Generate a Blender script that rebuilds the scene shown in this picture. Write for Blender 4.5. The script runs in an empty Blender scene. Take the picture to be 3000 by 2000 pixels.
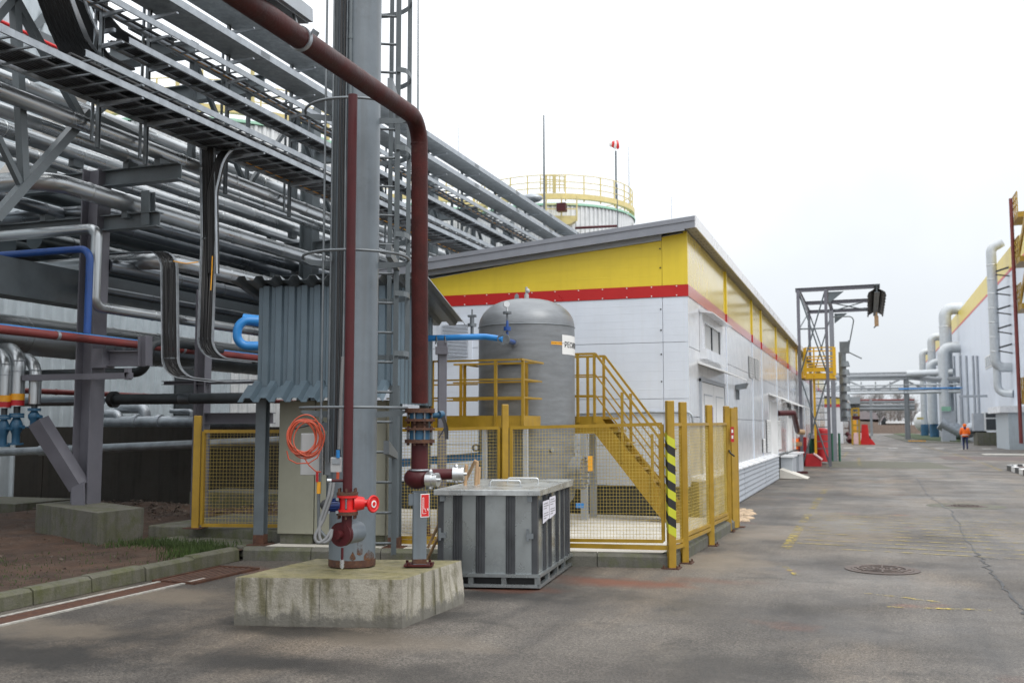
import bpy, bmesh, math, random
from mathutils import Vector as V, Matrix, noise as mnoise
random.seed(7)
R = math.radians
scene = bpy.context.scene
# ------------------------------------------------------------------ camera
CAMZ = 1.6
YAW, PITCH, FPX = R(19.56), R(4.86), 2917.0
cy, sy, cp, sp = math.cos(YAW), math.sin(YAW), math.cos(PITCH), math.sin(PITCH)
RT = V((cy, sy, 0)); FW = V((-sy*cp, cy*cp, sp)); UP = V((sy*sp, -cy*sp, cp))
CP = V((0, 0, CAMZ))
cam = bpy.data.cameras.new('camera'); cam.lens = 35.0; cam.sensor_width = 36.0
cam.clip_start = 0.1; cam.clip_end = 9000
co = bpy.data.objects.new('camera', cam); scene.collection.objects.link(co)
co.matrix_world = Matrix(((RT.x, UP.x, -FW.x, 0), (RT.y, UP.y, -FW.y, 0), (RT.z, UP.z, -FW.z, CAMZ), (0, 0, 0, 1)))
cam.dof.use_dof = True; cam.dof.focus_distance = 9.6; cam.dof.aperture_fstop = 2.5
scene.camera = co
# ------------------------------------------------------------------ sky, sun, exposure
w = bpy.data.worlds.new('World'); scene.world = w; w.use_nodes = True
nt = w.node_tree; nt.nodes.clear()
wo = nt.nodes.new('ShaderNodeOutputWorld'); bg = nt.nodes.new('ShaderNodeBackground')
sk = nt.nodes.new('ShaderNodeTexSky'); sk.sky_type = 'NISHITA'; sk.sun_disc = False
SUN_EL, SUN_AZ = R(52), R(120)
sk.sun_elevation = SUN_EL; sk.sun_rotation = SUN_AZ; sk.dust_density = 4.0; sk.air_density = 1.0
mx = nt.nodes.new('ShaderNodeMix'); mx.data_type = 'RGBA'; mx.inputs[0].default_value = 0.9
# overcast cloud deck: brighter overhead than at the horizon
wtc = nt.nodes.new('ShaderNodeTexCoord'); wsx = nt.nodes.new('ShaderNodeSeparateXYZ'); nt.links.new(wtc.outputs['Generated'], wsx.inputs[0])
wmr = nt.nodes.new('ShaderNodeMapRange'); wmr.inputs[1].default_value = 0.0; wmr.inputs[2].default_value = 1.0; nt.links.new(wsx.outputs[2], wmr.inputs[0])
wmx = nt.nodes.new('ShaderNodeMix'); wmx.data_type = 'RGBA'; nt.links.new(wmr.outputs[0], wmx.inputs[0])
wmx.inputs[6].default_value = (7.0, 7.45, 7.95, 1); wmx.inputs[7].default_value = (20.0, 20.2, 20.4, 1)
wnz = nt.nodes.new('ShaderNodeTexNoise'); wnz.inputs['Scale'].default_value = 2.2; wnz.inputs['Detail'].default_value = 5; nt.links.new(wtc.outputs['Generated'], wnz.inputs['Vector'])
wnr = nt.nodes.new('ShaderNodeMapRange'); wnr.inputs[1].default_value = .3; wnr.inputs[2].default_value = .7; wnr.inputs[3].default_value = .86; wnr.inputs[4].default_value = 1.12; nt.links.new(wnz.outputs[0], wnr.inputs[0])
wm2 = nt.nodes.new('ShaderNodeMix'); wm2.data_type = 'RGBA'; wm2.blend_type = 'MULTIPLY'; wm2.inputs[0].default_value = 1; nt.links.new(wmx.outputs[2], wm2.inputs[6]); nt.links.new(wnr.outputs[0], wm2.inputs[7])
nt.links.new(wm2.outputs[2], mx.inputs[7])
nt.links.new(sk.outputs[0], mx.inputs[6]); nt.links.new(mx.outputs[2], bg.inputs[0])
bg.inputs[1].default_value = 0.12
nt.links.new(bg.outputs[0], wo.inputs[0])
sun = bpy.data.lights.new('sun', 'SUN'); sun.energy = 1.3; sun.angle = R(24); sun.color = (1.0, 0.96, 0.9)
so = bpy.data.objects.new('sun', sun); scene.collection.objects.link(so)
sd = V((math.sin(SUN_AZ)*math.cos(SUN_EL), math.cos(SUN_AZ)*math.cos(SUN_EL), math.sin(SUN_EL)))
so.rotation_euler = sd.to_track_quat('Z', 'Y').to_euler(); so.location = sd*60
scene.view_settings.view_transform = 'Standard'; scene.view_settings.look = 'None'
scene.view_settings.exposure = 0.0; scene.view_settings.gamma = 1.0; scene.view_settings.use_curve_mapping = False

# ------------------------------------------------------------------ photo pixel (3000 x 2000) -> point in the place
def ray(px, py): return FW + RT*((px-1500)/FPX) - UP*((py-1000)/FPX)
def G(px, py, z=0.0):
    r = ray(px, py); return CP + r*((z-CAMZ)/r.z)
def AX(px, py, x):
    r = ray(px, py); return CP + r*(x/r.x)
def AY(px, py, y):
    r = ray(px, py); return CP + r*(y/r.y)
def AD(px, py, d): return CP + ray(px, py)*d
def ratio(px):
    t = (px-1500)/FPX; return (cy*t-sy)/(cy+sy*t)      # X / Y on the ground for a picture column

# ------------------------------------------------------------------ materials
MATS = {}
def mat(name, col, rough=0.5, metal=0.0, var=0.12, scale=3.0, bump=0.0, bscale=60.0, col2=None, thr=(0.45, 0.7), streak=0.0,
        scol=None, spec=0.5, coat=0.0, emit=0.0, stretch=None, grain=0.0, det=6):
    m = bpy.data.materials.new(name); m.use_nodes = True; t = m.node_tree; n = t.nodes; L = t.links
    b = n['Principled BSDF']; b.inputs['Roughness'].default_value = rough; b.inputs['Metallic'].default_value = metal
    b.inputs['Specular IOR Level'].default_value = spec; b.inputs['Coat Weight'].default_value = coat
    b.inputs['Coat Roughness'].default_value = 0.12
    tc = n.new('ShaderNodeTexCoord'); src = tc.outputs['Object']
    if stretch:
        mp = n.new('ShaderNodeMapping'); mp.inputs['Scale'].default_value = stretch; L.new(src, mp.inputs[0]); src = mp.outputs[0]
    nz = n.new('ShaderNodeTexNoise'); nz.inputs['Scale'].default_value = scale; nz.inputs['Detail'].default_value = det; nz.inputs['Roughness'].default_value = .65
    L.new(src, nz.inputs['Vector'])
    mr = n.new('ShaderNodeMapRange'); mr.inputs[1].default_value = .34; mr.inputs[2].default_value = .66
    mr.inputs[3].default_value = 1-var; mr.inputs[4].default_value = 1+var; L.new(nz.outputs[0], mr.inputs[0])
    cur = n.new('ShaderNodeMix'); cur.data_type = 'RGBA'; cur.blend_type = 'MULTIPLY'; cur.inputs[0].default_value = 1
    cur.inputs[6].default_value = (*col, 1); L.new(mr.outputs[0], cur.inputs[7]); out = cur.outputs[2]
    if col2:
        n2 = n.new('ShaderNodeTexNoise'); n2.inputs['Scale'].default_value = scale*1.7; n2.inputs['Detail'].default_value = 9; n2.inputs['Roughness'].default_value = .7
        L.new(src, n2.inputs['Vector'])
        r2 = n.new('ShaderNodeMapRange'); r2.inputs[1].default_value = thr[0]; r2.inputs[2].default_value = thr[1]; r2.clamp = True
        L.new(n2.outputs[0], r2.inputs[0])
        c2 = n.new('ShaderNodeMix'); c2.data_type = 'RGBA'; L.new(r2.outputs[0], c2.inputs[0]); L.new(out, c2.inputs[6]); c2.inputs[7].default_value = (*col2, 1); out = c2.outputs[2]
    if streak:
        mp = n.new('ShaderNodeMapping'); mp.inputs['Scale'].default_value = (7, 7, .35); L.new(tc.outputs['Object'], mp.inputs[0])
        n3 = n.new('ShaderNodeTexNoise'); n3.inputs['Scale'].default_value = 1.6; n3.inputs['Detail'].default_value = 5; L.new(mp.outputs[0], n3.inputs['Vector'])
        r3 = n.new('ShaderNodeMapRange'); r3.inputs[1].default_value = .50; r3.inputs[2].default_value = .66; r3.inputs[4].default_value = streak; r3.clamp = True
        L.new(n3.outputs[0], r3.inputs[0])
        c3 = n.new('ShaderNodeMix'); c3.data_type = 'RGBA'; L.new(r3.outputs[0], c3.inputs[0]); L.new(out, c3.inputs[6]); c3.inputs[7].default_value = (*(scol or (.1, .09, .07)), 1); out = c3.outputs[2]
    if grain:
        n4 = n.new('ShaderNodeTexNoise'); n4.inputs['Scale'].default_value = 130; n4.inputs['Detail'].default_value = 2; L.new(tc.outputs['Object'], n4.inputs['Vector'])
        r4 = n.new('ShaderNodeMapRange'); r4.inputs[1].default_value = .38; r4.inputs[2].default_value = .62; r4.inputs[3].default_value = 1-grain; r4.inputs[4].default_value = 1+grain
        L.new(n4.outputs[0], r4.inputs[0])
        c4 = n.new('ShaderNodeMix'); c4.data_type = 'RGBA'; c4.blend_type = 'MULTIPLY'; c4.inputs[0].default_value = 1; L.new(out, c4.inputs[6]); L.new(r4.outputs[0], c4.inputs[7]); out = c4.outputs[2]
    L.new(out, b.inputs['Base Color'])
    r5 = n.new('ShaderNodeMapRange'); r5.inputs[1].default_value = .3; r5.inputs[2].default_value = .7
    r5.inputs[3].default_value = max(.03, rough*.75); r5.inputs[4].default_value = min(1, rough*1.25); L.new(nz.outputs[0], r5.inputs[0]); L.new(r5.outputs[0], b.inputs['Roughness'])
    if bump:
        nb = n.new('ShaderNodeTexNoise'); nb.inputs['Scale'].default_value = bscale; nb.inputs['Detail'].default_value = 5; L.new(tc.outputs['Object'], nb.inputs['Vector'])
        bp = n.new('ShaderNodeBump'); bp.inputs['Strength'].default_value = bump; bp.inputs['Distance'].default_value = .02; L.new(nb.outputs[0], bp.inputs['Height']); L.new(bp.outputs[0], b.inputs['Normal'])
    if emit:
        b.inputs['Emission Color'].default_value = (*col, 1); b.inputs['Emission Strength'].default_value = emit
    MATS[name] = m; return m
RUST = (.16, .06, .025)
mat('steel', (.105, .127, .14), .42, var=.12, col2=(.085, .10, .112), thr=(.5, .8))
mat('steel_warm', (.125, .125, .148), .45, var=.1)
mat('brace_paint', (.30, .29, .27), .5, var=.1)
mat('pole_paint', (.148, .178, .205), .4, var=.1, col2=(.11, .13, .145), thr=(.55, .8), streak=.35, scol=(.105, .115, .12), bump=.05, bscale=15)
mat('galv', (.34, .37, .40), .42, metal=.65, var=.22, scale=5)
mat('galv_dark', (.17, .19, .205), .45, metal=.5, var=.2, scale=5)
mat('galv_plate', (.26, .285, .30), .5, metal=.35, var=.25, scale=7, col2=(.17, .185, .195), thr=(.48, .75))
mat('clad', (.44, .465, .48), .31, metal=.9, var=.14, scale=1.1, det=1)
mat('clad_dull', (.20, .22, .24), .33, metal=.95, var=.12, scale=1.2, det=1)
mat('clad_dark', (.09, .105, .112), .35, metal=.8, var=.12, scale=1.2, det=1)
mat('dark_pipe', (.03, .036, .04), .4, var=.2)
mat('corr', (.12, .165, .20), .36, metal=.4, var=.1, scale=2, streak=.25, scol=(.10, .13, .15))
mat('corr_white', (.44, .50, .54), .45, metal=.15, var=.08, streak=.2, scol=(.32, .36, .38))
mat('tank_clad', (.66, .68, .69), .4, metal=.35, var=.1, streak=.35, scol=(.45, .46, .46))
mat('black_cable', (.012, .012, .013), .45, var=.3)
mat('oxide', (.052, .0085, .0075), .55, spec=.28, var=.35, scale=4, col2=(.085, .035, .025), thr=(.6, .78), bump=.15, bscale=50, grain=.15)
mat('oxide2', (.062, .009, .012), .45, spec=.3, var=.2, col2=(.06, .014, .014), thr=(.5, .8), bump=.05)
mat('redpipe', (.175, .034, .032), .5, var=.2, col2=(.35, .2, .18), thr=(.62, .8))
mat('duct_galv', (.50, .53, .55), .38, metal=.35, var=.08)
mat('bridge_grey', (.26, .28, .30), .5, var=.1)
mat('grate_iron', (.15, .085, .062), .6, var=.3, scale=10)
mat('cast_iron', (.085, .064, .055), .65, var=.3, scale=10)
mat('rust', (.068, .028, .018), .75, var=.35, scale=12, col2=(.12, .055, .026), bump=.3)
mat('red', (.60, .012, .012), .35, var=.1)
mat('red_matte', (.42, .015, .02), .5, var=.15)
mat('signred', (.55, .015, .015), .4, var=.05)
mat('yellow', (.335, .205, .014), .45, var=.14, scale=6, col2=(.36, .2, .02), thr=(.6, .85), streak=.2, scol=(.3, .15, .02))
mat('yellow_hazed', (.62, .53, .24), .5, var=.1)  # yellow of distant steel, whitened in the colour to stand for haze
mat('yellow_bright', (.72, .42, .012), .4, var=.08)
mat('hose_grey', (.17, .175, .18), .5, var=.1)
mat('hall_yellow', (.74, .58, .09), .35, var=.06)
mat('wall_yellow', (.74, .56, .035), .38, var=.05, scale=1.2, spec=.5, streak=.12, scol=(.55, .40, .03))
mat('wall_red', (.46, .008, .008), .35, var=.04, spec=.5)
mat('wall_white', (.66, .715, .80), .36, var=.05, scale=1.0, spec=.5, streak=.12, scol=(.55, .57, .6))
mat('gloss_yellow', (.72, .54, .05), .16, var=.06, spec=.7, coat=.6)
mat('gloss_red', (.46, .015, .015), .18, var=.06, spec=.7, coat=.6)
mat('gloss_white', (.64, .66, .69), .17, var=.05, spec=.6, coat=.4)
mat('white', (.74, .75, .75), .45, var=.05)
mat('trim', (.235, .25, .285), .4, var=.07, spec=.5)
mat('roof_white', (.74, .76, .79), .3, var=.06)
mat('soffit_bounce', (.24, .225, .17), .45, var=.08)  # brown tint carries the yellow reflected in the soffit
mat('siding', (.36, .39, .43), .4, var=.07)
mat('beige', (.25, .25, .195), .42, var=.05, col2=(.22, .215, .17), thr=(.55, .8), streak=.12, scol=(.19, .18, .14))
mat('boxgrey', (.40, .41, .415), .4, var=.07)
mat('tank_grey', (.20, .215, .23), .42, metal=.35, var=.18, scale=2, col2=(.18, .19, .2), thr=(.5, .75), bump=.1, bscale=40, stretch=(1, 1, 5))
mat('box_galv', (.33, .36, .37), .28, metal=.7, var=.12, scale=2.0, col2=(.21, .23, .24), thr=(.55, .85), bump=.06, bscale=2.5)
mat('lid_galv', (.50, .53, .54), .3, metal=.6, var=.25, scale=3, col2=(.3, .32, .33), thr=(.48, .7))
mat('box_rib', (.085, .09, .098), .45, metal=.5, var=.2)
mat('blue', (.03, .22, .56), .35, var=.1)
mat('blue_deep', (.012, .06, .24), .4, var=.15)
mat('blue_valve', (.025, .10, .185), .45, var=.25, col2=(.08, .09, .1), thr=(.6, .8))
mat('motor_blue', (.012, .03, .13), .4, var=.1)
mat('black', (.015, .015, .016), .5, var=.2)
mat('rubber', (.03, .03, .033), .7, var=.2)
mat('orange_cable', (.50, .085, .04), .4, var=.08)
mat('orange', (.78, .36, .02), .45, var=.08)
mat('hivis', (.95, .17, .01), .6, var=.1)
mat('navy', (.02, .03, .09), .8, var=.1)
mat('skin', (.45, .28, .2), .6, var=.05)
mat('wood', (.34, .22, .12), .6, var=.2, scale=12)
mat('paper', (.66, .66, .74), .6, var=.04)
mat('stripe_yellow', (.50, .52, .03), .4, var=.08)
mat('green_rim', (.22, .42, .31), .5, var=.1)
mat('green', (.02, .12, .07), .5, var=.15)
mat('glass', (.10, .12, .13), .06, var=.1, spec=.9)
mat('blind', (.42, .43, .43), .5, var=.05)
mat('alu', (.6, .62, .63), .3, metal=.9, var=.1)
mat('mesh_wire', (.46, .34, .07), .5, var=.2)
mat('pinkwhite', (.72, .5, .5), .5, var=.1)
mat('purple', (.24, .20, .40), .5, var=.1)
mat('grey_roof', (.26, .23, .24), .7, var=.2)
mat('brown_fence', (.22, .17, .14), .8, var=.25)
mat('bark', (.10, .085, .075), .9, var=.2)
mat('twig', (.27, .26, .26), .9, var=.2)
mat('grass', (.036, .062, .012), .8, var=.35, scale=2)
mat('drygrass', (.26, .17, .09), .9, var=.25)
mat('gravel', (.085, .065, .052), .9, var=.4, scale=20)
mat('sand', (.50, .38, .26), .9, var=.2, scale=10, bump=.4)
mat('wornwhite', (.36, .35, .32), .8, var=.3, scale=14)

def concrete_mat(name, base, moss, mossthr, dark):
    m = mat(name, base, .85, var=.18, scale=2.5, bump=.28, bscale=45, col2=moss, thr=mossthr, streak=.45, scol=dark, grain=.15); return m
concrete_mat('conc_block', (.34, .32, .27), (.20, .185, .14), (.5, .64), (.085, .078, .026))
for n_ in MATS['conc_block'].node_tree.nodes:
    if n_.type == 'MAP_RANGE' and abs(n_.inputs[4].default_value-.45) < 1e-4: n_.inputs[4].default_value = .75
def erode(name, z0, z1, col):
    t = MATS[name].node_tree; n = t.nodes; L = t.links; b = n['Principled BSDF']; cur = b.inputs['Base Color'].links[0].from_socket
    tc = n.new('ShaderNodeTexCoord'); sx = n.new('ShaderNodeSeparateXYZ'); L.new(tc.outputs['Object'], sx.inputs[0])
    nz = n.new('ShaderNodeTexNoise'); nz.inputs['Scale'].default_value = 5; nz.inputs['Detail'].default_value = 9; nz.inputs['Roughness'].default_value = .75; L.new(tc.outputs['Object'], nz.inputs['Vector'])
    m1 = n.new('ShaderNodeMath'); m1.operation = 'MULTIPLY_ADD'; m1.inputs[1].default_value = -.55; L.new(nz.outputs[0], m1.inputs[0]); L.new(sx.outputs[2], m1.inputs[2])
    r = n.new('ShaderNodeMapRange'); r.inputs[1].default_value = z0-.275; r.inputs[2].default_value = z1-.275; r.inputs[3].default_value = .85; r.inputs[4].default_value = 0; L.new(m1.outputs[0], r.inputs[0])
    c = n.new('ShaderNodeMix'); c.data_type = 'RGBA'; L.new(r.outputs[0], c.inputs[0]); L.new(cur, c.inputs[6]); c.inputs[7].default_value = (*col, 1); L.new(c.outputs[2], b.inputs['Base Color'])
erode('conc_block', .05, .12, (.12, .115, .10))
concrete_mat('conc_top', (.235, .212, .13), (.18, .16, .07), (.4, .62), (.06, .06, .03))
concrete_mat('conc', (.115, .112, .095), (.085, .092, .045), (.45, .65), (.05, .052, .035))
concrete_mat('conc_dark', (.030, .026, .021), (.022, .021, .014), (.5, .7), (.012, .011, .009))
concrete_mat('kerb', (.115, .112, .085), (.085, .09, .038), (.45, .66), (.05, .055, .025))
mat('pad', (.56, .54, .49), .85, var=.12, scale=1.2, bump=.3, bscale=50, col2=(.46, .44, .39), thr=(.5, .75), grain=.1)
mat('soil', (.052, .028, .017), .95, var=.45, scale=1.6, bump=.9, bscale=14, col2=(.08, .052, .035), thr=(.5, .7), grain=.35)

def asphalt():
    m = bpy.data.materials.new('asphalt'); m.use_nodes = True; t = m.node_tree; n = t.nodes; L = t.links; b = n['Principled BSDF']
    tc = n.new('ShaderNodeTexCoord')
    def noi(sc, det=6, ro=.6, stretch=None):
        x = n.new('ShaderNodeTexNoise'); x.inputs['Scale'].default_value = sc; x.inputs['Detail'].default_value = det; x.inputs['Roughness'].default_value = ro
        if stretch:
            mp = n.new('ShaderNodeMapping'); mp.inputs['Scale'].default_value = stretch; L.new(tc.outputs['Object'], mp.inputs[0]); L.new(mp.outputs[0], x.inputs['Vector'])
        else: L.new(tc.outputs['Object'], x.inputs['Vector'])
        return x.outputs[0]
    def rng(s, a, c, lo=0, hi=1):
        r = n.new('ShaderNodeMapRange'); r.inputs[1].default_value = a; r.inputs[2].default_value = c; r.inputs[3].default_value = lo; r.inputs[4].default_value = hi; L.new(s, r.inputs[0]); return r.outputs[0]
    def mix(f, a, c, mode='MIX'):
        x = n.new('ShaderNodeMix'); x.data_type = 'RGBA'; x.blend_type = mode
        for s, k in ((f, 0), (a, 6), (c, 7)):
            if isinstance(s, (tuple, float, int)): x.inputs[k].default_value = s if k == 0 else (*s, 1)
            else: L.new(s, x.inputs[k])
        return x.outputs[2]
    base = mix(rng(noi(.35, 7, .62), .38, .60), (.052, .046, .041), (.136, .121, .104))
    base = mix(rng(noi(.55, 5, .6, (1, .45, 1)), .5, .68, 0, .8), base, (.165, .132, .098))          # sandy dust
    base = mix(rng(noi(1.1, 6, .7), .56, .70, 0, .75), base, (.022, .021, .020))                    # oily dark patches
    base = mix(rng(noi(2.3, 6, .7, (1, .35, 1)), .60, .72, 0, .5), base, (.03, .029, .028))
    base = mix(rng(noi(.9, 6, .65, (1.6, .10, 1)), .48, .66, 0, .55), base, (.036, .033, .031))   # tyre tracks
    base = mix(rng(noi(.8, 4, .5), .64, .72, 0, .5), base, (.165, .065, .038))                       # reddish soil stains
    g0 = rng(noi(26, 5, .8), .40, .60, .72, 1.32); base = mix(1.0, base, g0, 'MULTIPLY'); g = rng(noi(55, 3, .9), .41, .59, .45, 1.65); base = mix(1.0, base, g, 'MULTIPLY')
    sp_ = rng(noi(90, 1, .5), .66, .74, 0, .55); base = mix(sp_, base, (.38, .36, .33))
    # damp, dusty and reddish stains on the yard; darker ground round block and container
    wob = noi(1.7, 7, .7)
    def blotch(prev, p, rx, ry, col, k):
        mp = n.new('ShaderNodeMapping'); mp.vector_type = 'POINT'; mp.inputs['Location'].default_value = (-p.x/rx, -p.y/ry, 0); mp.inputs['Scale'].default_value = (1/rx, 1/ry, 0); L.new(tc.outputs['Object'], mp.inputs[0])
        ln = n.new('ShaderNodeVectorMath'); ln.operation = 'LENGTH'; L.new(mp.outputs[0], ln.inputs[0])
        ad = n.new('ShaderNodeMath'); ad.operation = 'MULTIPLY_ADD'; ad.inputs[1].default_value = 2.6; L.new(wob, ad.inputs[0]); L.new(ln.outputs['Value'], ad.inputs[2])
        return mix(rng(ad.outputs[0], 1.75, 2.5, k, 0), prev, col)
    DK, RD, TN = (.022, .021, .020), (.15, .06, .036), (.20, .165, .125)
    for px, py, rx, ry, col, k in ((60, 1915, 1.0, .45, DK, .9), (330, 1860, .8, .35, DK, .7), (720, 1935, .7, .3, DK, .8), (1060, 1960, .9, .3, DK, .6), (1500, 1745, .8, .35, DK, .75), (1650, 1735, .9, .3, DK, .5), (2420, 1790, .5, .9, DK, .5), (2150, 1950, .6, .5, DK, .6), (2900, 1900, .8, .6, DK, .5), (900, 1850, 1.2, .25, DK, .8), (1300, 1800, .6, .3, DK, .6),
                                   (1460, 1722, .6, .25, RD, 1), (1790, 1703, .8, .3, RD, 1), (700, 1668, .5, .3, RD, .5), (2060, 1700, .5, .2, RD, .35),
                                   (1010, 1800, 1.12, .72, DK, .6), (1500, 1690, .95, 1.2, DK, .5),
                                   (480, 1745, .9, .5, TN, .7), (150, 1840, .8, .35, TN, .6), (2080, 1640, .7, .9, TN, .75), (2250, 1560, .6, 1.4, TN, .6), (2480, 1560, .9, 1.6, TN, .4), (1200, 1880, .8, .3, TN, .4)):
        base = blotch(base, G(px, py), rx, ry, col, k)
    L.new(base, b.inputs['Base Color'])
    L.new(rng(noi(.5, 5), .35, .65, .38, .72), b.inputs['Roughness']); b.inputs['Specular IOR Level'].default_value = .4
    bp = n.new('ShaderNodeBump'); bp.inputs['Strength'].default_value = .8; bp.inputs['Distance'].default_value = .008; L.new(noi(120, 3, .7), bp.inputs['Height']); L.new(bp.outputs[0], b.inputs['Normal'])
    MATS['asphalt'] = m
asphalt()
def worn(name, col, lo, hi, sc=9):
    m = mat(name, col, .8, var=.2, scale=10); t = m.node_tree; n = t.nodes; L = t.links
    tr = n.new('ShaderNodeBsdfTransparent'); ms = n.new('ShaderNodeMixShader'); tc = n.new('ShaderNodeTexCoord')
    x = n.new('ShaderNodeTexNoise'); x.inputs['Scale'].default_value = sc; x.inputs['Detail'].default_value = 8; x.inputs['Roughness'].default_value = .75; L.new(tc.outputs['Object'], x.inputs['Vector'])
    r = n.new('ShaderNodeMapRange'); r.inputs[1].default_value = lo; r.inputs[2].default_value = hi; L.new(x.outputs[0], r.inputs[0])
    L.new(r.outputs[0], ms.inputs[0]); L.new(tr.outputs[0], ms.inputs[1]); L.new(n['Principled BSDF'].outputs[0], ms.inputs[2]); L.new(ms.outputs[0], n['Material Output'].inputs[0])
worn('mark_yellow', (.46, .36, .08), .49, .62, 7)
worn('rust_run', (.13, .055, .022), .42, .60, 7)
worn('mark_yellow_faint', (.42, .34, .09), .45, .60, 4)
worn('mark_white', (.62, .61, .58), .38, .55)

# ------------------------------------------------------------------ geometry helpers
ORG = {}
def ring_pts(c, ax, r, n, ref=None):
    ax = ax.normalized(); ref = ref or (V((0, 0, 1)) if abs(ax.z) < .9 else V((1, 0, 0)))
    u = ax.cross(ref).normalized(); v_ = ax.cross(u)
    return [c + (u*math.cos(2*math.pi*i/n) + v_*math.sin(2*math.pi*i/n))*r for i in range(n)]
def fillet(pts, rad, n=6):
    pts = [V(p) for p in pts]; out = [pts[0]]
    for i in range(1, len(pts)-1):
        a, b, c = pts[i-1], pts[i], pts[i+1]; u = (a-b); w_ = (c-b); lu, lw = u.length, w_.length; u.normalize(); w_.normalize()
        ang = u.angle(w_); 
        if ang > 3.1: out.append(b); continue
        d = min(rad/math.tan(ang/2), lu*.49, lw*.49); r = d*math.tan(ang/2)
        bis = (u+w_).normalized(); ctr = b + bis*(r/math.sin(ang/2)); s = b+u*d - ctr; e = b+w_*d - ctr
        q = s.rotation_difference(e)
        for k in range(n+1):
            out.append(ctr + Matrix.Rotation(q.angle*k/n, 3, q.axis) @ s)
    out.append(pts[-1]); return out
class MB:
    def __init__(s): s.v = []; s.f = []; s.sm = []
    def add(s, vs, fs, smooth=False):
        o = len(s.v); s.v += [tuple(p) for p in vs]; s.f += [tuple(i+o for i in f) for f in fs]; s.sm += [smooth]*len(fs); return s
    def hexa(s, p): return s.add(p, [(0, 3, 2, 1), (4, 5, 6, 7), (0, 1, 5, 4), (1, 2, 6, 5), (2, 3, 7, 6), (3, 0, 4, 7)])
    def box(s, c, d, rz=0.0):
        c = V(c); x, y, z = d[0]/2, d[1]/2, d[2]/2; m = Matrix.Rotation(rz, 3, 'Z')
        return s.hexa([c + m @ V(q) for q in ((-x, -y, -z), (x, -y, -z), (x, y, -z), (-x, y, -z), (-x, -y, z), (x, -y, z), (x, y, z), (-x, y, z))])
    def bx(s, x0, x1, y0, y1, z0, z1): return s.box(((x0+x1)/2, (y0+y1)/2, (z0+z1)/2), (abs(x1-x0), abs(y1-y0), abs(z1-z0)))
    def beam(s, a, b, w_, h, up=(0, 0, 1), off=(0, 0)):
        a, b = V(a), V(b); ax = (b-a).normalized(); up = V(up)
        if abs(ax.dot(up)) > .98: up = V((0, 1, 0)) if abs(ax.y) < .9 else V((1, 0, 0))
        u = ax.cross(up).normalized(); v_ = u.cross(ax); a = a+u*off[0]+v_*off[1]; b = b+u*off[0]+v_*off[1]; u = u*(w_/2); v_ = v_*(h/2)
        return s.hexa([a-u-v_, a+u-v_, b+u-v_, b-u-v_, a-u+v_, a+u+v_, b+u+v_, b-u+v_])
    def ibeam(s, a, b, w_, h, t=.012, up=(0, 0, 1)):
        s.beam(a, b, w_, t, up, (0, h/2-t/2)); s.beam(a, b, w_, t, up, (0, -h/2+t/2)); return s.beam(a, b, t, h-2*t-.002, up)
    def chan(s, a, b, w_, h, t=.006, up=(0, 0, 1)):
        s.beam(a, b, w_, t, up, (0, h/2-t/2)); s.beam(a, b, w_, t, up, (0, -h/2+t/2)); return s.beam(a, b, t, h-2*t-.002, up, (w_/2-t/2, 0))
    def cyl(s, a, b, r, r2=None, n=16, cap=True):
        a, b = V(a), V(b); r2 = r if r2 is None else r2; A = ring_pts(a, b-a, r, n); B = ring_pts(b, b-a, r2, n); o = A+B
        s.add(o, [(i, (i+1) % n, n+(i+1) % n, n+i) for i in range(n)], True)
        if cap: s.add(o, [tuple(range(n))[::-1], tuple(range(n, 2*n))])
        return s
    def tube(s, pts, r, n=10, closed=False, cap=True, rs=None):
        pts = [V(p) for p in pts]; P = [pts[0]]
        for q in pts[1:]:
            if (q-P[-1]).length > 1e-5: P.append(q)
        pts = P; N = len(pts); T = []
        for i in range(N):
            if closed: T.append((pts[(i+1) % N]-pts[i-1]).normalized())
            else: T.append((pts[min(i+1, N-1)]-pts[max(i-1, 0)]).normalized())
        ref = V((0, 0, 1)) if abs(T[0].z) < .9 else V((1, 0, 0)); u = T[0].cross(ref).normalized(); vs = []
        for i in range(N):
            if i: u = (u - T[i]*u.dot(T[i])).normalized()
            v_ = T[i].cross(u); rr = rs[i] if rs else r
            for k in range(n):
                a = 2*math.pi*k/n; vs.append(pts[i] + (u*math.cos(a)+v_*math.sin(a))*rr)
        fs = []
        for i in range(N if closed else N-1):
            j = (i+1) % N
            for k in range(n): fs.append((i*n+k, i*n+(k+1) % n, j*n+(k+1) % n, j*n+k))
        s.add(vs, fs, True)
        if cap and not closed: s.add(vs[:n], [tuple(range(n))[::-1]]); s.add(vs[-n:], [tuple(range(n))])
        return s
    def strip(s, pts, w_, t, up=(0, 0, 1)):      # flat bar along a path
        pts = [V(p) for p in pts]; up = V(up)
        vs = []; N = len(pts)
        for i, p in enumerate(pts):
            T = (pts[min(i+1, N-1)]-pts[max(i-1, 0)]).normalized(); u = T.cross(up).normalized(); v_ = u.cross(T)
            vs += [p-u*t/2-v_*w_/2, p+u*t/2-v_*w_/2, p+u*t/2+v_*w_/2, p-u*t/2+v_*w_/2]
        fs = [(i*4+k, i*4+(k+1) % 4, i*4+4+(k+1) % 4, i*4+4+k) for i in range(N-1) for k in range(4)]
        fs += [(3, 2, 1, 0), (N*4-4, N*4-3, N*4-2, N*4-1)]
        return s.add(vs, fs)
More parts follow.
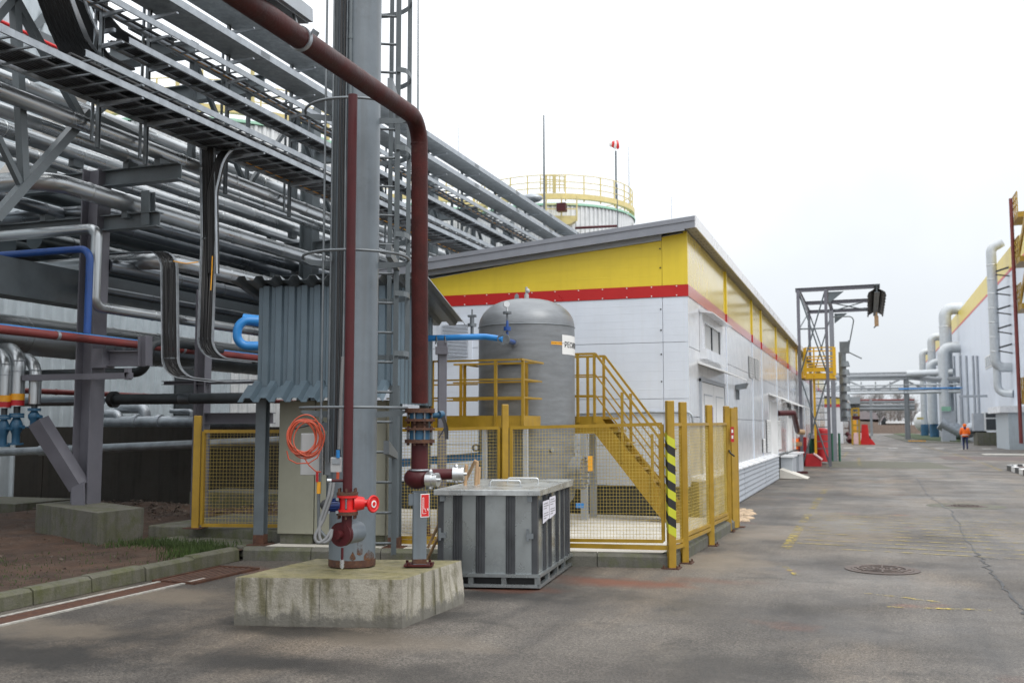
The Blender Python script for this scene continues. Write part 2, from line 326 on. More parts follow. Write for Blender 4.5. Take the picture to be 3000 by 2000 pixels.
    def lathe(s, c, prof, n=32, smooth=True):
        c = V(c); vs = []; m = len(prof)
        for i in range(n):
            a = 2*math.pi*i/n
            for r, z in prof: vs.append(c+V((r*math.cos(a), r*math.sin(a), z)))
        fs = [(i*m+j, ((i+1) % n)*m+j, ((i+1) % n)*m+j+1, i*m+j+1) for i in range(n) for j in range(m-1)]
        return s.add(vs, fs, smooth)
    def prism(s, poly, vec):
        poly = [V(p) for p in poly]; vec = V(vec); n = len(poly); vs = poly+[p+vec for p in poly]
        return s.add(vs, [tuple(range(n))[::-1], tuple(range(n, 2*n))] + [(i, (i+1) % n, n+(i+1) % n, n+i) for i in range(n)])
    def quad(s, *p): return s.add(p, [tuple(range(len(p)))])
    def ball(s, c, r, n=12, m=8, sc=(1, 1, 1)):
        c = V(c); vs = []; fs = []
        for j in range(m+1):
            for i in range(n):
                a = 2*math.pi*i/n; b = math.pi*j/m; vs.append(c+V((r*sc[0]*math.sin(b)*math.cos(a), r*sc[1]*math.sin(b)*math.sin(a), r*sc[2]*math.cos(b))))
        fs = [(j*n+i, (j+1)*n+i, (j+1)*n+(i+1) % n, j*n+(i+1) % n) for j in range(m) for i in range(n)]
        return s.add(vs, fs, True)
    def corr(s, a, b, z0, z1, per=.2, dep=.035, out=None, zs=None, ze=None):      # corrugated sheet from a to b (xy)
        a = V((a[0], a[1], 0)); b = V((b[0], b[1], 0)); d = b-a; Ln = d.length; d.normalize(); nrm = V((d.y, -d.x, 0)) if out is None else V(out)
        n = max(1, round(Ln/per)); p = Ln/n; prof = []
        for i in range(n):
            for q, h in ((0, 0), (.3, 0), (.42, 1), (.88, 1)): prof.append((p*(i+q), h))
        prof.append((Ln, 0)); vs = []
        for x, h in prof:
            f = x/Ln; lo = z0 if zs is None else z0+(zs-z0)*f; hi = z1 if ze is None else z1+(ze-z1)*f
            q = a+d*x+nrm*(h*dep); vs += [q+V((0, 0, lo)), q+V((0, 0, hi))]
        return s.add(vs, [(2*i, 2*i+2, 2*i+3, 2*i+1) for i in range(len(prof)-1)])
    def build(s, name, m, parent=None, bevel=0.0, solid=0.0):
        o = ORG.get(parent.name, V()) if parent else V()
        me = bpy.data.meshes.new(name); me.from_pydata([tuple(V(p)-o) for p in s.v], [], s.f); me.polygons.foreach_set('use_smooth', s.sm); me.update()
        me.materials.append(MATS[m] if isinstance(m, str) else m)
        ob = bpy.data.objects.new(name, me); scene.collection.objects.link(ob)
        if parent: ob.parent = parent
        ORG[ob.name] = o.copy()
        if bevel:
            b = ob.modifiers.new('b', 'BEVEL'); b.width = bevel; b.segments = 2; b.limit_method = 'ANGLE'
        if solid:
            b = ob.modifiers.new('s', 'SOLIDIFY'); b.thickness = solid; b.offset = 0
        return ob
def tag(o, label, cat, group=None):
    o['label'] = label; o['category'] = cat
    if group: o['group'] = group
    return o
def thing(name, label, cat, loc, group=None):
    o = bpy.data.objects.new(name, None); scene.collection.objects.link(o); o.location = loc; o.empty_display_size = .2
    ORG[o.name] = V(loc); return tag(o, label, cat, group)
def struct(o): o['kind'] = 'structure'; return o
def stuff(o): o['kind'] = 'stuff'; return o
def rep(o, offs):                                     # more parts like o, sharing its mesh
    out = [o]
    for d in offs:
        c = o.copy(); scene.collection.objects.link(c); c.location = o.location + V(d); ORG[c.name] = ORG[o.name]; out.append(c)
    return out
def dup(root, loc, label=None, rz=None):
    def cp_(o, par):
        c = o.copy(); scene.collection.objects.link(c)
        if par: c.parent = par
        for ch in list(o.children): cp_(ch, c)
        return c
    r = cp_(root, None); r.location = loc
    if rz is not None: r.rotation_euler.z = rz
    if label: r['label'] = label
    return r
def text_mesh(txt, size, depth=.003):
    cu = bpy.data.curves.new('t', 'FONT'); cu.body = txt; cu.size = size; cu.extrude = depth/2; cu.resolution_u = 3
    o = bpy.data.objects.new('t', cu); scene.collection.objects.link(o); dg = bpy.context.evaluated_depsgraph_get()
    me = o.evaluated_get(dg).to_mesh(); vs = [tuple(v_.co) for v_ in me.vertices]; fs = [tuple(p.vertices) for p in me.polygons]
    o.to_mesh_clear(); bpy.data.objects.remove(o); bpy.data.curves.remove(cu); return vs, fs
def put_text(mb, txt, size, org, u, v_, depth=.003):
    vs, fs = text_mesh(txt, size, depth); u, v_ = V(u).normalized(), V(v_).normalized(); n = u.cross(v_); o = V(org)
    mb.add([o+u*a+v_*b+n*c for a, b, c in vs], fs); return mb
def sheet(name, x0, x1, y0, y1, z, m, nx=1, ny=1, amp=0, fr=1.0):
    vs = []; 
    for j in range(ny+1):
        for i in range(nx+1):
            x = x0+(x1-x0)*i/nx; y = y0+(y1-y0)*j/ny
            dz = amp*(mnoise.fractal(V((x*fr, y*fr, 3.1)), 1.0, 2.0, 4)) if amp else 0
            vs.append((x, y, z+dz))
    fs = [(j*(nx+1)+i, j*(nx+1)+i+1, (j+1)*(nx+1)+i+1, (j+1)*(nx+1)+i) for j in range(ny) for i in range(nx)]
    b = MB(); b.add(vs, fs, amp != 0); return b.build(name, m)
# ================================================================== GROUND
struct(sheet('terrain', -900, 900, -300, 3000, -.06, 'drygrass'))
road = struct(sheet('road', -7.1, 22, -12, 330, 0, 'asphalt'))
struct(sheet('yard', -60, -7.12, -12, 330, -.02, 'conc_dark'))
# soil verge behind the kerb, with bumps and heaps
vs = []; nx, ny = 110, 90
def soil_z(x, y):
    z = .10 + .05*mnoise.fractal(V((x*.9, y*.9, 1)), 1, 2, 5)
    z += .16*math.exp(-((x+9.3)**2/1.2+(y-14.6)**2/1.6)) + .12*math.exp(-((x+12.5)**2/3+(y-14.9)**2/.7))
    if x > -7.5: z = .10+(z-.10)*max(0, (-7.22-x)/.3)
    return max(z, .03)
for j in range(ny+1):
    for i in range(nx+1):
        x = -22+(22-7.22)*i/nx; y = 2+14.2*j/ny; vs.append((x, y, soil_z(x, y)))
b = MB(); b.add(vs, [(j*(nx+1)+i, j*(nx+1)+i+1, (j+1)*(nx+1)+i+1, (j+1)*(nx+1)+i) for j in range(ny) for i in range(nx)], True)
struct(b.build('soil', 'soil'))
# gravel and rubble lying on the soil
b = MB()
for k in range(3200):
    q = random.random()
    if q < .35: x, y = random.gauss(-9.0, .7), random.gauss(14.7, .55)
    elif q < .6: x, y = random.gauss(-11.6, 1.4), random.gauss(14.3, .5)
    else: x, y = random.uniform(-13, -7.4), random.uniform(5.5, 15.5)
    if x > -7.3 or y > 15.8: continue
    s = random.choice((.008, .012, .018, .03, .05)) * (1.2 if q < .6 else .6); z = soil_z(x, y)
    pts = [V((x+random.uniform(-s, s), y+random.uniform(-s, s), z-.004+random.uniform(0, 1)*s)) for _ in range(4)] + [V((x, y, z+s*random.uniform(.4, .9)))]
    b.add(pts, [(0, 1, 4), (1, 2, 4), (2, 3, 4), (3, 0, 4), (0, 2, 1), (0, 3, 2)])
stuff(b.build('gravel', 'gravel'))
# grass blades: along the kerb, a strip before the pad, patches
b = MB()
def blade(x, y, z, h):
    a = random.uniform(0, 6.28); wv = V((math.cos(a), math.sin(a), 0))*.006; ln = V((random.gauss(0, .3), random.gauss(0, .3), 1)).normalized()*h; p = V((x, y, z-.01))
    b.add([p-wv, p+wv, p+ln*.6+wv*.6, p+ln, p+ln*.6-wv*.6], [(0, 1, 2, 3, 4)])
def patch(cx_, cy_, rx, ry, n, h):
    for _ in range(n):
        x, y = random.gauss(cx_, rx), random.gauss(cy_, ry)
        if x < -7.28: blade(x, y, soil_z(x, y), random.uniform(.4, 1)*h)
patch(-8.0, 10.35, .5, .16, 1800, .12); patch(-7.5, 10.0, .14, .22, 900, .13); patch(-9.6, 8.3, .5, .3, 1500, .05); patch(-9.1, 7.6, .6, .25, 900, .045); patch(-8.4, 7.1, .3, .2, 600, .04)
patch(-7.8, 8.0, .25, .5, 150, .05); patch(-8.6, 9.3, .5, .3, 120, .06); patch(-8.2, 6.3, .4, .5, 250, .05)
stuff(b.build('grass', 'grass'))
# kerb stones along the verge
kt = thing('verge_kerb', 'mossy concrete kerb edging the soil verge beside the rusty drain', 'kerb', (-7.1, 8, 0))
ys = [10.28, 9.42, 8.62, 7.86, 7.14, 6.45, 5.78, 4.95, 4.1, 3.2, 2.3]
for i in range(len(ys)-1):
    y1, y0 = ys[i]-.008, ys[i+1]+.008; b = MB(); dz = random.uniform(-.008, .008); dx = random.uniform(-.01, .01)
    b.prism([(-7.24+dx, y0, 0), (-7.09+dx, y0, 0), (-7.10+dx, y0, .13+dz), (-7.14+dx, y0, .155+dz), (-7.24+dx, y0, .155+dz)], (0, y1-y0, 0))
    b.build('kerb_stone', 'kerb', kt, bevel=.006)
# drain channel: two pale edges, rusty bottom, grate
dt = thing('drain_channel', 'shallow rusty drain channel with white edges along the mossy kerb', 'drain', (-6.75, 6, 0))
b = MB(); b.bx(-6.93, -6.885, 2, 8.6, -.01, .012); b.build('channel_edge', 'wornwhite', dt)
b = MB(); b.bx(-6.63, -6.585, 2, 8.95, -.01, .012); b.build('channel_edge', 'wornwhite', dt)
b = MB(); b.bx(-6.885, -6.63, 2, 8.6, -.01, .006); b.build('channel_bottom', 'rust', dt)
gt = thing('drain_grate', 'rusted iron drain grate lying at the end of the channel', 'grate', (-6.75, 9.2, 0))
b = MB(); b.bx(-7.0, -6.97, 8.6, 9.75, 0, .022); b.bx(-6.5, -6.47, 8.6, 9.75, 0, .022); b.bx(-6.97, -6.5, 8.6, 8.63, 0, .022); b.bx(-6.97, -6.5, 9.72, 9.75, 0, .022); b.build('frame', 'rust', gt)
b = MB(); b.bx(-6.97, -6.5, 8.63, 9.72, .0, .005); b.build('pit', 'black', gt)
b = MB(); b.bx(-6.95, -6.928, 8.63, 9.72, .006, .013); g0 = b.build('bar', 'grate_iron', gt); rep(g0, [(.072*k, 0, 0) for k in range(1, 6)])
# concrete pad for the receiver plant with its kerb
A_, B_, C_, D_ = V((-7.1, 10.33, 0)), V((-2.12, 11.38, 0)), V((-1.98, 16.2, 0)), V((-8.4, 16.2, 0))
b = MB(); b.prism([A_+V((.14, .1, -.01)), B_+V((-.14, .12, -.01)), C_+V((-.14, 0, -.01)), D_+V((0, 0, -.01)), V((-8.4, 11.9, -.01)), V((-7.0, 11.9, -.01))], (0, 0, .155))
struct(b.build('pavement', 'pad'))
pk = thing('pad_kerb', 'dark grey concrete kerb around the pad under the yellow mesh fence', 'kerb', A_)
def kerbline(p, q, n, prt):
    for k in range(n):
        a = p.lerp(q, (k+.004)/n); c = p.lerp(q, (k+1-.004)/n); d = (q-p).normalized(); nr = V((-d.y, d.x, 0))*.13
        b = MB(); b.add([a, c, c+nr, a+nr, a+V((0, 0, .12)), c+V((0, 0, .12)), c+nr+V((0, 0, .158)), a+nr+V((0, 0, .158)), a+nr*.3+V((0, 0, .158)), c+nr*.3+V((0, 0, .158))],
            [(0, 1, 5, 4), (4, 5, 9, 8), (8, 9, 6, 7), (1, 2, 6, 9, 5), (3, 0, 4, 8, 7), (2, 3, 7, 6)]); b.build('kerb_stone', 'conc', prt, bevel=.006)
kerbline(A_, B_, 6, pk); kerbline(B_, C_, 5, pk)
b = MB(); b.bx(-9.25, -6.75, 11.25, 13.2, 0, .26); s_ = b.build('concrete_slab', 'conc', bevel=.02); tag(s_, 'low concrete slab under the left yellow mesh fence', 'slab')
b = MB(); b.bx(-8.75, -7.25, 10.55, 11.22, 0, .14); s_ = b.build('step_slab', 'conc', bevel=.02); tag(s_, 'thin concrete step slab before the left fence, beside the grass', 'slab')
# manholes, markings, cracks
def manhole(px, py, label):
    p = G(px, py); t = thing('manhole_cover', label, 'manhole', (p.x, p.y, 0)); b = MB()
    b.lathe((p.x, p.y, 0), [(.40, .004), (.40, .008), (.335, .008), (.335, .004)], 36, False); b.build('frame', 'cast_iron', t)
    b = MB(); b.lathe((p.x, p.y, 0), [(.33, .003), (.33, .010), (.0, .011)], 36, False)
    for rr in (.1, .18, .26): b.lathe((p.x, p.y, 0), [(rr-.012, .010), (rr-.012, .018), (rr+.012, .018), (rr+.012, .010)], 30, False)
    for k in range(8): a = k*math.pi/4; b.beam((p.x+.05*math.cos(a), p.y+.05*math.sin(a), .013), (p.x+.3*math.cos(a), p.y+.3*math.sin(a), .013), .02, .008)
    b.build('lid', 'cast_iron', t); return t
manhole(2585, 1668, 'rusty iron manhole cover in the road near the faded yellow hatching')
manhole(2830, 1482, 'manhole cover with a pale concrete collar, farther along the road')
b = MB(); p = G(2830, 1482); b.lathe((p.x, p.y, 0), [(.75, .002), (.41, .004)], 30, False); struct(b.build('manhole_collar_pavement', 'conc'))
mk = MB()
for y0, y1 in ((13.6, 16.9), (17.4, 19.2), (20.3, 23.6), (25, 26.6)): mk.quad((-1.12, y0, .006), (-.98, y0, .006), (-.98, y1, .006), (-1.12, y1, .006))
struct(mk.build('road_line', 'mark_yellow'))
mk = MB(); k = 0; y = 13.9
while y < 19.5:
    x1 = random.uniform(2.5, 5.8); tl = -.13; mk.quad((-.95, y, .006), (x1, y+tl*(x1+.95), .006), (x1, y+tl*(x1+.95)+.045, .006), (-.95, y+.045, .006)); y += .46
y = 19.5
while y < 28: mk.quad((3.4, y, .006), (7.5, y-.5, .006), (7.5, y-.42, .006), (3.4, y+.08, .006)); y += .55
struct(mk.build('road_hatching', 'mark_yellow_faint')); mk = MB()
for a, c in (((2520, 1735), (2760, 1765)), ((2600, 1778), (2918, 1788)), ((2300, 1660), (2340, 1690))):
    p, q = G(*a), G(*c); d = (q-p).normalized(); n_ = V((-d.y, d.x, 0))*.03; mk.quad(p-n_+V((0, 0, .006)), q-n_+V((0, 0, .006)), q+n_+V((0, 0, .006)), p+n_+V((0, 0, .006)))
struct(mk.build('road_stripe', 'mark_yellow'))
mk = MB()
for a, c in (((2690, 1302), (2780, 1328)), ((2790, 1328), (2860, 1350)), ((2870, 1353), (2935, 1378)), ((2515, 1340), (2519, 1365)), ((2470, 1339), (2482, 1324))):
    p, q = G(*a), G(*c); d = (q-p).normalized(); n_ = V((-d.y, d.x, 0))*.07; mk.quad(p-n_+V((0, 0, .006)), q-n_+V((0, 0, .006)), q+n_+V((0, 0, .006)), p+n_+V((0, 0, .006)))
struct(mk.build('road_edge_line', 'mark_yellow'))
mk = MB()
for k in range(9): x = -3.2+k*1.55; mk.quad((x, 77.2, .006), (x+.62, 77.2, .006), (x+.62, 79, .006), (x, 79, .006))
struct(mk.build('crossing_line', 'mark_white'))
def crack(pts, wd, name='asphalt_crack'):
    b = MB(); P = []
    for i in range(len(pts)-1):
        for k in range(12):
            p = pts[i].lerp(pts[i+1], k/12); P.append(p+V((random.gauss(0, .025), random.gauss(0, .025), 0)))
    for i in range(len(P)-1):
        d = (P[i+1]-P[i]).normalized(); n_ = V((-d.y, d.x, 0)); w0 = wd*(.5+random.random()); z = V((0, 0, .004)); b.quad(P[i]-n_*w0+z, P[i+1]-n_*w0+z, P[i+1]+n_*w0+z, P[i]+n_*w0+z)
    struct(b.build(name, 'black_cable'))
crack([G(2684, 1400), G(2720, 1450), G(2790, 1500), G(2860, 1620), G(2890, 1660), G(2960, 1750), G(3050, 1850)], .012)
crack([G(2100, 1700), G(2240, 1690), G(2350, 1702), G(2460, 1705)], .002)
crack([G(2870, 1634), G(2990, 1640), G(3080, 1642)], .005)
# ================================================================== CONCRETE BLOCK WITH THE PIPE POLE
BT = .39
p1, p2, p3 = G(684, 1842, -.03), G(1178, 1851, -.03), G(1362, 1777, -.03); p4 = p1+p3-p2
t1, t2, t3 = G(690, 1690, BT), G(1179, 1697, BT), G(1352, 1641, BT-.02); t4 = t1+t3-t2
def noisy_box(bot, top, n, name, m, parent=None, amp=.007):
    bm = bmesh.new(); vv = [bm.verts.new(p) for p in bot+top]
    for f in [(0, 1, 5, 4), (1, 2, 6, 5), (2, 3, 7, 6), (3, 0, 4, 7), (4, 5, 6, 7)]: bm.faces.new([vv[i] for i in f])
    bmesh.ops.subdivide_edges(bm, edges=bm.edges[:], cuts=n, use_grid_fill=True); bm.normal_update()
    cen = sum(bot+top, V())/8
    for v_ in bm.verts:
        nn = mnoise.fractal(v_.co*6, 1, 2, 5); ch = mnoise.noise(v_.co*19); edge = 1+1.0*(len({tuple(round(x, 1) for x in f.normal) for f in v_.link_faces}) > 1)
        v_.co += (cen-v_.co).normalized()*(amp*.35*nn*edge + (amp*max(0, ch-.1) if edge > 1 else 0))
    me = bpy.data.meshes.new(name); bm.to_mesh(me); bm.free()
    if m: me.materials.append(MATS[m])
    ob = bpy.data.objects.new(name, me); scene.collection.objects.link(ob)
    if parent: ob.parent = parent
    ORG[ob.name] = V(); return ob
bl = noisy_box([p1, p2, p3, p4], [t1, t2, t3, t4], 26, 'concrete_block', 'conc_block')
bl.data.materials.append(MATS['conc_top'])
for f in bl.data.polygons:
    f.use_smooth = True
    if f.normal.z > .6: f.material_index = 1
bl.data.set_sharp_from_angle(angle=R(40))
for (pa_, pc_, fs_) in ((p1, t1, ((p2, t2, .19), (p2, t2, .51))), (p2, t2, ((p3, t3, .5),))):
    for pb_, pd_, f in fs_:
        q = pa_.lerp(pb_, f); q2 = pc_.lerp(pd_, f); o_ = V((q.x, q.y, 0)).normalized()*-.002; b = MB(); b.beam(q+o_+V((0, 0, .04)), q2+o_-V((0, 0, .015)), .003, .008, o_); b.build('formwork_ridge', 'conc', bl)
tag(bl, 'big mossy concrete block carrying the grey pole and the red pipes', 'concrete block')
fb = [G(283, 1603, .06), G(420, 1577, .06)]; 
# footing of the first rack column
f1, f2 = G(283, 1600, .08), G(419, 1578, .08); f0 = G(102, 1563, .08); fz = .50
tp = [G(283, 1508, fz), G(420, 1492, fz), None, G(100, 1505, fz)]
bb = [f0, f1, f2, f0+f2-f1]; tt = [V((p.x, p.y, fz)) for p in bb]
bb = [V((p.x, p.y, 0)) for p in bb]
ft = noisy_box(bb, tt, 14, 'column_footing', 'conc'); 
for f in ft.data.polygons: f.use_smooth = True
ft.data.set_sharp_from_angle(angle=R(40)); tag(ft, 'weathered green-stained concrete footing under the first pipe rack column', 'footing')
# ---- pole
pb = G(1031, 1663, BT); hd = V((pb.x, pb.y, 0)).normalized(); PC = pb+hd*.2; PC.z = BT; PR = .203
LT = V((hd.y, -hd.x, 0))     # to the right as seen from the camera
def PP(lat, dep, z): return V((PC.x, PC.y, 0))+LT*lat+hd*dep+V((0, 0, z))
pole = thing('pipe_pole', 'thick round grey steel pole standing on the mossy concrete block', 'pole', (PC.x, PC.y, BT))
b = MB(); b.cyl(PP(0, 0, BT), PP(0, 0, 9), PR, n=48); b.build('shaft', 'pole_paint', pole)
b = MB(); b.lathe((PC.x, PC.y, 0), [(PR+.002, BT), (PR+.002, BT+.045), (PR, BT+.06)], 48); b.build('rusty_foot', 'rust', pole)
b = MB(); b.chan(PP(-.20, -.06, 1.0), PP(-.20, -.06, 9), .03, .055, .004, hd); b.beam(PP(-.205, -.02, .9), PP(-.205, -.02, 9), .055, .04, hd); b.build('cable_channel', 'steel', pole)
for dx, rr, m in ((-.155, .013, 'black_cable'), (-.128, .011, 'black_cable'), (-.105, .008, 'galv_dark')):
    b = MB(); b.tube([PP(dx, -.19, 9), PP(dx, -.19, 4.0), PP(dx+.004, -.195, 2.6), PP(dx, -.19, 1.35)], rr, 8); b.build('conduit', m, pole)
b = MB(); b.tube([PP(-.075, -.215, 9), PP(-.075, -.215, 5.0), PP(-.06, -.215, 3.9)], .015, 10); b.cyl(PP(-.075, -.215, 5.05), PP(-.075, -.215, 5.09), .019, n=12); b.build('conduit', 'steel', pole)
# ribbed hose down to the junction box
pts = [PP(-.105-.02*k/160, -.205, 2.2-.8*k/160) for k in range(161)]
b = MB(); b.tube(pts, .014, 10, rs=[.0165 if k % 2 else .0135 for k in range(161)]); b.build('flex_hose', 'hose_grey', pole)
def run(l0, l1, z0, z1):
    vs = []; n = 8
    for k in range(n+1):
        a = l0+(l1-l0)*k/n; d_ = -math.sqrt(max(0, (PR+.0015)**2-a*a)); vs += [PP(a, d_, z0+.03*abs(k-n/2)/n), PP(a, d_, z1-.10*abs(k-n/2)/n)]
    b = MB(); b.add(vs, [(2*k, 2*k+2, 2*k+3, 2*k+1) for k in range(n)], True); b.build('rust_run', 'rust_run', pole)
run(.04, .09, BT+.10, BT+.34); run(.10, .19, BT+.05, BT+.15); run(-.02, .03, BT+.06, BT+.14)
# rings
def ring(z, tail):
    pts = [PP(.47*math.cos(R(a)), .47*math.sin(R(a)), z) for a in range(198, 345+18, 4)] if False else [PP(.47*math.cos(R(a)), .47*math.sin(R(a)), z) for a in range(-200, 21, 4)]
    b = MB(); 
    if tail: pts = [pts[0]+V((0, 0, -.13))+hd*.01, pts[0]+V((0, 0, -.03))] + pts
    b.tube(pts, .0125, 10); r_ = b.build('hose_ring', 'galv_dark', pole)
    for sgn in (-1, 1):
        b = MB(); b.prism([PP(sgn*.19, -.02, z-.03), PP(sgn*.45, -.02, z-.02), PP(sgn*.465, -.02, z-.035), PP(sgn*.40, -.02, z-.07), PP(sgn*.19, -.02, z-.085)], hd*.01)
        b.beam(PP(sgn*.19, .05, z-.03), PP(sgn*.455, .05, z-.03), .1, .008); b.build('ring_bracket', 'steel', pole)
for z in (4.43, 3.10, 1.76, 5.78): ring(z, z > 4)
# two long thin rods on the left bracket
for px, z0 in ((935, 1.02), (957, 1.28)):
    l = (px-1031)/FPX*8.55; b = MB(); b.cyl(PP(l, -.12, z0), PP(l-.012, -.12, 9), .0105, n=8)
    b.cyl(PP(l, -.12, 3.05), PP(l, -.12, 3.12), .016, n=8); b.cyl(PP(l, -.12, 1.66), PP(l, -.12, 1.7), .016, n=8); b.build('conduit', 'galv_dark', pole)
b = MB(); l = (926-1031)/FPX*8.55; b.cyl(PP(l, -.135, 1.12), PP(l, -.135, 1.21), .0125, n=10); b.build('red_tape', 'red_matte', pole)
b = MB(); l = (931-1031)/FPX*8.55; b.cyl(PP(l, -.125, 1.02), PP(l, -.125, 1.12), .018, n=10); b.build('gland', 'orange', pole)
b = MB(); b.tube(fillet([PP(l, -.125, 1.02), PP(l+.005, -.125, .72), PP(l+.09, -.14, .62)], .06), .014, 8); b.build('conduit', 'galv_dark', pole)
# ---- ladder with cage
LD = .62
lad = thing('caged_ladder', 'grey steel ladder with hoop cage rising behind the thick grey pole', 'ladder', PP(.12, LD, BT))
xr = (1147-1031)/FPX*(8.62+LD); xl = xr-.42
for x in (xl, xr):
    b = MB(); b.beam(PP(x, LD, BT), PP(x, LD, 9), .012, .065, hd); b.beam(PP(x+.02*(1 if x == xr else -1), LD+.03, BT), PP(x+.02*(1 if x == xr else -1), LD+.03, 9), .05, .008, hd); b.build('ladder_rail', 'steel', lad)
b = MB(); b.cyl(PP(xl, LD, .50), PP(xr, LD, .50), .0125, n=10); r0 = b.build('rung', 'galv_dark', lad); rep(r0, [(0, 0, .285*k) for k in range(1, 28)])
def hoop(z):
    pts = []; xc = (xl+xr)/2
    for k in range(25):
        a = R(-35+250*k/24); pts.append(PP(xc+.37*math.cos(a), LD+.26+.40*math.sin(a), z))
    b = MB(); b.strip([PP(xr, LD, z)]+pts+[PP(xl, LD, z)], .05, .006); return b.build('cage_hoop', 'steel', lad)
for z in (2.30, 2.88, 3.46, 4.32, 5.1, 5.9): hoop(z)
for a in (12, 60, 120, 168):
    xc = (xl+xr)/2; q = PP(xc+.365*math.cos(R(a)), LD+.26+.395*math.sin(R(a)), 2.26); b = MB(); b.beam(q, q+V((0, 0, 6)), .045, .006, hd); b.build('cage_strap', 'steel', lad)
for z in (1.35, 3.15, 4.72):
    for x in (xl, xr): b = MB(); b.prism([PP(x, LD-.02, z), PP(x-.1, .15, z+.12), PP(x-.1, .15, z), PP(x, LD-.02, z-.06)], LT*.05); b.build('wall_bracket', 'galv_dark', lad)
# ---- big red standpipe
def dwid(px): return 8.8*48/(48+(1228-px)*.0375)
RP = thing('red_standpipe', 'large dark red pipe running overhead and dropping beside the grey pole', 'pipe', AD(1228, 1660, 8.8))
DR = 8.78; rr_ = 24.5/FPX*DR
e0 = AD(1229, 352, DR)
far = AD(560, -105, 5.35)
axis_pts = fillet([far, e0, AD(1230, 1180, DR)], .24, 10)
b = MB(); b.tube(axis_pts, rr_, 28); b.build('pipe', 'oxide', RP)
for px, py, q in ((1228, 423, None),): 
    p = AD(px, py, DR); b = MB(); b.cyl(p-V((0, 0, .006)), p+V((0, 0, .006)), rr_+.003, n=28); b.build('weld_seam', 'oxide', RP)
# flanges + butterfly valves
def zAt(py, d=DR, px=1230): return AD(px, py, d).z
cxy = AD(1230, 1240, DR)
def RZ(z, lat=0, dep=0): return V((cxy.x, cxy.y, 0))+LT*lat+hd*dep+V((0, 0, z))
for py0, py1 in ((1196, 1209), (1227, 1234), (1253, 1259), (1287, 1297)):
    b = MB(); b.cyl(RZ(zAt(py1)), RZ(zAt(py0)), .132, n=28)
    for k in range(8): a = k*math.pi/4+.3; q = RZ(zAt(py1)-.02, .11*math.cos(a), .11*math.sin(a)); b.cyl(q, q+V((0, 0, .055)), .012, n=6)
    b.build('flange', 'rust', RP)
for py0, py1 in ((1209, 1227), (1259, 1287)):
    b = MB(); b.cyl(RZ(zAt(py1)+.001), RZ(zAt(py0)-.001), .092, n=28); b.build('valve_body', 'blue_valve', RP)
    b = MB()
    for k in range(8): a = k*math.pi/4+.3; q = RZ(zAt(py1)+.001, .115*math.cos(a), .115*math.sin(a)); q2 = RZ(zAt(py0)-.001, .115*math.cos(a), .115*math.sin(a)); b.cyl(q, q2, .008, n=6)
    stuff(b.build('bolts', 'galv_dark', RP))
b = MB(); b.cyl(RZ(zAt(1234)), RZ(zAt(1253)), .078, n=24); b.build('spool', 'rust', RP)
b = MB(); b.cyl(RZ(zAt(1217), .09, -.02), RZ(zAt(1215), .19, -.05), .024, n=12); b.build('valve_stem', 'blue_valve', RP)
b = MB(); b.cyl(RZ(zAt(1215), .165, -.06), RZ(zAt(1214), .20, -.04), .034, n=16); b.build('valve_head', 'blue_valve', RP)
b = MB(); b.prism([RZ(zAt(1212), .165, -.075), RZ(zAt(1212), .205, -.075), RZ(zAt(1255), .245, -.09), RZ(zAt(1286), .245, -.09), RZ(zAt(1286), .215, -.09), RZ(zAt(1240), .20, -.08)], hd*.014)
b.prism([RZ(zAt(1250), .21, -.09), RZ(zAt(1250), .225, -.09), RZ(zAt(1282), .165, -.10), RZ(zAt(1284), .15, -.10)], hd*.012); b.build('lever', 'black', RP)
b = MB(); b.cyl(RZ(zAt(1297)), RZ(zAt(1392)), rr_, n=28); b.build('lower_pipe', 'oxide2', RP)
# bottom ball with hose couplings
zb = zAt(1399)
b = MB(); b.ball(RZ(zb, -.02, 0), .098, 20, 12, (1.25, .95, .95)); b.build('pipe_end', 'oxide2', RP)
b = MB(); b.lathe(RZ(zAt(1376)), [(rr_+.001, -.01), (rr_+.02, 0), (rr_+.001, .01)], 28); b.build('weld_seam', 'galv', RP)
b = MB(); b.cyl(RZ(zb+.03, .03, .05), RZ(zb+.03, .30, .06), .048, n=20); b.build('branch', 'oxide2', RP)
def coupling(p, d, s):
    t_ = d.normalized(); b = MB(); b.cyl(p, p+t_*.05*s, .062*s, n=20); b.cyl(p+t_*.05*s, p+t_*.075*s, .052*s, n=20); b.cyl(p+t_*.075*s, p+t_*.10*s, .058*s, n=20); b.cyl(p+t_*.10*s, p+t_*.125*s, .014*s, n=8)
    for k in range(2): q = p+t_*.03*s+V((0, 0, (1-2*k)*.068*s)); b.ball(q, .02*s, 8, 6)
    b.build('hose_coupling', 'alu', RP)
coupling(RZ(zb-.01, .06, -.09), LT*.9-hd*.45, 1.05); coupling(RZ(zb+.03, .30, .06), LT*.95-hd*.2, 1.0)
b = MB(); b.cyl(RZ(zb, -.0, -.02), RZ(zb-.01, .07, -.09), .05, n=18); b.build('branch', 'oxide2', RP)
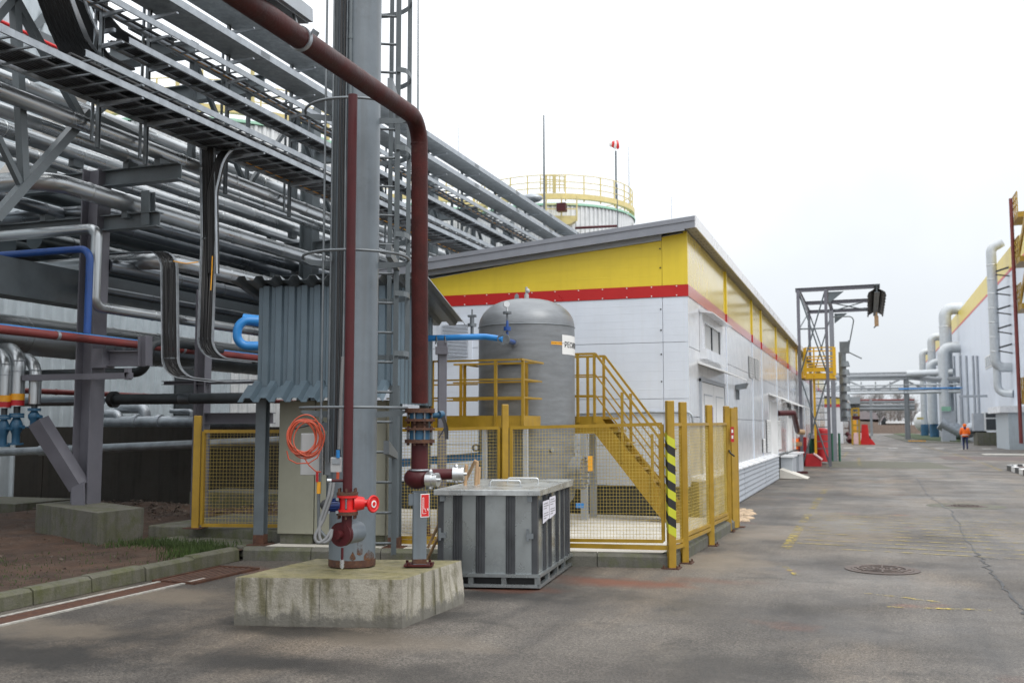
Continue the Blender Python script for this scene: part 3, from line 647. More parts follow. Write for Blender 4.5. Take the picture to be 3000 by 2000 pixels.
# clamp and hanger on the overhead pipe
pa, pd = AD(818, 72, 6.62), (e0-far).normalized()
b = MB(); 
ctr = far+pd*((pa-far).dot(pd)); b.cyl(ctr-pd*.02, ctr+pd*.02, rr_+.008, n=28); b.beam(ctr+V((.08, .02, .05)), ctr+V((.12, .02, .02)), .02, .03); b.build('pipe_clamp', 'galv', RP)
b = MB(); hq = AD(798, 18, 6.9); b.cyl(ctr+V((-.03, .02, rr_)), hq+V((0, 0, .4)), .012, n=8); b.build('hanger_rod', 'galv_dark', RP)
tr = thing('overhead_trunking', 'ridged grey steel cable trunking ending above the red overhead pipe', 'cable trunking', AD(890, 52, 7.0))
q0 = AD(884, 47, 7.05); q1 = AD(640, -130, 5.2); b = MB(); up = V((0, 0, 1))
b.beam(q0, q1, .16, .09); b.build('body', 'galv', tr)
b = MB()
for k in (-1, 0, 1): b.beam(q0+V((0, -.001, .05)), q1+V((0, 0, .05)), .02, .014, up, (k*.06, 0))
b.beam(q0+V((0, -.001, -.048)), q1+V((0, 0, -.048)), .10, .02); b.build('ridges', 'galv_dark', tr)
# ---- thin red riser with motor valve
DT = 8.17
TR = thing('red_riser', 'slim dark red pipe in front of the pole with a motor driven valve', 'pipe', AD(1005, 1560, DT))
tx = AD(1018, 1430, DT); 
def TZ(py, lat=0, dep=0):
    z = AD(1018, py, DT).z; return V((tx.x, tx.y, z))+LT*lat+hd*dep
b = MB(); b.cyl(TZ(1440), TZ(245), .0395, n=22); b.build('pipe', 'oxide2', TR)
for a, c, r_ in ((1441, 1449, .088), (1497, 1507, .088)):
    b = MB(); b.cyl(TZ(c), TZ(a), r_, n=26)
    for k in range(6): an = k*math.pi/3+.4; q = TZ(c, .074*math.cos(an), .074*math.sin(an)); b.cyl(q-V((0, 0, .03)), q+V((0, 0, .055)), .0095, n=6)
    b.build('flange', 'rust', TR)
for a, c, r_ in ((1449, 1457, .084), (1490, 1497, .084)):
    b = MB(); b.cyl(TZ(c)+V((0, 0, .001)), TZ(a)-V((0, 0, .001)), r_, n=26); b.build('flange', 'red', TR)
b = MB(); b.cyl(TZ(1490), TZ(1457), .066, n=24); b.build('valve_body', 'red', TR)
b = MB()
for k in range(6): an = k*math.pi/3+.4; b.cyl(TZ(1490, .076*math.cos(an), .076*math.sin(an)), TZ(1457, .076*math.cos(an), .076*math.sin(an)), .007, n=6)
stuff(b.build('bolts', 'galv_dark', TR))
b = MB(); b.cyl(TZ(1474, .05), TZ(1474, .135, .01), .068, .05, n=24); b.cyl(TZ(1474, .135, .01), TZ(1474, .175, .02), .03, n=18); b.build('gearbox', 'red', TR)
wax = (LT*.75-hd*.66).normalized(); wc = TZ(1476, .21, -.0)
b = MB(); u_ = V((0, 0, 1)); v2 = wax.cross(u_)
b.tube([wc+(u_*math.cos(k*.2618)+v2*math.sin(k*.2618))*.062 for k in range(24)], .011, 8, closed=True); b.cyl(wc-wax*.012, wc+wax*.004, .058, n=24); b.cyl(wc-wax*.06, wc+wax*.012, .018, n=12); b.build('handwheel', 'red', TR)
b = MB(); b.lathe((0, 0, 0), [(.018, 0), (.03, 0), (.03, .003), (.018, .003)], 20, False); 
M_ = wax.to_track_quat('Z', 'Y').to_matrix(); b.v = [tuple(wc+wax*.006+M_ @ V(p)) for p in b.v]; b.build('wheel_mark', 'white', TR)
b = MB(); b.cyl(TZ(1478, -.06), TZ(1478, -.165), .046, n=20); b.build('motor_body', 'motor_blue', TR)
b = MB()
for k in range(14): an = k*2*math.pi/14; q = V((0, 0, math.sin(an)))*.05-hd*(math.cos(an)*.05); b.beam(TZ(1478, -.07)+q, TZ(1478, -.16)+q, .008, .012, q)
b.build('cooling_fins', 'motor_blue', TR)
for lx in (-.08, -.15):
    for zz in (1460, 1497): b = MB(); b.box(TZ(zz, lx, -.045), (.022, .012, .022), YAW); b.build('bracket', 'galv', TR)
b = MB(); q = TZ(1478, -.165); b.ball(q, .049, 16, 10, (1.15, 1.0, 1.0)); b.build('motor_cap', 'rubber', TR)
el = fillet([TZ(1507), TZ(1565, -.005), TZ(1566, -.03, .2)], .06, 8)
b = MB(); b.tube(el, .043, 20); b.build('elbow', 'oxide2', TR)
fc = TZ(1563, -.055, -.01); fax = (LT*.55+hd*.83).normalized()
b = MB(); b.cyl(fc, fc+fax*.022, .098, n=30); b.cyl(fc+fax*.026, fc+fax*.048, .098, n=30); b.cyl(fc-fax*.05, fc, .035, n=20); b.build('flange', 'oxide2', TR)
b = MB(); b.cyl(fc+fax*.05, fc+fax*.26, .088, n=28); b.build('collar', 'pole_paint', TR)
b = MB(); b.cyl(TZ(1600, -.035, -.04), TZ(1634, -.035, -.04), .011, n=10); b.build('drain_nipple', 'oxide2', TR)
b = MB(); b.cyl(TZ(1634, -.035, -.04), TZ(1656, -.035, -.04), .018, n=10); b.ball(TZ(1658, -.035, -.04), .012, 8, 6); b.build('drain_cock', 'alu', TR)
b = MB(); b.cyl(TZ(1407, -.02), TZ(1407, -.13), .0125, n=10); b.build('test_branch', 'oxide2', TR)
b = MB(); b.cyl(TZ(1407, -.13), TZ(1407, -.165), .019, n=10); b.build('test_cock', 'alu', TR)
for k, (lx, cx2) in enumerate(((-.09, -.26), (-.115, -.22))):
    P_ = [TZ(1412, lx-.02, -.03), TZ(1450, lx-.035, -.05), TZ(1520, lx-.1, -.06), TZ(1566, cx2, -.08), TZ(1586, cx2+.03, -.09), TZ(1574, cx2+.09, -.09), TZ(1545, -.12, -.07)]
    b = MB(); b.tube(fillet(P_, .09, 6), .0135, 9); b.build('flex_hose', 'hose_grey', TR)
# ---- boxes and orange cable
q = AD(917, 1330, 8.75); bxx = thing('distribution_box', 'pale grey electrical box on the left side of the grey pole', 'electrical box', q)
b = MB(); b.box(q+hd*.07, (.20, .13, .365), YAW); b.build('body', 'boxgrey', bxx, bevel=.004)
b = MB(); b.box(q-LT*.018-hd*.003, (.165, .012, .36), YAW); b.build('door', 'boxgrey', bxx, bevel=.003)
b = MB(); b.box(AD(962, 1330, 8.72), (.05, .05, .36), YAW); b.build('side_rail', 'galv_dark', bxx)
b = MB(); b.prism([AD(945, 1235, 8.75), AD(960, 1238, 8.75), AD(962, 1262, 8.75), AD(936, 1262, 8.75)], hd*.06); b.build('cable_hood', 'pole_paint', bxx)
b = MB(); b.tube([AD(860, 1255, 8.72), AD(900, 1246, 8.74), AD(950, 1235, 8.76)], .010, 8); b.build('gland_arm', 'dark_pipe', bxx)
b = MB(); b.cyl(AD(855, 1253, 8.7), AD(850, 1250, 8.7), .014, n=8); b.build('orange_tip', 'orange', bxx)
q = AD(985, 1361, 8.42); jb = thing('junction_box', 'small light grey junction box mounted on the pole above the motor valve', 'junction box', q)
b = MB(); b.box(q+hd*.03, (.088, .06, .125), YAW); b.build('body', 'boxgrey', jb, bevel=.004)
b = MB(); b.box(q-hd*.004+V((0, 0, .03)), (.07, .008, .05), YAW); b.build('lid', 'galv', jb, bevel=.002)
b = MB(); b.cyl(AD(990, 1340, 8.42), AD(990, 1318, 8.42), .016, n=10); b.build('gland', 'blue', jb)
b = MB(); b.cyl(AD(990, 1382, 8.42), AD(989, 1402, 8.42), .013, n=10); b.build('gland', 'orange_cable', jb)
b = MB(); c0 = AD(893, 1272, 8.45)
for k in range(9):
    ro = .147*(1+random.uniform(-.14, .12)); ox, oz = random.uniform(-.025, .025), random.uniform(-.05, .01); ec = random.uniform(.9, 1.12); ph = random.uniform(0, 6)
    b.tube([c0+LT*(ro*ec*.85*math.cos(a*.1571)+ox)+V((0, 0, ro*math.sin(a*.1571)+oz-.01*math.sin(2*a*.1571+ph)))+hd*(.012*math.sin(a*.1571*2+ph)+k*.006-.03) for a in range(40)], .0058, 6, closed=True)
b.tube([AD(840, 1320, 8.43), AD(846, 1345, 8.42), AD(870, 1357, 8.42), AD(905, 1356, 8.42), AD(930, 1340, 8.43), AD(942, 1310, 8.44)], .0058, 6)
b.tube([AD(888, 1335, 8.43), AD(905, 1362, 8.42), AD(925, 1380, 8.42), AD(940, 1382, 8.45)], .0058, 6)
oc = b.build('cable_coil', 'orange_cable'); tag(oc, 'coil of orange cable hanging from the pole bracket', 'cable')
# ---- small support post with hydrant sign
sx = G(1228, 1655, BT); SP = thing('support_post', 'short square grey post with rusty base plate under the red pipe end', 'post', sx)
def SQ(z, lat=0, dep=0): return V((sx.x, sx.y, z))+LT*lat+hd*dep
b = MB(); b.beam(SQ(BT), SQ(zAt(1441)), .118, .118, hd); b.build('shaft', 'pole_paint', SP, bevel=.006)
b = MB(); b.beam(SQ(BT+.02), SQ(BT+.06), .121, .121, hd); b.build('rusty_foot', 'rust', SP)
b = MB(); b.box(SQ(BT+.008), (.25, .22, .014), YAW)
for l, d in ((-.1, -.09), (.1, -.09), (-.1, .09), (.1, .09)): b.cyl(SQ(BT+.01, l, d), SQ(BT+.035, l, d), .012, n=6)
b.build('base_plate', 'oxide', SP)
b = MB(); b.box(SQ(zAt(1462), -.03), (.13, .1, .10), YAW); b.box(SQ(zAt(1440), .0), (.125, .12, .01), YAW); b.build('pipe_saddle', 'pole_paint', SP, bevel=.006)
sg = thing('fire_sign', 'red and white fire fighting sign with riser symbol on the short grey post', 'sign', AD(1245, 1480, 8.48))
o_ = AD(1232, 1515, 8.46); u_ = LT*.93+hd*.36; vz = V((0, 0, 1)); n_ = u_.cross(vz)
def SGN(a, c, k=0): return o_+u_*a+vz*c+n_*k
SW, SH = .083, .198
b = MB(); b.prism([SGN(0, 0), SGN(SW, 0), SGN(SW, SH), SGN(0, SH)], -n_*.004); b.build('plate', 'white', sg)
b = MB(); b.prism([SGN(.006, .007, .002), SGN(SW-.006, .007, .002), SGN(SW-.006, SH-.007, .002), SGN(.006, SH-.007, .002)], -n_*.001); b.build('red_field', 'signred', sg)
b = MB()
def sbar(a0, a1, c0, c1): b.prism([SGN(a0, c0, .004), SGN(a1, c0, .004), SGN(a1, c1, .004), SGN(a0, c1, .004)], -n_*.001)
for q in ((.016, .030, .163, .167), (.016, .0195, .03, .167), (.0265, .030, .07, .167), (.016, .044, .03, .0335), (.030, .044, .07, .0735), (.0405, .044, .05, .0735), (.0405, .052, .05, .0535), (.044, .052, .0335, .037), (.058, .071, .066, .073), (.064, .071, .055, .064)): sbar(*q)
b.build('pictogram', 'white', sg)
# ================================================================== GALVANISED CONTAINER
i1 = G(1575, 1727); i2 = G(1673, 1656); ex = V((i2.x-i1.x, i2.y-i1.y, 0)); dl = 1.72; ex.normalize()
# the front is seen almost square on
fr0 = G(1283, 1722); fx = (fr0-i1); fx.z = 0; wd = 1.0; fx.normalize()
def IB(a, c, z): return V((i1.x, i1.y, z))+fx*a+ex*c          # a: 0 right .. 1 left, c: 0 front .. dl back
ib = thing('metal_container', 'ribbed galvanised steel container with lid standing beside the concrete block', 'container', IB(.5, .8, 0))
H0, H1 = .15, .915
b = MB(); b.hexa([IB(.012, .012, H0), IB(wd-.012, .012, H0), IB(wd-.012, dl-.012, H0), IB(.012, dl-.012, H0), IB(.012, .012, H1), IB(wd-.012, .012, H1), IB(wd-.012, dl-.012, H1), IB(.012, dl-.012, H1)]); b.build('body', 'box_galv', ib)
def vrib(a, c, along, wdt, out):
    b = MB(); b.beam(IB(a, c, H0), IB(a, c, H1), wdt*1.25, .016, out)
    for k in (-1, 0, 1):
        o1 = along*(k*wdt/3.2)
        b.beam(IB(a, c, H0)+o1, IB(a, c, H1)+o1, .013, .034, out)
    return b.build('rib', 'box_rib', ib)
for a in (.27, .57, .80): vrib(a, .008, fx, .075, -ex)
for c in (.36, .62, 1.0, 1.28, 1.52): vrib(.008, c, ex, .07, -fx)
for a, c in ((.03, .03), (wd-.03, .03), (.03, dl-.03), (wd-.03, dl-.03)): b = MB(); b.beam(IB(a, c, H0), IB(a, c, H1), .06, .06, ex); b.build('corner_post', 'box_rib', ib, bevel=.004)
b = MB(); b.beam(IB(0, 0, .035), IB(wd, 0, .035), .05, .03); b.beam(IB(0, dl, .035), IB(wd, dl, .035), .05, .03); b.beam(IB(0, 0, .03), IB(0, dl, .03), .05, .03); b.beam(IB(wd, 0, .03), IB(wd, dl, .03), .05, .03)
b.beam(IB(-.01, -.01, H0-.015), IB(wd+.01, -.01, H0-.015), .04, .032); b.beam(IB(-.01, -.01, H0-.017), IB(-.01, dl, H0-.017), .04, .03); b.beam(IB(wd+.01, -.01, H0-.017), IB(wd+.01, dl, H0-.017), .04, .03)
for a in (.0, .33, .66, 1.0): b.beam(IB(a, 0, .05), IB(a, 0, H0-.03), .05, .04, ex)
for c in (.45, .9, 1.3, dl): b.beam(IB(0, c, .045), IB(0, c, H0-.03), .04, .06, ex)
b.build('base_frame', 'box_galv', ib)
b = MB(); b.hexa([IB(.05, .06, .02), IB(wd-.05, .06, .02), IB(wd-.05, dl-.06, .02), IB(.05, dl-.06, .02), IB(.05, .06, H0-.03), IB(wd-.05, .06, H0-.03), IB(wd-.05, dl-.06, H0-.03), IB(.05, dl-.06, H0-.03)]); b.build('underside', 'black', ib)
b = MB(); b.hexa([IB(-.035, -.04, H1), IB(wd+.03, -.04, H1), IB(wd+.03, dl+.03, H1), IB(-.035, dl+.03, H1), IB(-.035, -.04, H1+.055), IB(wd+.03, -.04, H1+.055), IB(wd+.03, dl+.03, H1+.075), IB(-.035, dl+.03, H1+.075)]); b.build('lid', 'lid_galv', ib, bevel=.004)
for c, a0, a1 in ((.55, .30, .62), (1.05, .22, .56)):
    z = H1+.064; b = MB(); b.tube(fillet([IB(a0, c, z), IB(a0, c, z+.055), IB(a1, c, z+.055), IB(a1, c, z)], .03), .0085, 8); b.box(IB(a0, c, z), (.05, .03, .008)); b.box(IB(a1, c, z), (.05, .03, .008)); b.build('lid_handle', 'alu', ib)
for a in (.075, wd-.05):
    b = MB(); b.box(IB(a, -.012, .52), (.075, .02, .05), YAW); b.box(IB(a+.02, -.018, .53), (.025, .022, .12), YAW); b.build('latch', 'galv_dark', ib)
    b = MB(); b.box(IB(a, -.014, H1-.03), (.05, .015, .06), YAW); b.build('hinge', 'galv_dark', ib)
for c, cw, dz in ((.12, .30, 0), (.44, .30, .02)):
    b = MB(); b.prism([IB(-.030, c, .63+dz), IB(-.030, c+cw, .66+dz), IB(-.030, c+cw, .87+dz-.02), IB(-.030, c, .85+dz)], fx*.002); pp = b.build('notice', 'paper', ib)
    b = MB()
    for k, wl in enumerate((.20, .24, .14, .0, .22, .23, .12)):
        if wl: b.prism([IB(-.0325, c+.03, .82-.024*k+dz), IB(-.0325, c+.03+wl, .82-.024*k+dz), IB(-.0325, c+.03+wl, .825-.024*k+dz), IB(-.0325, c+.03, .825-.024*k+dz)], fx*.0005)
    stuff(b.build('notice_print', 'black', pp))
# tools leaning between container and fence
for k, (p0, p1, lb) in enumerate((((1252, 1640, 10.1), (1302, 1530, 10.5), ''), ((1246, 1625, 10.2), (1292, 1520, 10.6), ''), ((1345, 1480, 10.2), (1362, 1362, 10.5), ''), ((1352, 1490, 10.3), (1398, 1348, 10.6), ''), ((1385, 1480, 10.4), (1400, 1354, 10.6), ''))):
    pass
hand = [((1348, 1700, 10.25), (1366, 1364, 10.6), 'upright wooden tool handle behind the container, leftmost of the bunch'),
        ((1246, 1650, 10.15), (1392, 1350, 10.75), 'long slanting wooden tool handle crossing behind the container'),
        ((1378, 1700, 10.3), (1398, 1354, 10.6), 'thick wooden tool handle right behind the slanting one'),
        ((1384, 1700, 10.5), (1404, 1372, 10.75), 'thin wooden tool handle at the right of the bunch'),
        ((1240, 1632, 10.25), (1330, 1440, 10.9), 'dark wooden stick leaning low beside the short grey post')]
for a, c, lb in hand:
    p, q = G(a[0], a[1]) if a[1] < 1690 else AD(a[0], a[1], a[2]), AD(*c); p = V((p.x, p.y, max(.0, p.z)))
    if a[1] >= 1690: p.z = 0.01
    b = MB(); b.cyl(p, q, .017, .0185, n=10); b.ball(q, .0185, 10, 6); o = b.build('tool_handle', 'wood'); tag(o, lb, 'tool handle', 'wooden tools behind the container')
# ================================================================== YELLOW MESH FENCE
def post(px, pyb, pyt, lab, zb=0.0, wd_=.105, stripes=False, parent=None):
    p = G(px, pyb, zb); d = (V((p.x, p.y, 0))).length
    zt = CP.z; r_ = ray(px, pyt); hxy = math.hypot(r_.x, r_.y); zt = CAMZ + r_.z*d/hxy
    return p, zt
FN = thing('mesh_fence', 'yellow wire mesh fence around the grey receiver tank', 'fence', G(1968, 1664))
def fpost(p, z0, z1, wd_=.095):
    b = MB(); b.beam((p.x, p.y, z0), (p.x, p.y, z1), wd_*.84, wd_*.84, hd); o = b.build('post', 'yellow', FN, bevel=.01)
    b = MB(); b.box((p.x, p.y, z0+.006), (.2, .2, .012)); 
    for s1 in (-1, 1):
        for s2 in (-1, 1): b.cyl((p.x+.075*s1, p.y+.075*s2, z0+.01), (p.x+.075*s1, p.y+.075*s2, z0+.04), .011, n=6)
    b.build('base_plate', 'rust', FN); return o
def panel(p, q, zb, zt, fr=.036, step=.038, sub=True):
    """frame of bars and a welded wire mesh between two ground points"""
    p, q = V(p), V(q); zb0, zb1 = zb; zt0, zt1 = zt; a = V((p.x, p.y, 0)); c = V((q.x, q.y, 0)); z = lambda v_, k: V((v_.x, v_.y, k))
    for (s_, e_) in ((z(a, zb0), z(c, zb1)), (z(a, zt0), z(c, zt1)), (z(a, zb0), z(a, zt0)), (z(c, zb1), z(c, zt1))):
        b = MB(); b.beam(s_, e_, fr, fr*1.05, (0, 0, 1)); b.build('rail', 'yellow', FN)
    b = MB(); n = max(2, int((c-a).length/step)); m = max(2, int((zt0-zb0)/step)); wr = .002
    for k in range(1, n): f = k/n; s_ = a.lerp(c, f); b.tube([z(s_, zb0+(zb1-zb0)*f), z(s_, zt0+(zt1-zt0)*f)], wr, 4, cap=False)
    for k in range(1, m):
        f = k/m; b.tube([z(a.lerp(c, g_), (zb0+(zb1-zb0)*g_)*(1-f)+(zt0+(zt1-zt0)*g_)*f + (random.uniform(-.004, .004) if 0 < g_ < 1 else 0)) for g_ in (0, .25, .5, .75, 1)], wr, 4, cap=False)
    stuff(b.build('wire_mesh', 'mesh_wire', FN))
P0 = G(1152, 1634); P1 = V((-2.02, 11.12, 0)); P1 = G(1968, 1664)
midp = P0.lerp(P1, .44)
def zOf(p, py, px):
    r_ = ray(px, py); return CAMZ+r_.z*math.hypot(p.x, p.y)/math.hypot(r_.x, r_.y)
zt0, zb0 = zOf(P0, 1260, 1152), zOf(P0, 1580, 1152); zt1, zb1 = zOf(P1, 1242, 1968), zOf(P1, 1596, 1968)
m_ = V((midp.x, midp.y, 0)); f_ = .413
zm_t, zm_b = zt0+(zt1-zt0)*f_, zb0+(zb1-zb0)*f_
dx = (P1-P0).normalized()
mid = P0.lerp(P1, f_)
b = MB(); b.beam((P0.x, P0.y, .0), (P0.x, P0.y, zt0+.02), .05, .05, (0, 1, 0)); b.build('post', 'yellow', FN)
panel(P0+dx*.06, mid-dx*.05, (zb0+.03, zm_b+.03), (zt0, zm_t))
panel(mid+dx*.10, P1-dx*.09, (zm_b+.03, zb1+.04), (zm_t, zt1))
b = MB(); b.beam(P0+V((0, 0, zb0-.02)), P1+V((0, 0, zb1-.03)), .05, .05); b.build('rail', 'yellow', FN)
md = mid+dx*.02; fpost(V((md.x, md.y, 0)), .16, zOf(mid, 1184, 1487))
cpo = fpost(P1, 0, zOf(P1, 1173, 1968), .105)
# black and yellow tape round the corner post
h_, a0 = .035+.02, .0452
for k in range(15):
    zlo = .40+k*.10
    if zlo > 1.48: break
    b = MB(); pts_lo = []
    cnr = [tuple((LT*x_+hd*y_)[:2]) for x_, y_ in ((-a0, a0), (-a0, -a0), (a0, -a0), (a0, a0))]
    vs = []
    for j, (x, y_) in enumerate(cnr):
        zz = zlo-.055*(j-1) ; vs += [(P1.x+x, P1.y+y_, zz), (P1.x+x, P1.y+y_, zz+.1)]
    b.add(vs, [(2*j, 2*j+2, 2*j+3, 2*j+1) for j in range(3)]); b.build('tape_stripe', 'black' if k % 2 else 'stripe_yellow', FN)
R1, R2, R3, R4 = G(2006, 1648), G(2083, 1597), G(2134, 1556), G(2162, 1543)
for p, px, py in ((R1, 2000, 1177), (R2, 2068, 1186), (R3, 2130, 1189)): fpost(p, 0, zOf(p, py, px), .10)
for p, q, pxa, pxb, ta, tb, ba, bb_ in ((P1, R1, 1985, 1996, 1243, 1243, 1590, 1580), (R1, R2, 2013, 2060, 1243, 1242, 1568, 1535), (R2, R3, 2085, 2124, 1242, 1241, 1524, 1502)):
    d_ = (q-p).normalized()
    panel(p+d_*.08, q-d_*.08, (zOf(p, ba, pxa), zOf(q, bb_, pxb)), (zOf(p, ta, pxa), zOf(q, tb, pxb)), .035)
    b = MB(); b.beam(V((p.x, p.y, zOf(p, ba, pxa)-.055)), V((q.x, q.y, zOf(q, bb_, pxb)-.055)), .04, .045); b.build('rail', 'yellow', FN)
# gate leaf standing edge-on with hinges, handle and sign
gate = thing('fence_gate', 'solid yellow steel gate leaf at the end of the mesh fence by the wall', 'gate', R4)
ztg = zOf(R4, 1192, 2155); gd = V((.35, .94, 0)).normalized()
b = MB(); q = R3.lerp(R4, .55); b.beam((q.x+.02, q.y, .02), (q.x+.02, q.y, ztg-.02), .04, .19, gd); b.build('leaf', 'yellow', gate)
b = MB(); b.beam((R4.x, R4.y, 0), (R4.x, R4.y, ztg), .055, .055, (0, 1, 0)); b.build('stile', 'yellow', gate)
b = MB(); b.box((R4.x, R4.y, .006), (.22, .2, .012)); b.build('base_plate', 'rust', gate)
b = MB(); b.tube([AD(2136, 1318, 15.3), AD(2140, 1327, 15.1), AD(2152, 1336, 15.1)], .014, 8); b.build('handle', 'black', gate)
sgn = thing('gate_sign', 'small red and white warning sign on the yellow gate', 'sign', AD(2145, 1272, 15.2))
o_ = AD(2141, 1294, 15.25); u_ = (AD(2151, 1294, 15.25)-o_)
b = MB(); b.prism([o_, o_+u_, o_+u_+V((0, 0, .23)), o_+V((0, 0, .23))], hd*.004); b.build('plate', 'red_matte', sgn)
for k in (.05, .14):
    b = MB(); b.prism([o_+u_*.25-hd*.003+V((0, 0, k)), o_+u_*.75-hd*.003+V((0, 0, k)), o_+u_*.75-hd*.003+V((0, 0, k+.05)), o_+u_*.25-hd*.003+V((0, 0, k+.05))], hd*.001); b.build('pictogram', 'white', sgn)
# ================================================================== RECEIVER TANK
TY = 14.3; TX = ratio(1543)*TY; TC = V((TX, TY, 0)); dT = math.hypot(TX, TY)
TRr = 143/FPX*dT*.985
def tz(py, dd=0): r_ = ray(1543, py); return CAMZ+r_.z*(dT+dd)/math.hypot(r_.x, r_.y)
zsh, ztp = tz(950, -TRr*.8), tz(879)
tk = thing('receiver_tank', 'tall grey domed steel receiver tank behind the yellow fence', 'tank', (TX, TY, .15))
zbt = .62
prof = [(0.02, zbt-.33)]+[(TRr*math.sin(R(a)), zbt-.33*math.cos(R(a))) for a in range(8, 91, 8)]+[(TRr, zbt), (TRr, zsh)]
b = MB(); b.lathe(TC, prof, 64); b.build('shell', 'tank_grey', tk)
b = MB(); b.lathe(TC, [(TRr, zsh+.012)]+[(TRr*math.cos(R(a))**.8, zsh+.012+(ztp-zsh)*math.sin(R(a))) for a in range(6, 90, 6)]+[(0.001, ztp)], 64); b.build('dome', 'tank_grey', tk)
b = MB(); b.lathe(TC, [(TRr, zsh-.012), (TRr+.012, zsh), (TRr, zsh+.012)], 64); b.build('weld_seam', 'galv_dark', tk)
for a in (45, 135, 225, 315): b = MB(); q = TC+V((TRr*.75*math.cos(R(a)), TRr*.75*math.sin(R(a)), 0)); b.beam(q+V((0, 0, .14)), q+V((0, 0, zbt)), .12, .12, (0, 1, 0)); b.build('leg', 'steel', tk)
TT_ = V((hd.y, 0, 0)); tdir = V((TX, TY, 0)).normalized(); trt = V((tdir.y, -tdir.x, 0))
def TS(px, z, extra=0.0):                             # point on the tank shell under a picture column
    l = (px-1543)/143*TRr; l = max(-TRr*.999, min(TRr*.999, l)); dep = -math.sqrt(TRr**2-l*l); n_ = (trt*l+tdir*dep).normalized()
    return V((TX, TY, 0))+n_*(TRr+extra)+V((0, 0, z)), n_
# top fittings
b = MB(); b.cyl(TC+V((0, 0, ztp-.02)), TC+V((0, 0, ztp+.09)), .035, n=14); b.cyl(TC+V((0, 0, ztp+.09)), TC+V((0, 0, ztp+.2)), .02, n=12); b.ball(TC+V((.02, 0, ztp+.14)), .035, 10, 8); b.build('relief_valve', 'boxgrey', tk)
q = TC+trt*(-.15)+tdir*(-.05); b = MB()
b.prism([q+trt*-.04+V((0, 0, ztp-.05)), q+trt*.04+V((0, 0, ztp-.05)), q+trt*.03+V((0, 0, ztp+.07)), q+V((0, 0, ztp+.10)), q+trt*-.03+V((0, 0, ztp+.07))], tdir*.03); b.build('lifting_lug', 'tank_grey', tk)
for px, z in ((1612, 1.26), (1684, 1.24)): p, n_ = TS(px, z); b = MB(); b.cyl(p-n_*.02, p+n_*.04, .03, n=12); b.build('stud', 'galv', tk)
p, n_ = TS(1392+12, .95); b = MB(); b.lathe((0, 0, 0), [(.03, -.015), (.06, -.015), (.06, .015), (.03, .015), (.03, -.015)], 16); M_ = Matrix.Rotation(YAW, 3, 'Z') @ Matrix.Rotation(R(90), 3, 'X'); pp_ = p-trt*.05+V((0, 0, .33)); b.v = [tuple(pp_+M_ @ V(v_)) for v_ in b.v]; b.build('lifting_lug', 'tank_grey', tk)
p, n_ = TS(1680, .92); b = MB(); b.cyl(p-n_*.06, p+n_*.10, .24, n=30); b.cyl(p+n_*.105, p+n_*.15, .25, n=30)
uu = n_.cross(V((0, 0, 1)))
for k in range(16): a = k*math.pi/8; q = p+n_*.10+(uu*math.cos(a)+V((0, 0, 1))*math.sin(a))*.225; b.cyl(q, q+n_*.08, .016, n=6)
b.build('manway', 'tank_grey', tk)
p2_, _ = TS(1686, 1.05); b = MB(); b.box(p2_+n_*.22-tdir*.15, (.07, .012, .22), YAW); b.build('tag', 'orange', tk)
p, n_ = TS(1686, .45); b = MB(); b.box(p+trt*.06-tdir*.1+V((0, 0, -.02)), (.12, .06, .07), .3); b.build('drain_cap', 'blue', tk)
p, n_ = TS(1683, 1.33); b = MB(); b.box(p+V((0, 0, 0)), (.06, .05, .26), .3); b.build('level_switch', 'galv', tk)
# curved name plate: the visible part reads РЕСИВЕ(Р)
def curved(l0, l1, z0, z1, off, m, name, n=14):
    b = MB(); vs = []
    for k in range(n+1):
        a = l0+(l1-l0)*k/n; nn = tdir*(-math.cos(a))+trt*math.sin(a); q = TC+nn*(TRr+off); vs += [q+V((0, 0, z0)), q+V((0, 0, z1))]
    b.add(vs, [(2*k, 2*k+2, 2*k+3, 2*k+1) for k in range(n)], True); return b.build(name, m, tk)
def ang(px): return math.asin(max(-1, min(1, (px-1543)/143)))
zs0, zs1 = tz(1040, -.3), tz(984, -.3)
plate = curved(ang(1645), ang(1645)+1.0, zs0, zs1, .004, 'white', 'name_plate')
vs, fs = text_mesh('РЕСИВЕР', .115, .002); b = MB(); o = []
for x, y_, z_ in vs:
    a = ang(1651)+x/TRr; nn = tdir*(-math.cos(a))+trt*math.sin(a); o.append(TC+nn*(TRr+.0075+z_)+V((0, 0, zs0+.105+y_)))
b.add(o, fs); b.build('lettering', 'black', plate)
pl2 = curved(ang(1613), ang(1645), tz(1009, -.6), tz(1000, -.6), .003, 'orange', 'orange_label', 6)
vs, fs = text_mesh('Разрешено к эксплуатации', .018, .001); b = MB(); o = []
for x, y_, z_ in vs:
    a = ang(1614)+x/TRr; nn = tdir*(-math.cos(a))+trt*math.sin(a); o.append(TC+nn*(TRr+.005+z_)+V((0, 0, tz(1005, -.6)+y_)))
b.add(o, fs); b.build('lettering', 'black', pl2)
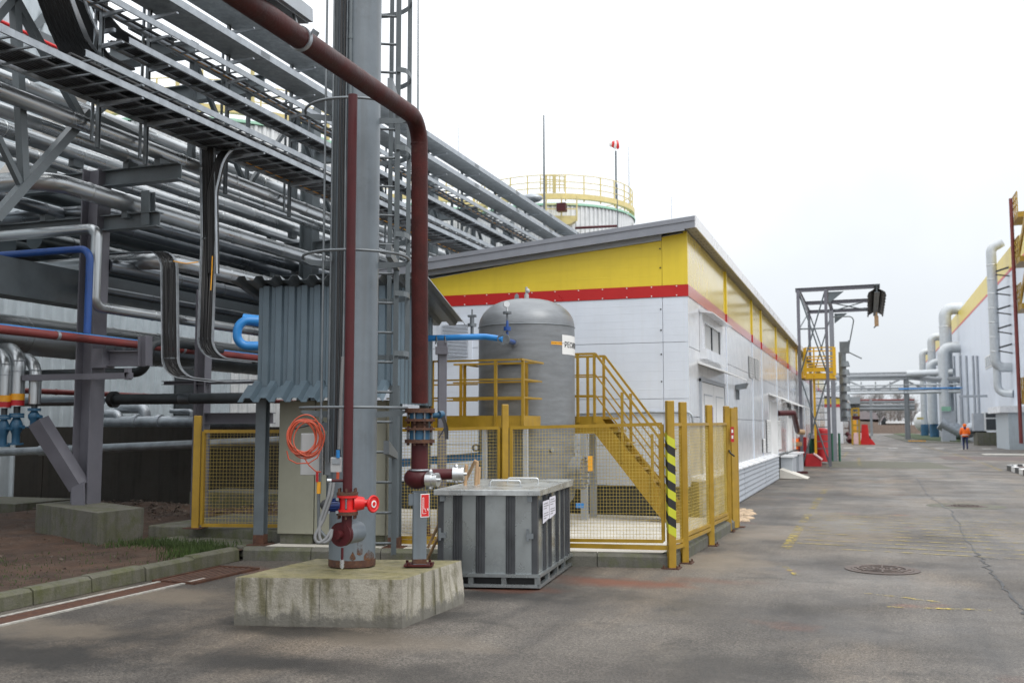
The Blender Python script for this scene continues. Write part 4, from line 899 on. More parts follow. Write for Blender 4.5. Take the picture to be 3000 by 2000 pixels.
# ---- blue air pipe to the tank
BPd = 13.2
bp = thing('blue_air_pipe', 'bright blue pipe with valve and gauge running into the grey tank', 'pipe', AD(1400, 990, BPd))
ent, nn_ = TS(1506, tz(1003, -.7))
P_ = [AD(1190, 993, 13.2), AD(1290, 990, 13.2), AD(1420, 983, 13.1), AD(1478, 1000, 12.9), ]
fl = AD(1475, 994, 13.0); nfl = (ent-fl).normalized()
b = MB(); b.tube(fillet([AD(1150, 994, 13.35), AD(1420, 986, 13.15), fl-nfl*.02], .25, 8), .041, 18); b.build('pipe', 'blue', bp)
b = MB(); b.cyl(fl-nfl*.03, fl+nfl*.0, .082, n=24); b.cyl(fl+nfl*.01, fl+nfl*.04, .082, n=24)
for k in range(8): 
    u1 = nfl.cross(V((0, 0, 1))).normalized(); v1 = nfl.cross(u1); a = k*math.pi/4; q = fl+(u1*math.cos(a)+v1*math.sin(a))*.066; b.cyl(q-nfl*.05, q+nfl*.06, .009, n=6)
b.build('flange', 'galv_dark', bp)
b = MB(); b.cyl(fl+nfl*.04, ent, .036, n=18); b.build('pipe', 'blue_deep', bp)
b = MB(); b.cyl(ent-nfl*.03, ent+nfl*.02, .06, n=20); b.build('weld_boss', 'tank_grey', bp)
g0 = fl.lerp(ent, .35); zq = lambda py: V((g0.x, g0.y, AD(1481, py, g0.dot(FW)-CP.dot(FW)).z))
b = MB(); b.cyl(g0, zq(970), .018, n=12); b.cyl(zq(968), zq(957), .05, n=18); b.cyl(zq(957), zq(938), .022, .014, n=12); b.build('valve', 'blue_deep', bp)
b = MB(); b.cyl(zq(938), zq(916), .013, n=10); b.cyl(zq(918), zq(912), .06, n=18); b.build('valve_stem', 'galv_dark', bp)
b = MB(); b.cyl(zq(912), zq(897), .012, n=8); b.cyl(zq(890)-hd*.025-LT*.012, zq(890)+hd*.02-LT*.012, .042, n=20); b.build('gauge', 'alu', bp)
b = MB(); v0 = AD(1383, 978, 13.3); b.cyl(v0, v0+V((0, 0, .1)), .022, n=10); b.cyl(v0+V((0, 0, .1)), v0+V((0, 0, .14)), .06, n=16); b.cyl(v0+V((0, 0, .14)), v0+V((0, 0, .22)), .03, n=12); b.box(v0+V((0, 0, .24)), (.11, .05, .03)); b.cyl(v0+V((0, 0, .24)), v0+V((0, 0, .33)), .012, n=8); b.build('safety_valve', 'galv_dark', bp)
spp = thing('pipe_support', 'square grey post carrying the blue pipe with a rectangular head', 'post', (AD(1296, 1500, 12.9).x, AD(1296, 1500, 12.9).y, .15))
q = AD(1296, 1050, 12.9); b = MB(); b.beam((q.x, q.y, .15), (q.x, q.y, AD(1296, 1025, 12.9).z), .11, .11, hd); b.build('shaft', 'steel_warm', spp, bevel=.006)
b = MB(); b.beam(AD(1276, 1027, 12.85), AD(1312, 1027, 12.85), .10, .10); b.beam(AD(1281, 1010, 12.9), AD(1310, 1010, 12.9), .06, .11); b.build('head', 'steel_warm', spp, bevel=.004)
b = MB(); 
for px in (1278, 1303): b.tube([AD(px-2, 1008, 12.95), AD(px, 985, 12.95), AD(px+3, 1005, 12.85)], .008, 6)
b.build('pipe_clip', 'galv_dark', spp)
# low blue pipe along the pad behind the fence
b = MB(); b.tube([AD(1180, 1355, 14.6), AD(1420, 1335, 14.2)], .06, 14); o = b.build('blue_drain_pipe', 'blue', None); tag(o, 'low blue pipe running behind the mesh fence near the pad', 'pipe')
# ---- yellow platform with railings beside the tank
PFy0, PFy1 = 12.75, 13.55
def pf(px, py, y_): return AY(px, py, y_)
zdk = AY(1450, 1217, PFy0).z; x0f, x1f = AY(1265, 1217, PFy0).x, AY(1530, 1217, PFy0).x
pfm = thing('service_platform', 'yellow steel service platform with pipe railings in front of the tank', 'platform', ((x0f+x1f)/2, PFy0, .15))
b = MB(); b.bx(x0f-.75, x1f, PFy0, PFy0+.012, zdk-.165, zdk); b.bx(x1f-.012, x1f, PFy0+.012, PFy1, zdk-.165, zdk); b.bx(x0f-.75, x1f-.012, PFy1-.012, PFy1, zdk-.16, zdk); b.build('fascia', 'yellow', pfm)
b = MB(); b.bx(x0f-.75, x1f-.013, PFy0+.013, PFy1-.013, zdk-.05, zdk-.02); b.build('deck', 'yellow', pfm)
ztop = AY(1450, 1057, PFy0).z
def pst(px, y_, zz, ex_=0): x = AY(px, 1217, y_).x; b = MB(); b.beam((x, y_, zdk-.17), (x, y_, zz), .038, .038, (0, 1, 0)); b.build('railing_post', 'yellow', pfm); return x
for px, y_ in ((1266, PFy0), (1452, PFy0), (1532, PFy0), (1350, PFy1), (1361, PFy1+.06), (1543, PFy1)): pst(px, y_, ztop)
rail = lambda p, q, s_=.04, nm='handrail': MB().beam(p, q, s_, .025 if s_ > .03 else s_).build(nm, 'yellow', pfm)
xl_ = x0f-.7
rail((xl_, PFy0, ztop+.012), (x1f-.05, PFy0, ztop+.012)); rail((x1f, PFy0-.06, ztop+.012), (x1f, PFy1+.1, ztop+.012)); rail((AY(1330, 1070, PFy1).x, PFy1, ztop+.014), (x1f-.02, PFy1, ztop+.014)); rail((AY(1362, 1070, PFy1).x, PFy1, ztop+.012), (AY(1362, 1070, PFy1).x, PFy1+.5, ztop+.012))
for f in (.33, .66):
    zz = zdk+(ztop-zdk)*f; rail((xl_, PFy0, zz), (x1f, PFy0, zz), .022, 'midrail'); rail((x1f, PFy0, zz), (x1f, PFy1+.05, zz), .022, 'midrail'); rail((AY(1328, 1070, PFy1).x, PFy1, zz), (x1f, PFy1, zz), .022, 'midrail')
    rail((AY(1240, 1070, PFy1+.6).x, PFy1+.6, zz), (AY(1400, 1070, PFy1+.6).x, PFy1+.6, zz), .022, 'midrail')
for px, y_ in ((1250, PFy0+.05), (1420, PFy0+.05), (1540, PFy0+.05), (1250, PFy1-.05), (1540, PFy1-.05)):
    x = AY(px, 1300, y_).x; b = MB(); b.beam((x, y_, .145), (x, y_, zdk-.17), .06, .06, (0, 1, 0)); b.build('leg', 'siding', pfm)
# ---- yellow stair on the right of the tank
SY0, SY1 = 15.15, 15.75
st = thing('yellow_stair', 'yellow steel stair with handrails descending to the right of the tank', 'stairs', AY(1740, 1500, SY0))
tpz = AY(1742, 1219, SY0).z; xt = AY(1742, 1219, SY0).x; xb = AY(1962, 1500, SY0).x; zfl = .15
for y_ in (SY0, SY1):
    b = MB(); b.prism([(xt-.55, y_, tpz), (xt+.08, y_, tpz), (xb+.15, y_, zfl+.16), (xb+.15, y_, zfl), (xb-.09, y_, zfl), (xt, y_, tpz-.27), (xt-.55, y_, tpz-.27)], (0, .012, 0)); b.build('stringer', 'yellow', st)
nst = 8
b = MB(); b.bx(-.12, .12, SY0+.014, SY1-.002, -.015, .015); b.v = [(x+xt+.12, y_, z+tpz-.03) for x, y_, z in b.v]; s0 = b.build('tread', 'yellow', st)
rep(s0, [((xb-xt-.1)*k/nst, 0, -(tpz-zfl)*k/nst*.97) for k in range(1, nst)])
b = MB(); b.bx(xt-.55, xt, SY0+.013, SY1-.001, tpz-.05, tpz-.02); b.build('landing', 'yellow', st)
sl = V((xb-xt, 0, zfl-tpz)).normalized()
for y_ in (SY0, SY1):
    for k, hh in enumerate((1.0, .66, .33)):
        a = V((xt-.55, y_, tpz+hh*.98)); c = V((xt+.02, y_, tpz+hh*.98)); e = V((xb, y_, zfl+.1+hh*.98)); m = .035 if k == 0 else .022
        for p, q in ((a, c), (c, e)): b = MB(); b.beam(p, q, m, m); b.build('handrail' if k == 0 else 'midrail', 'yellow', st)
    for f in (-.27, 0, .38, .78):
        x = xt+(xb-xt)*f if f > 0 else xt+f*1.0-.0; zz = tpz+(zfl-tpz)*max(f, 0); b = MB(); b.beam((x, y_, zz-.1), (x, y_, zz+.98), .04, .04, (0, 1, 0)); b.build('railing_post', 'yellow', st)
for px, y_ in ((1712, SY0+.02), (1738, SY1-.02)): x = AY(px, 1400, y_).x; b = MB(); b.beam((x, y_, .145), (x, y_, tpz-.28), .10, .10, (0, 1, 0)); b.build('leg', 'siding', st)
# ================================================================== CORRUGATED SHED AND CABINETS
SHD = thing('corrugated_shed', 'raised shed of grey corrugated sheet with a sloping corrugated canopy', 'shed', AD(860, 1600, 12.4))
A0 = G(757, 1597, .14); fy = V((.985, .17, 0)).normalized(); sy_ = V((-.17, .985, 0))
def SH_(a, c, z): return V((A0.x, A0.y, 0))+fy*a+sy_*c+V((0, 0, z))
dsh = A0.length
def shz(py, px=757): r_ = ray(px, py); return CAMZ+r_.z*math.hypot(A0.x, A0.y)/math.hypot(r_.x, r_.y)
zt_, zb_ = shz(850), shz(1132)
W_ = 1.78; Dp = 1.5
b = MB(); a, c = SH_(-.06, 0, 0), SH_(W_, 0, 0); b.corr(a, c, zb_, zt_+.05, .165, .035, -sy_); b.build('front_sheet', 'corr', SHD)
b = MB(); a, c = SH_(W_, .0, 0), SH_(W_, Dp, 0); b.corr(a, c, zb_-.22, zt_+.04, .165, .03, fy, ze=zt_-.12); b.build('side_sheet', 'corr', SHD)
b = MB(); a, c = SH_(-.06, .0, 0), SH_(-.06, Dp, 0); b.corr(a, c, zb_, zt_+.02, .165, .03, -fy); b.build('side_sheet', 'corr', SHD)
def corr_slope(p, q, dn, per, dep, name, m):          # sheet with ribs running along dn, across p->q
    p, q, dn = V(p), V(q), V(dn); d = q-p; n = max(1, round(d.length/per)); nr = d.cross(dn).normalized(); nr = nr if nr.z > 0 else -nr; vs = []
    for i in range(n):
        for u_, h in ((0, 0), (.35, 0), (.5, 1), (.85, 1)): s_ = p+d*((i+u_)/n)+nr*(h*dep); vs += [s_, s_+dn]
    vs += [q, q+dn]; b = MB(); b.add(vs, [(2*i, 2*i+2, 2*i+3, 2*i+1) for i in range(len(vs)//2-1)]); o = b.build(name, m, SHD, solid=.003); return o
corr_slope(SH_(-.32, -.30, zt_+.09), SH_(W_+.42, -.30, zt_+.06), sy_*2.1+V((0, 0, -.36)), .225, .055, 'roof_sheet', 'galv_dark')
corr_slope(SH_(-.18, -.30, zb_-.20), SH_(W_-.12, -.30, zb_-.20), sy_*.30+V((0, 0, .22)), .215, .06, 'canopy_sheet', 'corr')
b = MB(); b.bx(0, 1, 0, 1, 0, 1); b.v = [tuple(SH_(-.05+x*(W_+.03), .03+y_*(Dp-.05), zb_+.01+z*.06)) for x, y_, z in b.v]; b.build('floor_frame', 'steel', SHD)
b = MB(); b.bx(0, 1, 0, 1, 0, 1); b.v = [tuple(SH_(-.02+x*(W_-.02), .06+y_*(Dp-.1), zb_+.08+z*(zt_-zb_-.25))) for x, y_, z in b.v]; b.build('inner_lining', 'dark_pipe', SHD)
for a in (.0, W_-.06):
    for c in (.0, Dp-.1):
        b = MB(); q = SH_(a, c+.05, .14); b.ibeam(q, SH_(a, c+.05, zb_), .13, .13, .014, sy_); b.build('leg', 'steel', SHD)
        b = MB(); b.box(q+V((0, 0, .008)), (.25, .25, .014), .17); b.beam(q+V((0, 0, .015)), q+V((0, 0, .13)), .135, .135, sy_); b.build('base_plate', 'rust', SHD)
cab_w = [(798, 910), (910, 1010), (1010, 1125)]
lbs = ['tall beige electrical cabinet under the shed, leftmost and fully visible', 'tall beige electrical cabinet under the shed behind the grey pole', 'tall beige electrical cabinet under the shed at the ladder side']
k0 = .17
for (pa_, pb_), lb in zip(cab_w, lbs):
    a0 = (pa_-757)/FPX*12.25*1.02; a1 = (pb_-757)/FPX*12.25*1.02
    cb = thing('cabinet', lb, 'cabinet', SH_((a0+a1)/2, .3, .15), 'beige cabinets under the shed')
    mk_ = lambda x0, x1, y0, y1, z0, z1: MB().hexa([SH_(x0, y0, z0), SH_(x1, y0, z0), SH_(x1, y1, z0), SH_(x0, y1, z0), SH_(x0, y0, z1), SH_(x1, y0, z1), SH_(x1, y1, z1), SH_(x0, y1, z1)])
    mk_(a0+.004, a1-.004, .16, .6, .27, 1.92).build('body', 'beige', cb)
    mk_(a0+.006, a1-.006, .14, .158, .275, 1.915).build('door', 'beige', cb, bevel=.004)
    mk_(a0+.03, a1-.03, .18, .58, .15, .27).build('plinth', 'conc', cb)
b = MB(); p_ = SH_(1.46, .28, 0); 
# left mesh fence
FL = thing('side_mesh_fence', 'yellow mesh fence panel between the soil heap and the shed', 'fence', G(572, 1547, .26)); FNs = FN; FN = FL
q0 = G(572, 1547, .26); q1 = q0+V((2.25, .55, 0)); q0z = lambda py: zOf(q0, py, 572)
b = MB(); b.beam((q0.x, q0.y, .26), (q0.x, q0.y, q0z(1217)), .095, .095, hd); b.build('post', 'yellow', FL, bevel=.008)
b = MB(); b.box((q0.x, q0.y, .266), (.24, .22, .012)); b.build('base_plate', 'rust', FL)
b = MB(); b.beam((q1.x, q1.y, .1), (q1.x, q1.y, q0z(1217)), .105, .105, (0, 1, 0)); b.build('post', 'yellow', FL)
dq = (q1-q0).normalized(); panel(q0+dq*.09, q1-dq*.09, (q0z(1537), q0z(1537)), (q0z(1263), q0z(1263)), .042, .045); FN = FNs
# ================================================================== WHITE AND YELLOW BUILDING
BX1, BX0, BY0, BY1 = -2.72, -8.6, 16.3, 72.0
bd = thing('pump_building', 'long white hall with yellow top band, red stripe and grey sloping roof edge', 'building', (BX1, BY0, 0))
def zw(py, px=2014): p = AY(px, py, BY0); return p.z
zRb, zRt = zw(867), zw(833)                     # red stripe
def ztopw(x): return zw(678)+(x-BX1)*(zw(678)-AY(1262, 814, BY0).z)/(BX1-AY(1262, 814, BY0).x)
# core walls behind the cladding
b = MB(); b.prism([(BX1-.06, BY0+.06, 0), (BX1-.06, BY0+.06, ztopw(BX1)), (BX0, BY0+.06, ztopw(BX0)), (BX0, BY0+.06, 0)], (0, BY1-BY0-.06, 0)); b.build('wall', 'wall_white', bd)
# end wall cladding panels, horizontal, with recessed joints
def endpanel(x0, x1, z0, z1, m, z1b=None):
    z1b = z1 if z1b is None else z1b
    b = MB(); b.prism([(x0+.004, BY0+.055, z0+.004), (x1-.004, BY0+.055, z0+.004), (x1-.004, BY0+.055, z1-.004), (x0+.004, BY0+.055, z1b-.004)], (0, -.055, 0))
    if z1b == z1 and z1-z0 > .5:
        for k in range(1, 6): zz = z0+(z1-z0)*k/6; b.add([(x0+.006, BY0-.0005, zz-.006), (x1-.006, BY0-.0005, zz-.006), (x1-.006, BY0-.0016, zz), (x0+.006, BY0-.0016, zz), (x0+.006, BY0-.0005, zz+.006), (x1-.006, BY0-.0005, zz+.006)], [(0, 1, 2, 3), (3, 2, 5, 4)])
    return b.build('wall_panel', m, bd)
xc0 = BX1-.42
zs_ = [.62, zw(1330, 1800), zw(1213, 1800), zw(1012, 1800), zRb]; zs_ = [.62, 1.28, 2.05, 2.98, zRb]
for a, c in zip(zs_, zs_[1:]): endpanel(BX0, xc0, a, c, 'wall_white'); endpanel(xc0, BX1, a, c, 'wall_white')
b = MB(); b.prism([(BX0, BY0+.055, zRt+.003), (xc0-.003, BY0+.055, zRt+.003), (xc0-.003, BY0+.055, ztopw(xc0)-.02), (BX0, BY0+.055, ztopw(BX0)-.02)], (0, -.055, 0))
for k in range(1, 9):
    zz = zRt+.17*k; xa = BX0
    while ztopw(xa) < zz+.06 and xa < xc0-.3: xa += .1
    if xa < xc0-.2 and ztopw(xa) > zz+.05: b.add([(xa, BY0-.0005, zz-.006), (xc0-.01, BY0-.0005, zz-.006), (xc0-.01, BY0-.0016, zz), (xa, BY0-.0016, zz), (xa, BY0-.0005, zz+.006), (xc0-.01, BY0-.0005, zz+.006)], [(0, 1, 2, 3), (3, 2, 5, 4)])
b.build('wall_panel', 'wall_yellow', bd)
b = MB(); b.prism([(xc0+.003, BY0+.055, zRt+.003), (BX1, BY0+.055, zRt+.003), (BX1, BY0+.055, ztopw(BX1)-.02), (xc0+.003, BY0+.055, ztopw(xc0)-.02)], (0, -.062, 0)); b.build('corner_trim', 'wall_yellow', bd)
b = MB(); b.bx(BX0, BX1+.01, BY0-.012, BY0+.05, zRb, zRt); b.build('red_stripe', 'wall_red', bd)
b = MB()
for k in range(14):
    x = BX1-.18-.42*k
    for zz in (zRb+.02, zRt-.02): b.box((x, BY0-.014, zz), (.018, .008, .018))
b.build('stripe_screw', 'white', bd)
b = MB()
for zz in (zRb-.2, zRb-.55, zRb-.95, zRb-1.4, zRb-1.9, zRt+.3, zRt+.62): b.box((xc0-.03, BY0-.004, zz), (.022, .01, .022))
b.build('panel_screw', 'black', bd)
# plinth on the end wall (dark)
b = MB(); b.bx(BX0, BX1, BY0+.02, BY0+.06, 0, .61); b.build('plinth', 'dark_pipe', bd)
# roof: fascias and slab
th = zw(632, 2032)-zw(668, 2032)
xr_, ys_ = BX1+.17, BY0-.22
def zr(x): return AY(2032, 632, ys_).z+(x-xr_)*(AY(2032, 632, ys_).z-AY(1258, 755, ys_).z)/(xr_-AY(1258, 755, ys_).x)
b = MB(); b.prism([(BX0-.3, ys_+.03, zr(BX0-.3)-.06), (xr_-.03, ys_+.03, zr(xr_)-.06), (xr_-.03, ys_+.03, zr(xr_)-.01), (BX0-.3, ys_+.03, zr(BX0-.3)-.01)], (0, BY1-ys_, 0)); b.build('roof', 'roof_white', bd)
b = MB(); b.prism([(BX0-.3, ys_, zr(BX0-.3)-.215), (BX1+.0, ys_, zr(BX1)-.215), (BX1+.0, ys_, zr(BX1)-.19), (xr_, ys_, zr(xr_)-.19), (xr_, ys_, zr(xr_)-.06), (BX0-.3, ys_, zr(BX0-.3)-.06)], (0, .025, 0)); b.build('roof_fascia', 'trim', bd)
b = MB(); b.prism([(BX0-.3, ys_-.015, zr(BX0-.3)-.075), (xr_, ys_-.015, zr(xr_)-.075), (xr_, ys_-.015, zr(xr_)), (BX0-.3, ys_-.015, zr(BX0-.3))], (0, .06, 0)); b.build('roof_flashing', 'trim', bd)
b = MB(); b.prism([(BX0-.3, ys_+.17, zr(BX0-.3)-.285), (BX1-.42, ys_+.17, zr(BX1-.42)-.285), (BX1-.42, ys_+.17, zr(BX1-.42)-.19), (BX0-.3, ys_+.17, zr(BX0-.3)-.19)], (0, .045, 0)); b.build('soffit_trim', 'siding', bd)
b = MB(); b.bx(xr_, xr_+.02, ys_, BY1, zr(xr_)-.19, zr(xr_)); b.build('eave_fascia', 'roof_white', bd)
b = MB(); b.bx(BX1+.005, xr_-.001, ys_+.026, BY1, zr(xr_)-.19, zr(xr_)-.17); b.build('soffit', 'soffit_bounce', bd)
b = MB()
for k in range(90):
    for dx in (.06, .12): b.box((BX1+dx, BY0-.1+k*.3, zr(xr_)-.192), (.03, .03, .004))
stuff(b.build('soffit_vent', 'black', bd))
# road side wall: glossy panels between mullions
mul = [BY0, 21.0, 26.0, 28.4, 33.3, 38.3, 43.3, 48.3, 53.3, 58.3, 63.3, BY1]
zsof = zr(xr_)-.195
for k in range(len(mul)-1):
    y0, y1 = mul[k]+(.0 if k == 0 else .05), mul[k+1]-.05
    for z0, z1, m in ((.66, 1.75, 'gloss_white'), (1.756, 2.9, 'gloss_white'), (2.906, zRb, 'gloss_white'), (zRt+.002, zsof, 'gloss_yellow')):
        b = MB(); b.bx(BX1-.06, BX1+random.uniform(-.002, .002), y0+.006, y1-.006, z0+.003, z1-.003); b.build('wall_panel', m, bd)
    b = MB(); b.bx(BX1-.05, BX1+.012, y0, y1, zRb, zRt); b.build('red_stripe', 'gloss_red', bd)
    if k:
        b = MB(); b.bx(BX1-.05, BX1+.03, mul[k]-.045, mul[k]+.045, zRt, zsof); b.build('mullion', 'wall_yellow', bd)
        b = MB(); b.bx(BX1-.05, BX1+.03, mul[k]-.045, mul[k]+.045, zRb, zRt-.002); b.build('mullion', 'wall_red', bd)
        b = MB(); b.bx(BX1-.05, BX1+.014, mul[k]-.045, mul[k]+.045, .66, zRb-.002); b.build('mullion', 'wall_white', bd)
# window with frame
def wz(px, py): return AX(px, py, BX1)
w0, w1 = wz(2056, 948), wz(2105, 1047); wy0, wy1 = w0.y, w1.y; wz1, wz0 = wz(2060, 948).z, wz(2060, 1025).z
b = MB(); 
for q in ((wy0-.28, wy0, wz0-.1, wz1+.16), (wy1, wy1+.28, wz0-.1, wz1+.16), (wy0, wy1, wz1, wz1+.16), (wy0-.3, wy1+.3, wz0-.18, wz0)): b.bx(BX1+.002, BX1+(.12 if q[1]-q[0] > 2.4 else .05), *q)
wf = b.build('window', 'gloss_white', bd)
b = MB(); b.bx(BX1+.001, BX1+.012, wy0, wy1, wz0, wz1); b.build('pane', 'blind', wf)
for ya, yb, xx in (((wy0+wy1)/2-.03, (wy0+wy1)/2+.03, .035), (wy0, wy0+.04, .03), (wy1-.04, wy1, .03)): b = MB(); b.bx(BX1+.013, BX1+xx, ya, yb, wz0, wz1); b.build('frame_bar', 'dark_pipe', wf)
b = MB(); b.prism([(BX1+.01, wy0-.32, wz1+.22), (BX1+.24, wy0-.32, wz1+.15), (BX1+.24, wy0-.32, wz1+.13), (BX1+.01, wy0-.32, wz1+.16)], (0, wy1-wy0+.64, 0)); b.build('hood', 'gloss_white', wf)
# door with canopy
d0, d1 = wz(2053, 1300).y, wz(2120, 1300).y; dz = wz(2056, 1120).z
for k, (a, c) in enumerate(((d0, (d0+d1)/2-.01), ((d0+d1)/2+.01, d1))):
    b = MB(); b.bx(BX1+.002, BX1+.03, a, c, .68, dz); dd = b.build('door', 'white', bd)
    b = MB(); b.bx(BX1+.032, BX1+.036, a+.25, a+.27, .9, dz-.2); b.bx(BX1+.032, BX1+.036, a+.25, c-.2, dz-.22, dz-.2); b.build('door_trim', 'siding', dd)
    if k == 0: b = MB(); b.bx(BX1+.032, BX1+.036, c-.85, c-.15, 1.45, 1.95); b.build('notice', 'purple', dd)
    else: b = MB(); b.bx(BX1+.032, BX1+.06, c-.35, c-.3, 1.55, 1.65); b.build('handle', 'black', dd)
b = MB(); b.bx(BX1+.001, BX1+.04, d0-.09, d0-.005, .68, dz+.06); b.bx(BX1+.001, BX1+.04, d1+.005, d1+.09, .68, dz+.06); b.bx(BX1+.001, BX1+.045, d0-.09, d1+.09, dz+.01, dz+.08); b.build('door_frame', 'siding', bd)
def canopy(y0, y1, z): b = MB(); b.prism([(BX1+.005, y0, z+.20), (BX1+.45, y0, z+.02), (BX1+.45, y0, z), (BX1+.005, y0, z+.15)], (0, y1-y0, 0)); b.build('canopy', 'white', bd)
canopy(d0-.2, d1+.3, dz+.16)
for px0, px1, py in ((2249, 2276, 1160), (2287, 2302, 1172), (2300, 2318, 1180), (2322, 2339, 1184)):
    a, c, zc = wz(px0+3, 1200).y, wz(px1, 1200).y, wz(px0, py).z; canopy(a, c, zc-.1)
    if px0 != 2287: b = MB(); b.bx(BX1+.003, BX1+.03, a+.2, c-.2, .68, zc-.15); b.build('door', 'white', bd)
    if px0 in (2300, 2322):
        for q in (.35, .62): b = MB(); b.bx(BX1+.031, BX1+.036, a+(c-a)*q, a+(c-a)*(q+.16), 1.9, 2.45); b.build('door_window', 'dark_pipe', bd)
# louvres
def louvre(px0, px1, py0, py1, n):
    a, c = wz(px0, 1250), wz(px1, 1250); z1_, z0_ = wz((px0+px1)/2, py0).z, wz((px0+px1)/2, py1).z
    b = MB(); b.bx(BX1+.003, BX1+.02, a.y, c.y, z0_, z1_); lv = b.build('louvre', 'black', bd)
    h = (z1_-z0_)/n; b = MB(); b.prism([(BX1+.021, a.y, z0_+h*.45), (BX1+.05, a.y, z0_+h*.2), (BX1+.05, a.y, z0_+h*.3), (BX1+.021, a.y, z0_+h*.95)], (0, c.y-a.y, 0)); s_ = b.build('slat', 'white', lv); rep(s_, [(0, 0, h*k) for k in range(1, n)])
for q in ((2194, 2206, 1043, 1110, 8), (2211, 2222, 1050, 1113, 8)):
    a, c = wz(q[0], 1080), wz(q[1], 1080); z1_, z0_ = wz(q[0], q[2]).z, wz(q[0], q[3]-6).z
    b = MB(); b.bx(BX1+.003, BX1+.02, a.y, c.y, z0_, z1_); v_ = b.build('vent_grille', 'dark_pipe', bd)
    b = MB()
    for k in range(4): yy = a.y+(c.y-a.y)*k/3.0; b.bx(BX1+.021, BX1+.03, yy-.03, yy+.03, z0_, z1_)
    for k in range(9): zz = z0_+(z1_-z0_)*k/8; b.bx(BX1+.031, BX1+.034, a.y, c.y, zz-.006, zz+.006)
    b.build('bars', 'white', v_)
louvre(2232, 2237, 1285, 1325, 9); louvre(2244, 2257, 1230, 1323, 20); louvre(2275, 2285, 1232, 1316, 20)
# louvre on the end wall behind the blue pipe
a, c = AY(1298, 950, BY0), AY(1372, 1045, BY0); z1_, z0_ = a.z, c.z
b = MB(); b.bx(a.x-.08, c.x+.08, BY0-.02, BY0-.001, z0_-.06, z1_+.08); lv = b.build('louvre', 'wall_white', bd)
b = MB(); b.bx(a.x, c.x, BY0-.026, BY0-.0205, z0_, z1_); b.build('opening', 'black', lv)
n = 24; h = (z1_-z0_)/n; b = MB(); b.prism([(a.x, BY0-.027, z0_+h*.4), (a.x, BY0-.05, z0_+h*.15), (a.x, BY0-.05, z0_+h*.35), (a.x, BY0-.027, z0_+h*.9)], (c.x-a.x, 0, 0)); s_ = b.build('slat', 'wall_white', lv); rep(s_, [(0, 0, h*k) for k in range(1, n)])
# flood lamp, plinth siding, ramps
q = wz(2155, 1130); b = MB(); b.prism([(q.x+.01, q.y-.1, q.z+.02), (q.x+.26, q.y-.1, q.z+.06), (q.x+.20, q.y-.1, q.z-.06), (q.x+.01, q.y-.1, q.z-.08)], (0, .35, 0)); b.beam(q+V((.03, .05, -.08)), q+V((.03, .05, -.3)), .03, .06); b.beam(q+V((.03, .3, -.08)), q+V((.03, .3, -.3)), .03, .06); b.build('wall_lamp', 'galv_dark', bd)
PX = BX1+.18; zpl = AX(2200, 1359, PX).z; yE = AX(2283, 1391, PX).y
b = MB(); b.prism([(BX1, BY0+.1, zpl+.05), (PX+.03, BY0+.1, zpl-.01), (PX+.03, BY0+.1, zpl-.035), (BX1, BY0+.1, zpl-.03)], (0, yE-BY0-.1, 0)); b.build('plinth_flashing', 'roof_white', bd)
nb = 6; hb = (zpl-.06)/nb
for ya, yb in ((BY0+.1, 22.3), (22.34, 27.1), (27.14, yE)):
    b = MB(); b.prism([(PX-.06, ya, .02), (PX, ya, .02), (PX+.006, ya, .02+hb*.25), (PX-.012, ya, .02+hb*.95), (PX-.06, ya, .02+hb*.95)], (0, yb-ya, 0)); s_ = b.build('siding_board', 'siding', bd); rep(s_, [(0, 0, hb*k) for k in range(1, nb)])
b = MB(); b.bx(BX1-.02, PX-.07, BY0+.2, BY1, 0, zpl-.04); b.build('plinth', 'dark_pipe', bd)
for ya, yb in ((yE+1.3, yE+3.2), (yE+4.6, yE+7)):
    b = MB(); b.bx(PX-.05, PX+.3, ya, yb, .0, .62); b.build('entry_step', 'siding', bd)
    b = MB(); b.bx(PX-.05, PX+.34, ya-.05, yb+.05, .622, .67); b.build('step_slab', 'roof_white', bd)
b = MB(); b.add([(PX, yE+.2, .02), (PX+.8, yE+.3, .01), (PX+.8, yE+1.6, .01), (PX, yE+1.6, .02), (PX, yE+.2, .3), (PX, yE+1.6, .3)], [(4, 1, 2, 5), (0, 1, 4), (3, 5, 2), (0, 4, 5, 3)]); o = b.build('loading_ramp', 'pad'); tag(o, 'pale concrete ramp against the grey siding plinth of the hall', 'ramp')
b = MB(); 
for k in range(60):
    p = G(2175+random.uniform(-14, 25), 1505+random.uniform(-15, 22)); s = .03+.05*random.random(); b.ball(p, s, 6, 4, (1.5, 1.5, .6))
stuff(b.build('sand_heap', 'sand'))
fp = thing('fire_connection', 'dark red elbow pipe with brass cap on the white hall wall', 'pipe', wz(2295, 1300))
b = MB(); b.tube(fillet([wz(2279, 1210), wz(2284, 1209)+V((.45, 0, 0)), wz(2297, 1262)+V((.45, 0, .0))], .3, 8), .09, 14); b.build('pipe', 'oxide2', fp)
b = MB(); q = wz(2297, 1264)+V((.45, 0, 0)); b.cyl(q, q+V((.22, .1, -.02)), .09, n=12); b.build('coupling', 'wood', fp)
b = MB(); b.tube(fillet([AY(1690, 1212, BY0-.03), AY(1900, 1207, BY0-.03), AY(2028, 1207, BY0-.03), AY(2030, 1240, BY0-.03)], .1), .018, 8); o = b.build('wall_conduit', 'galv'); tag(o, 'thin grey conduit crossing the white end wall above the stair', 'conduit')
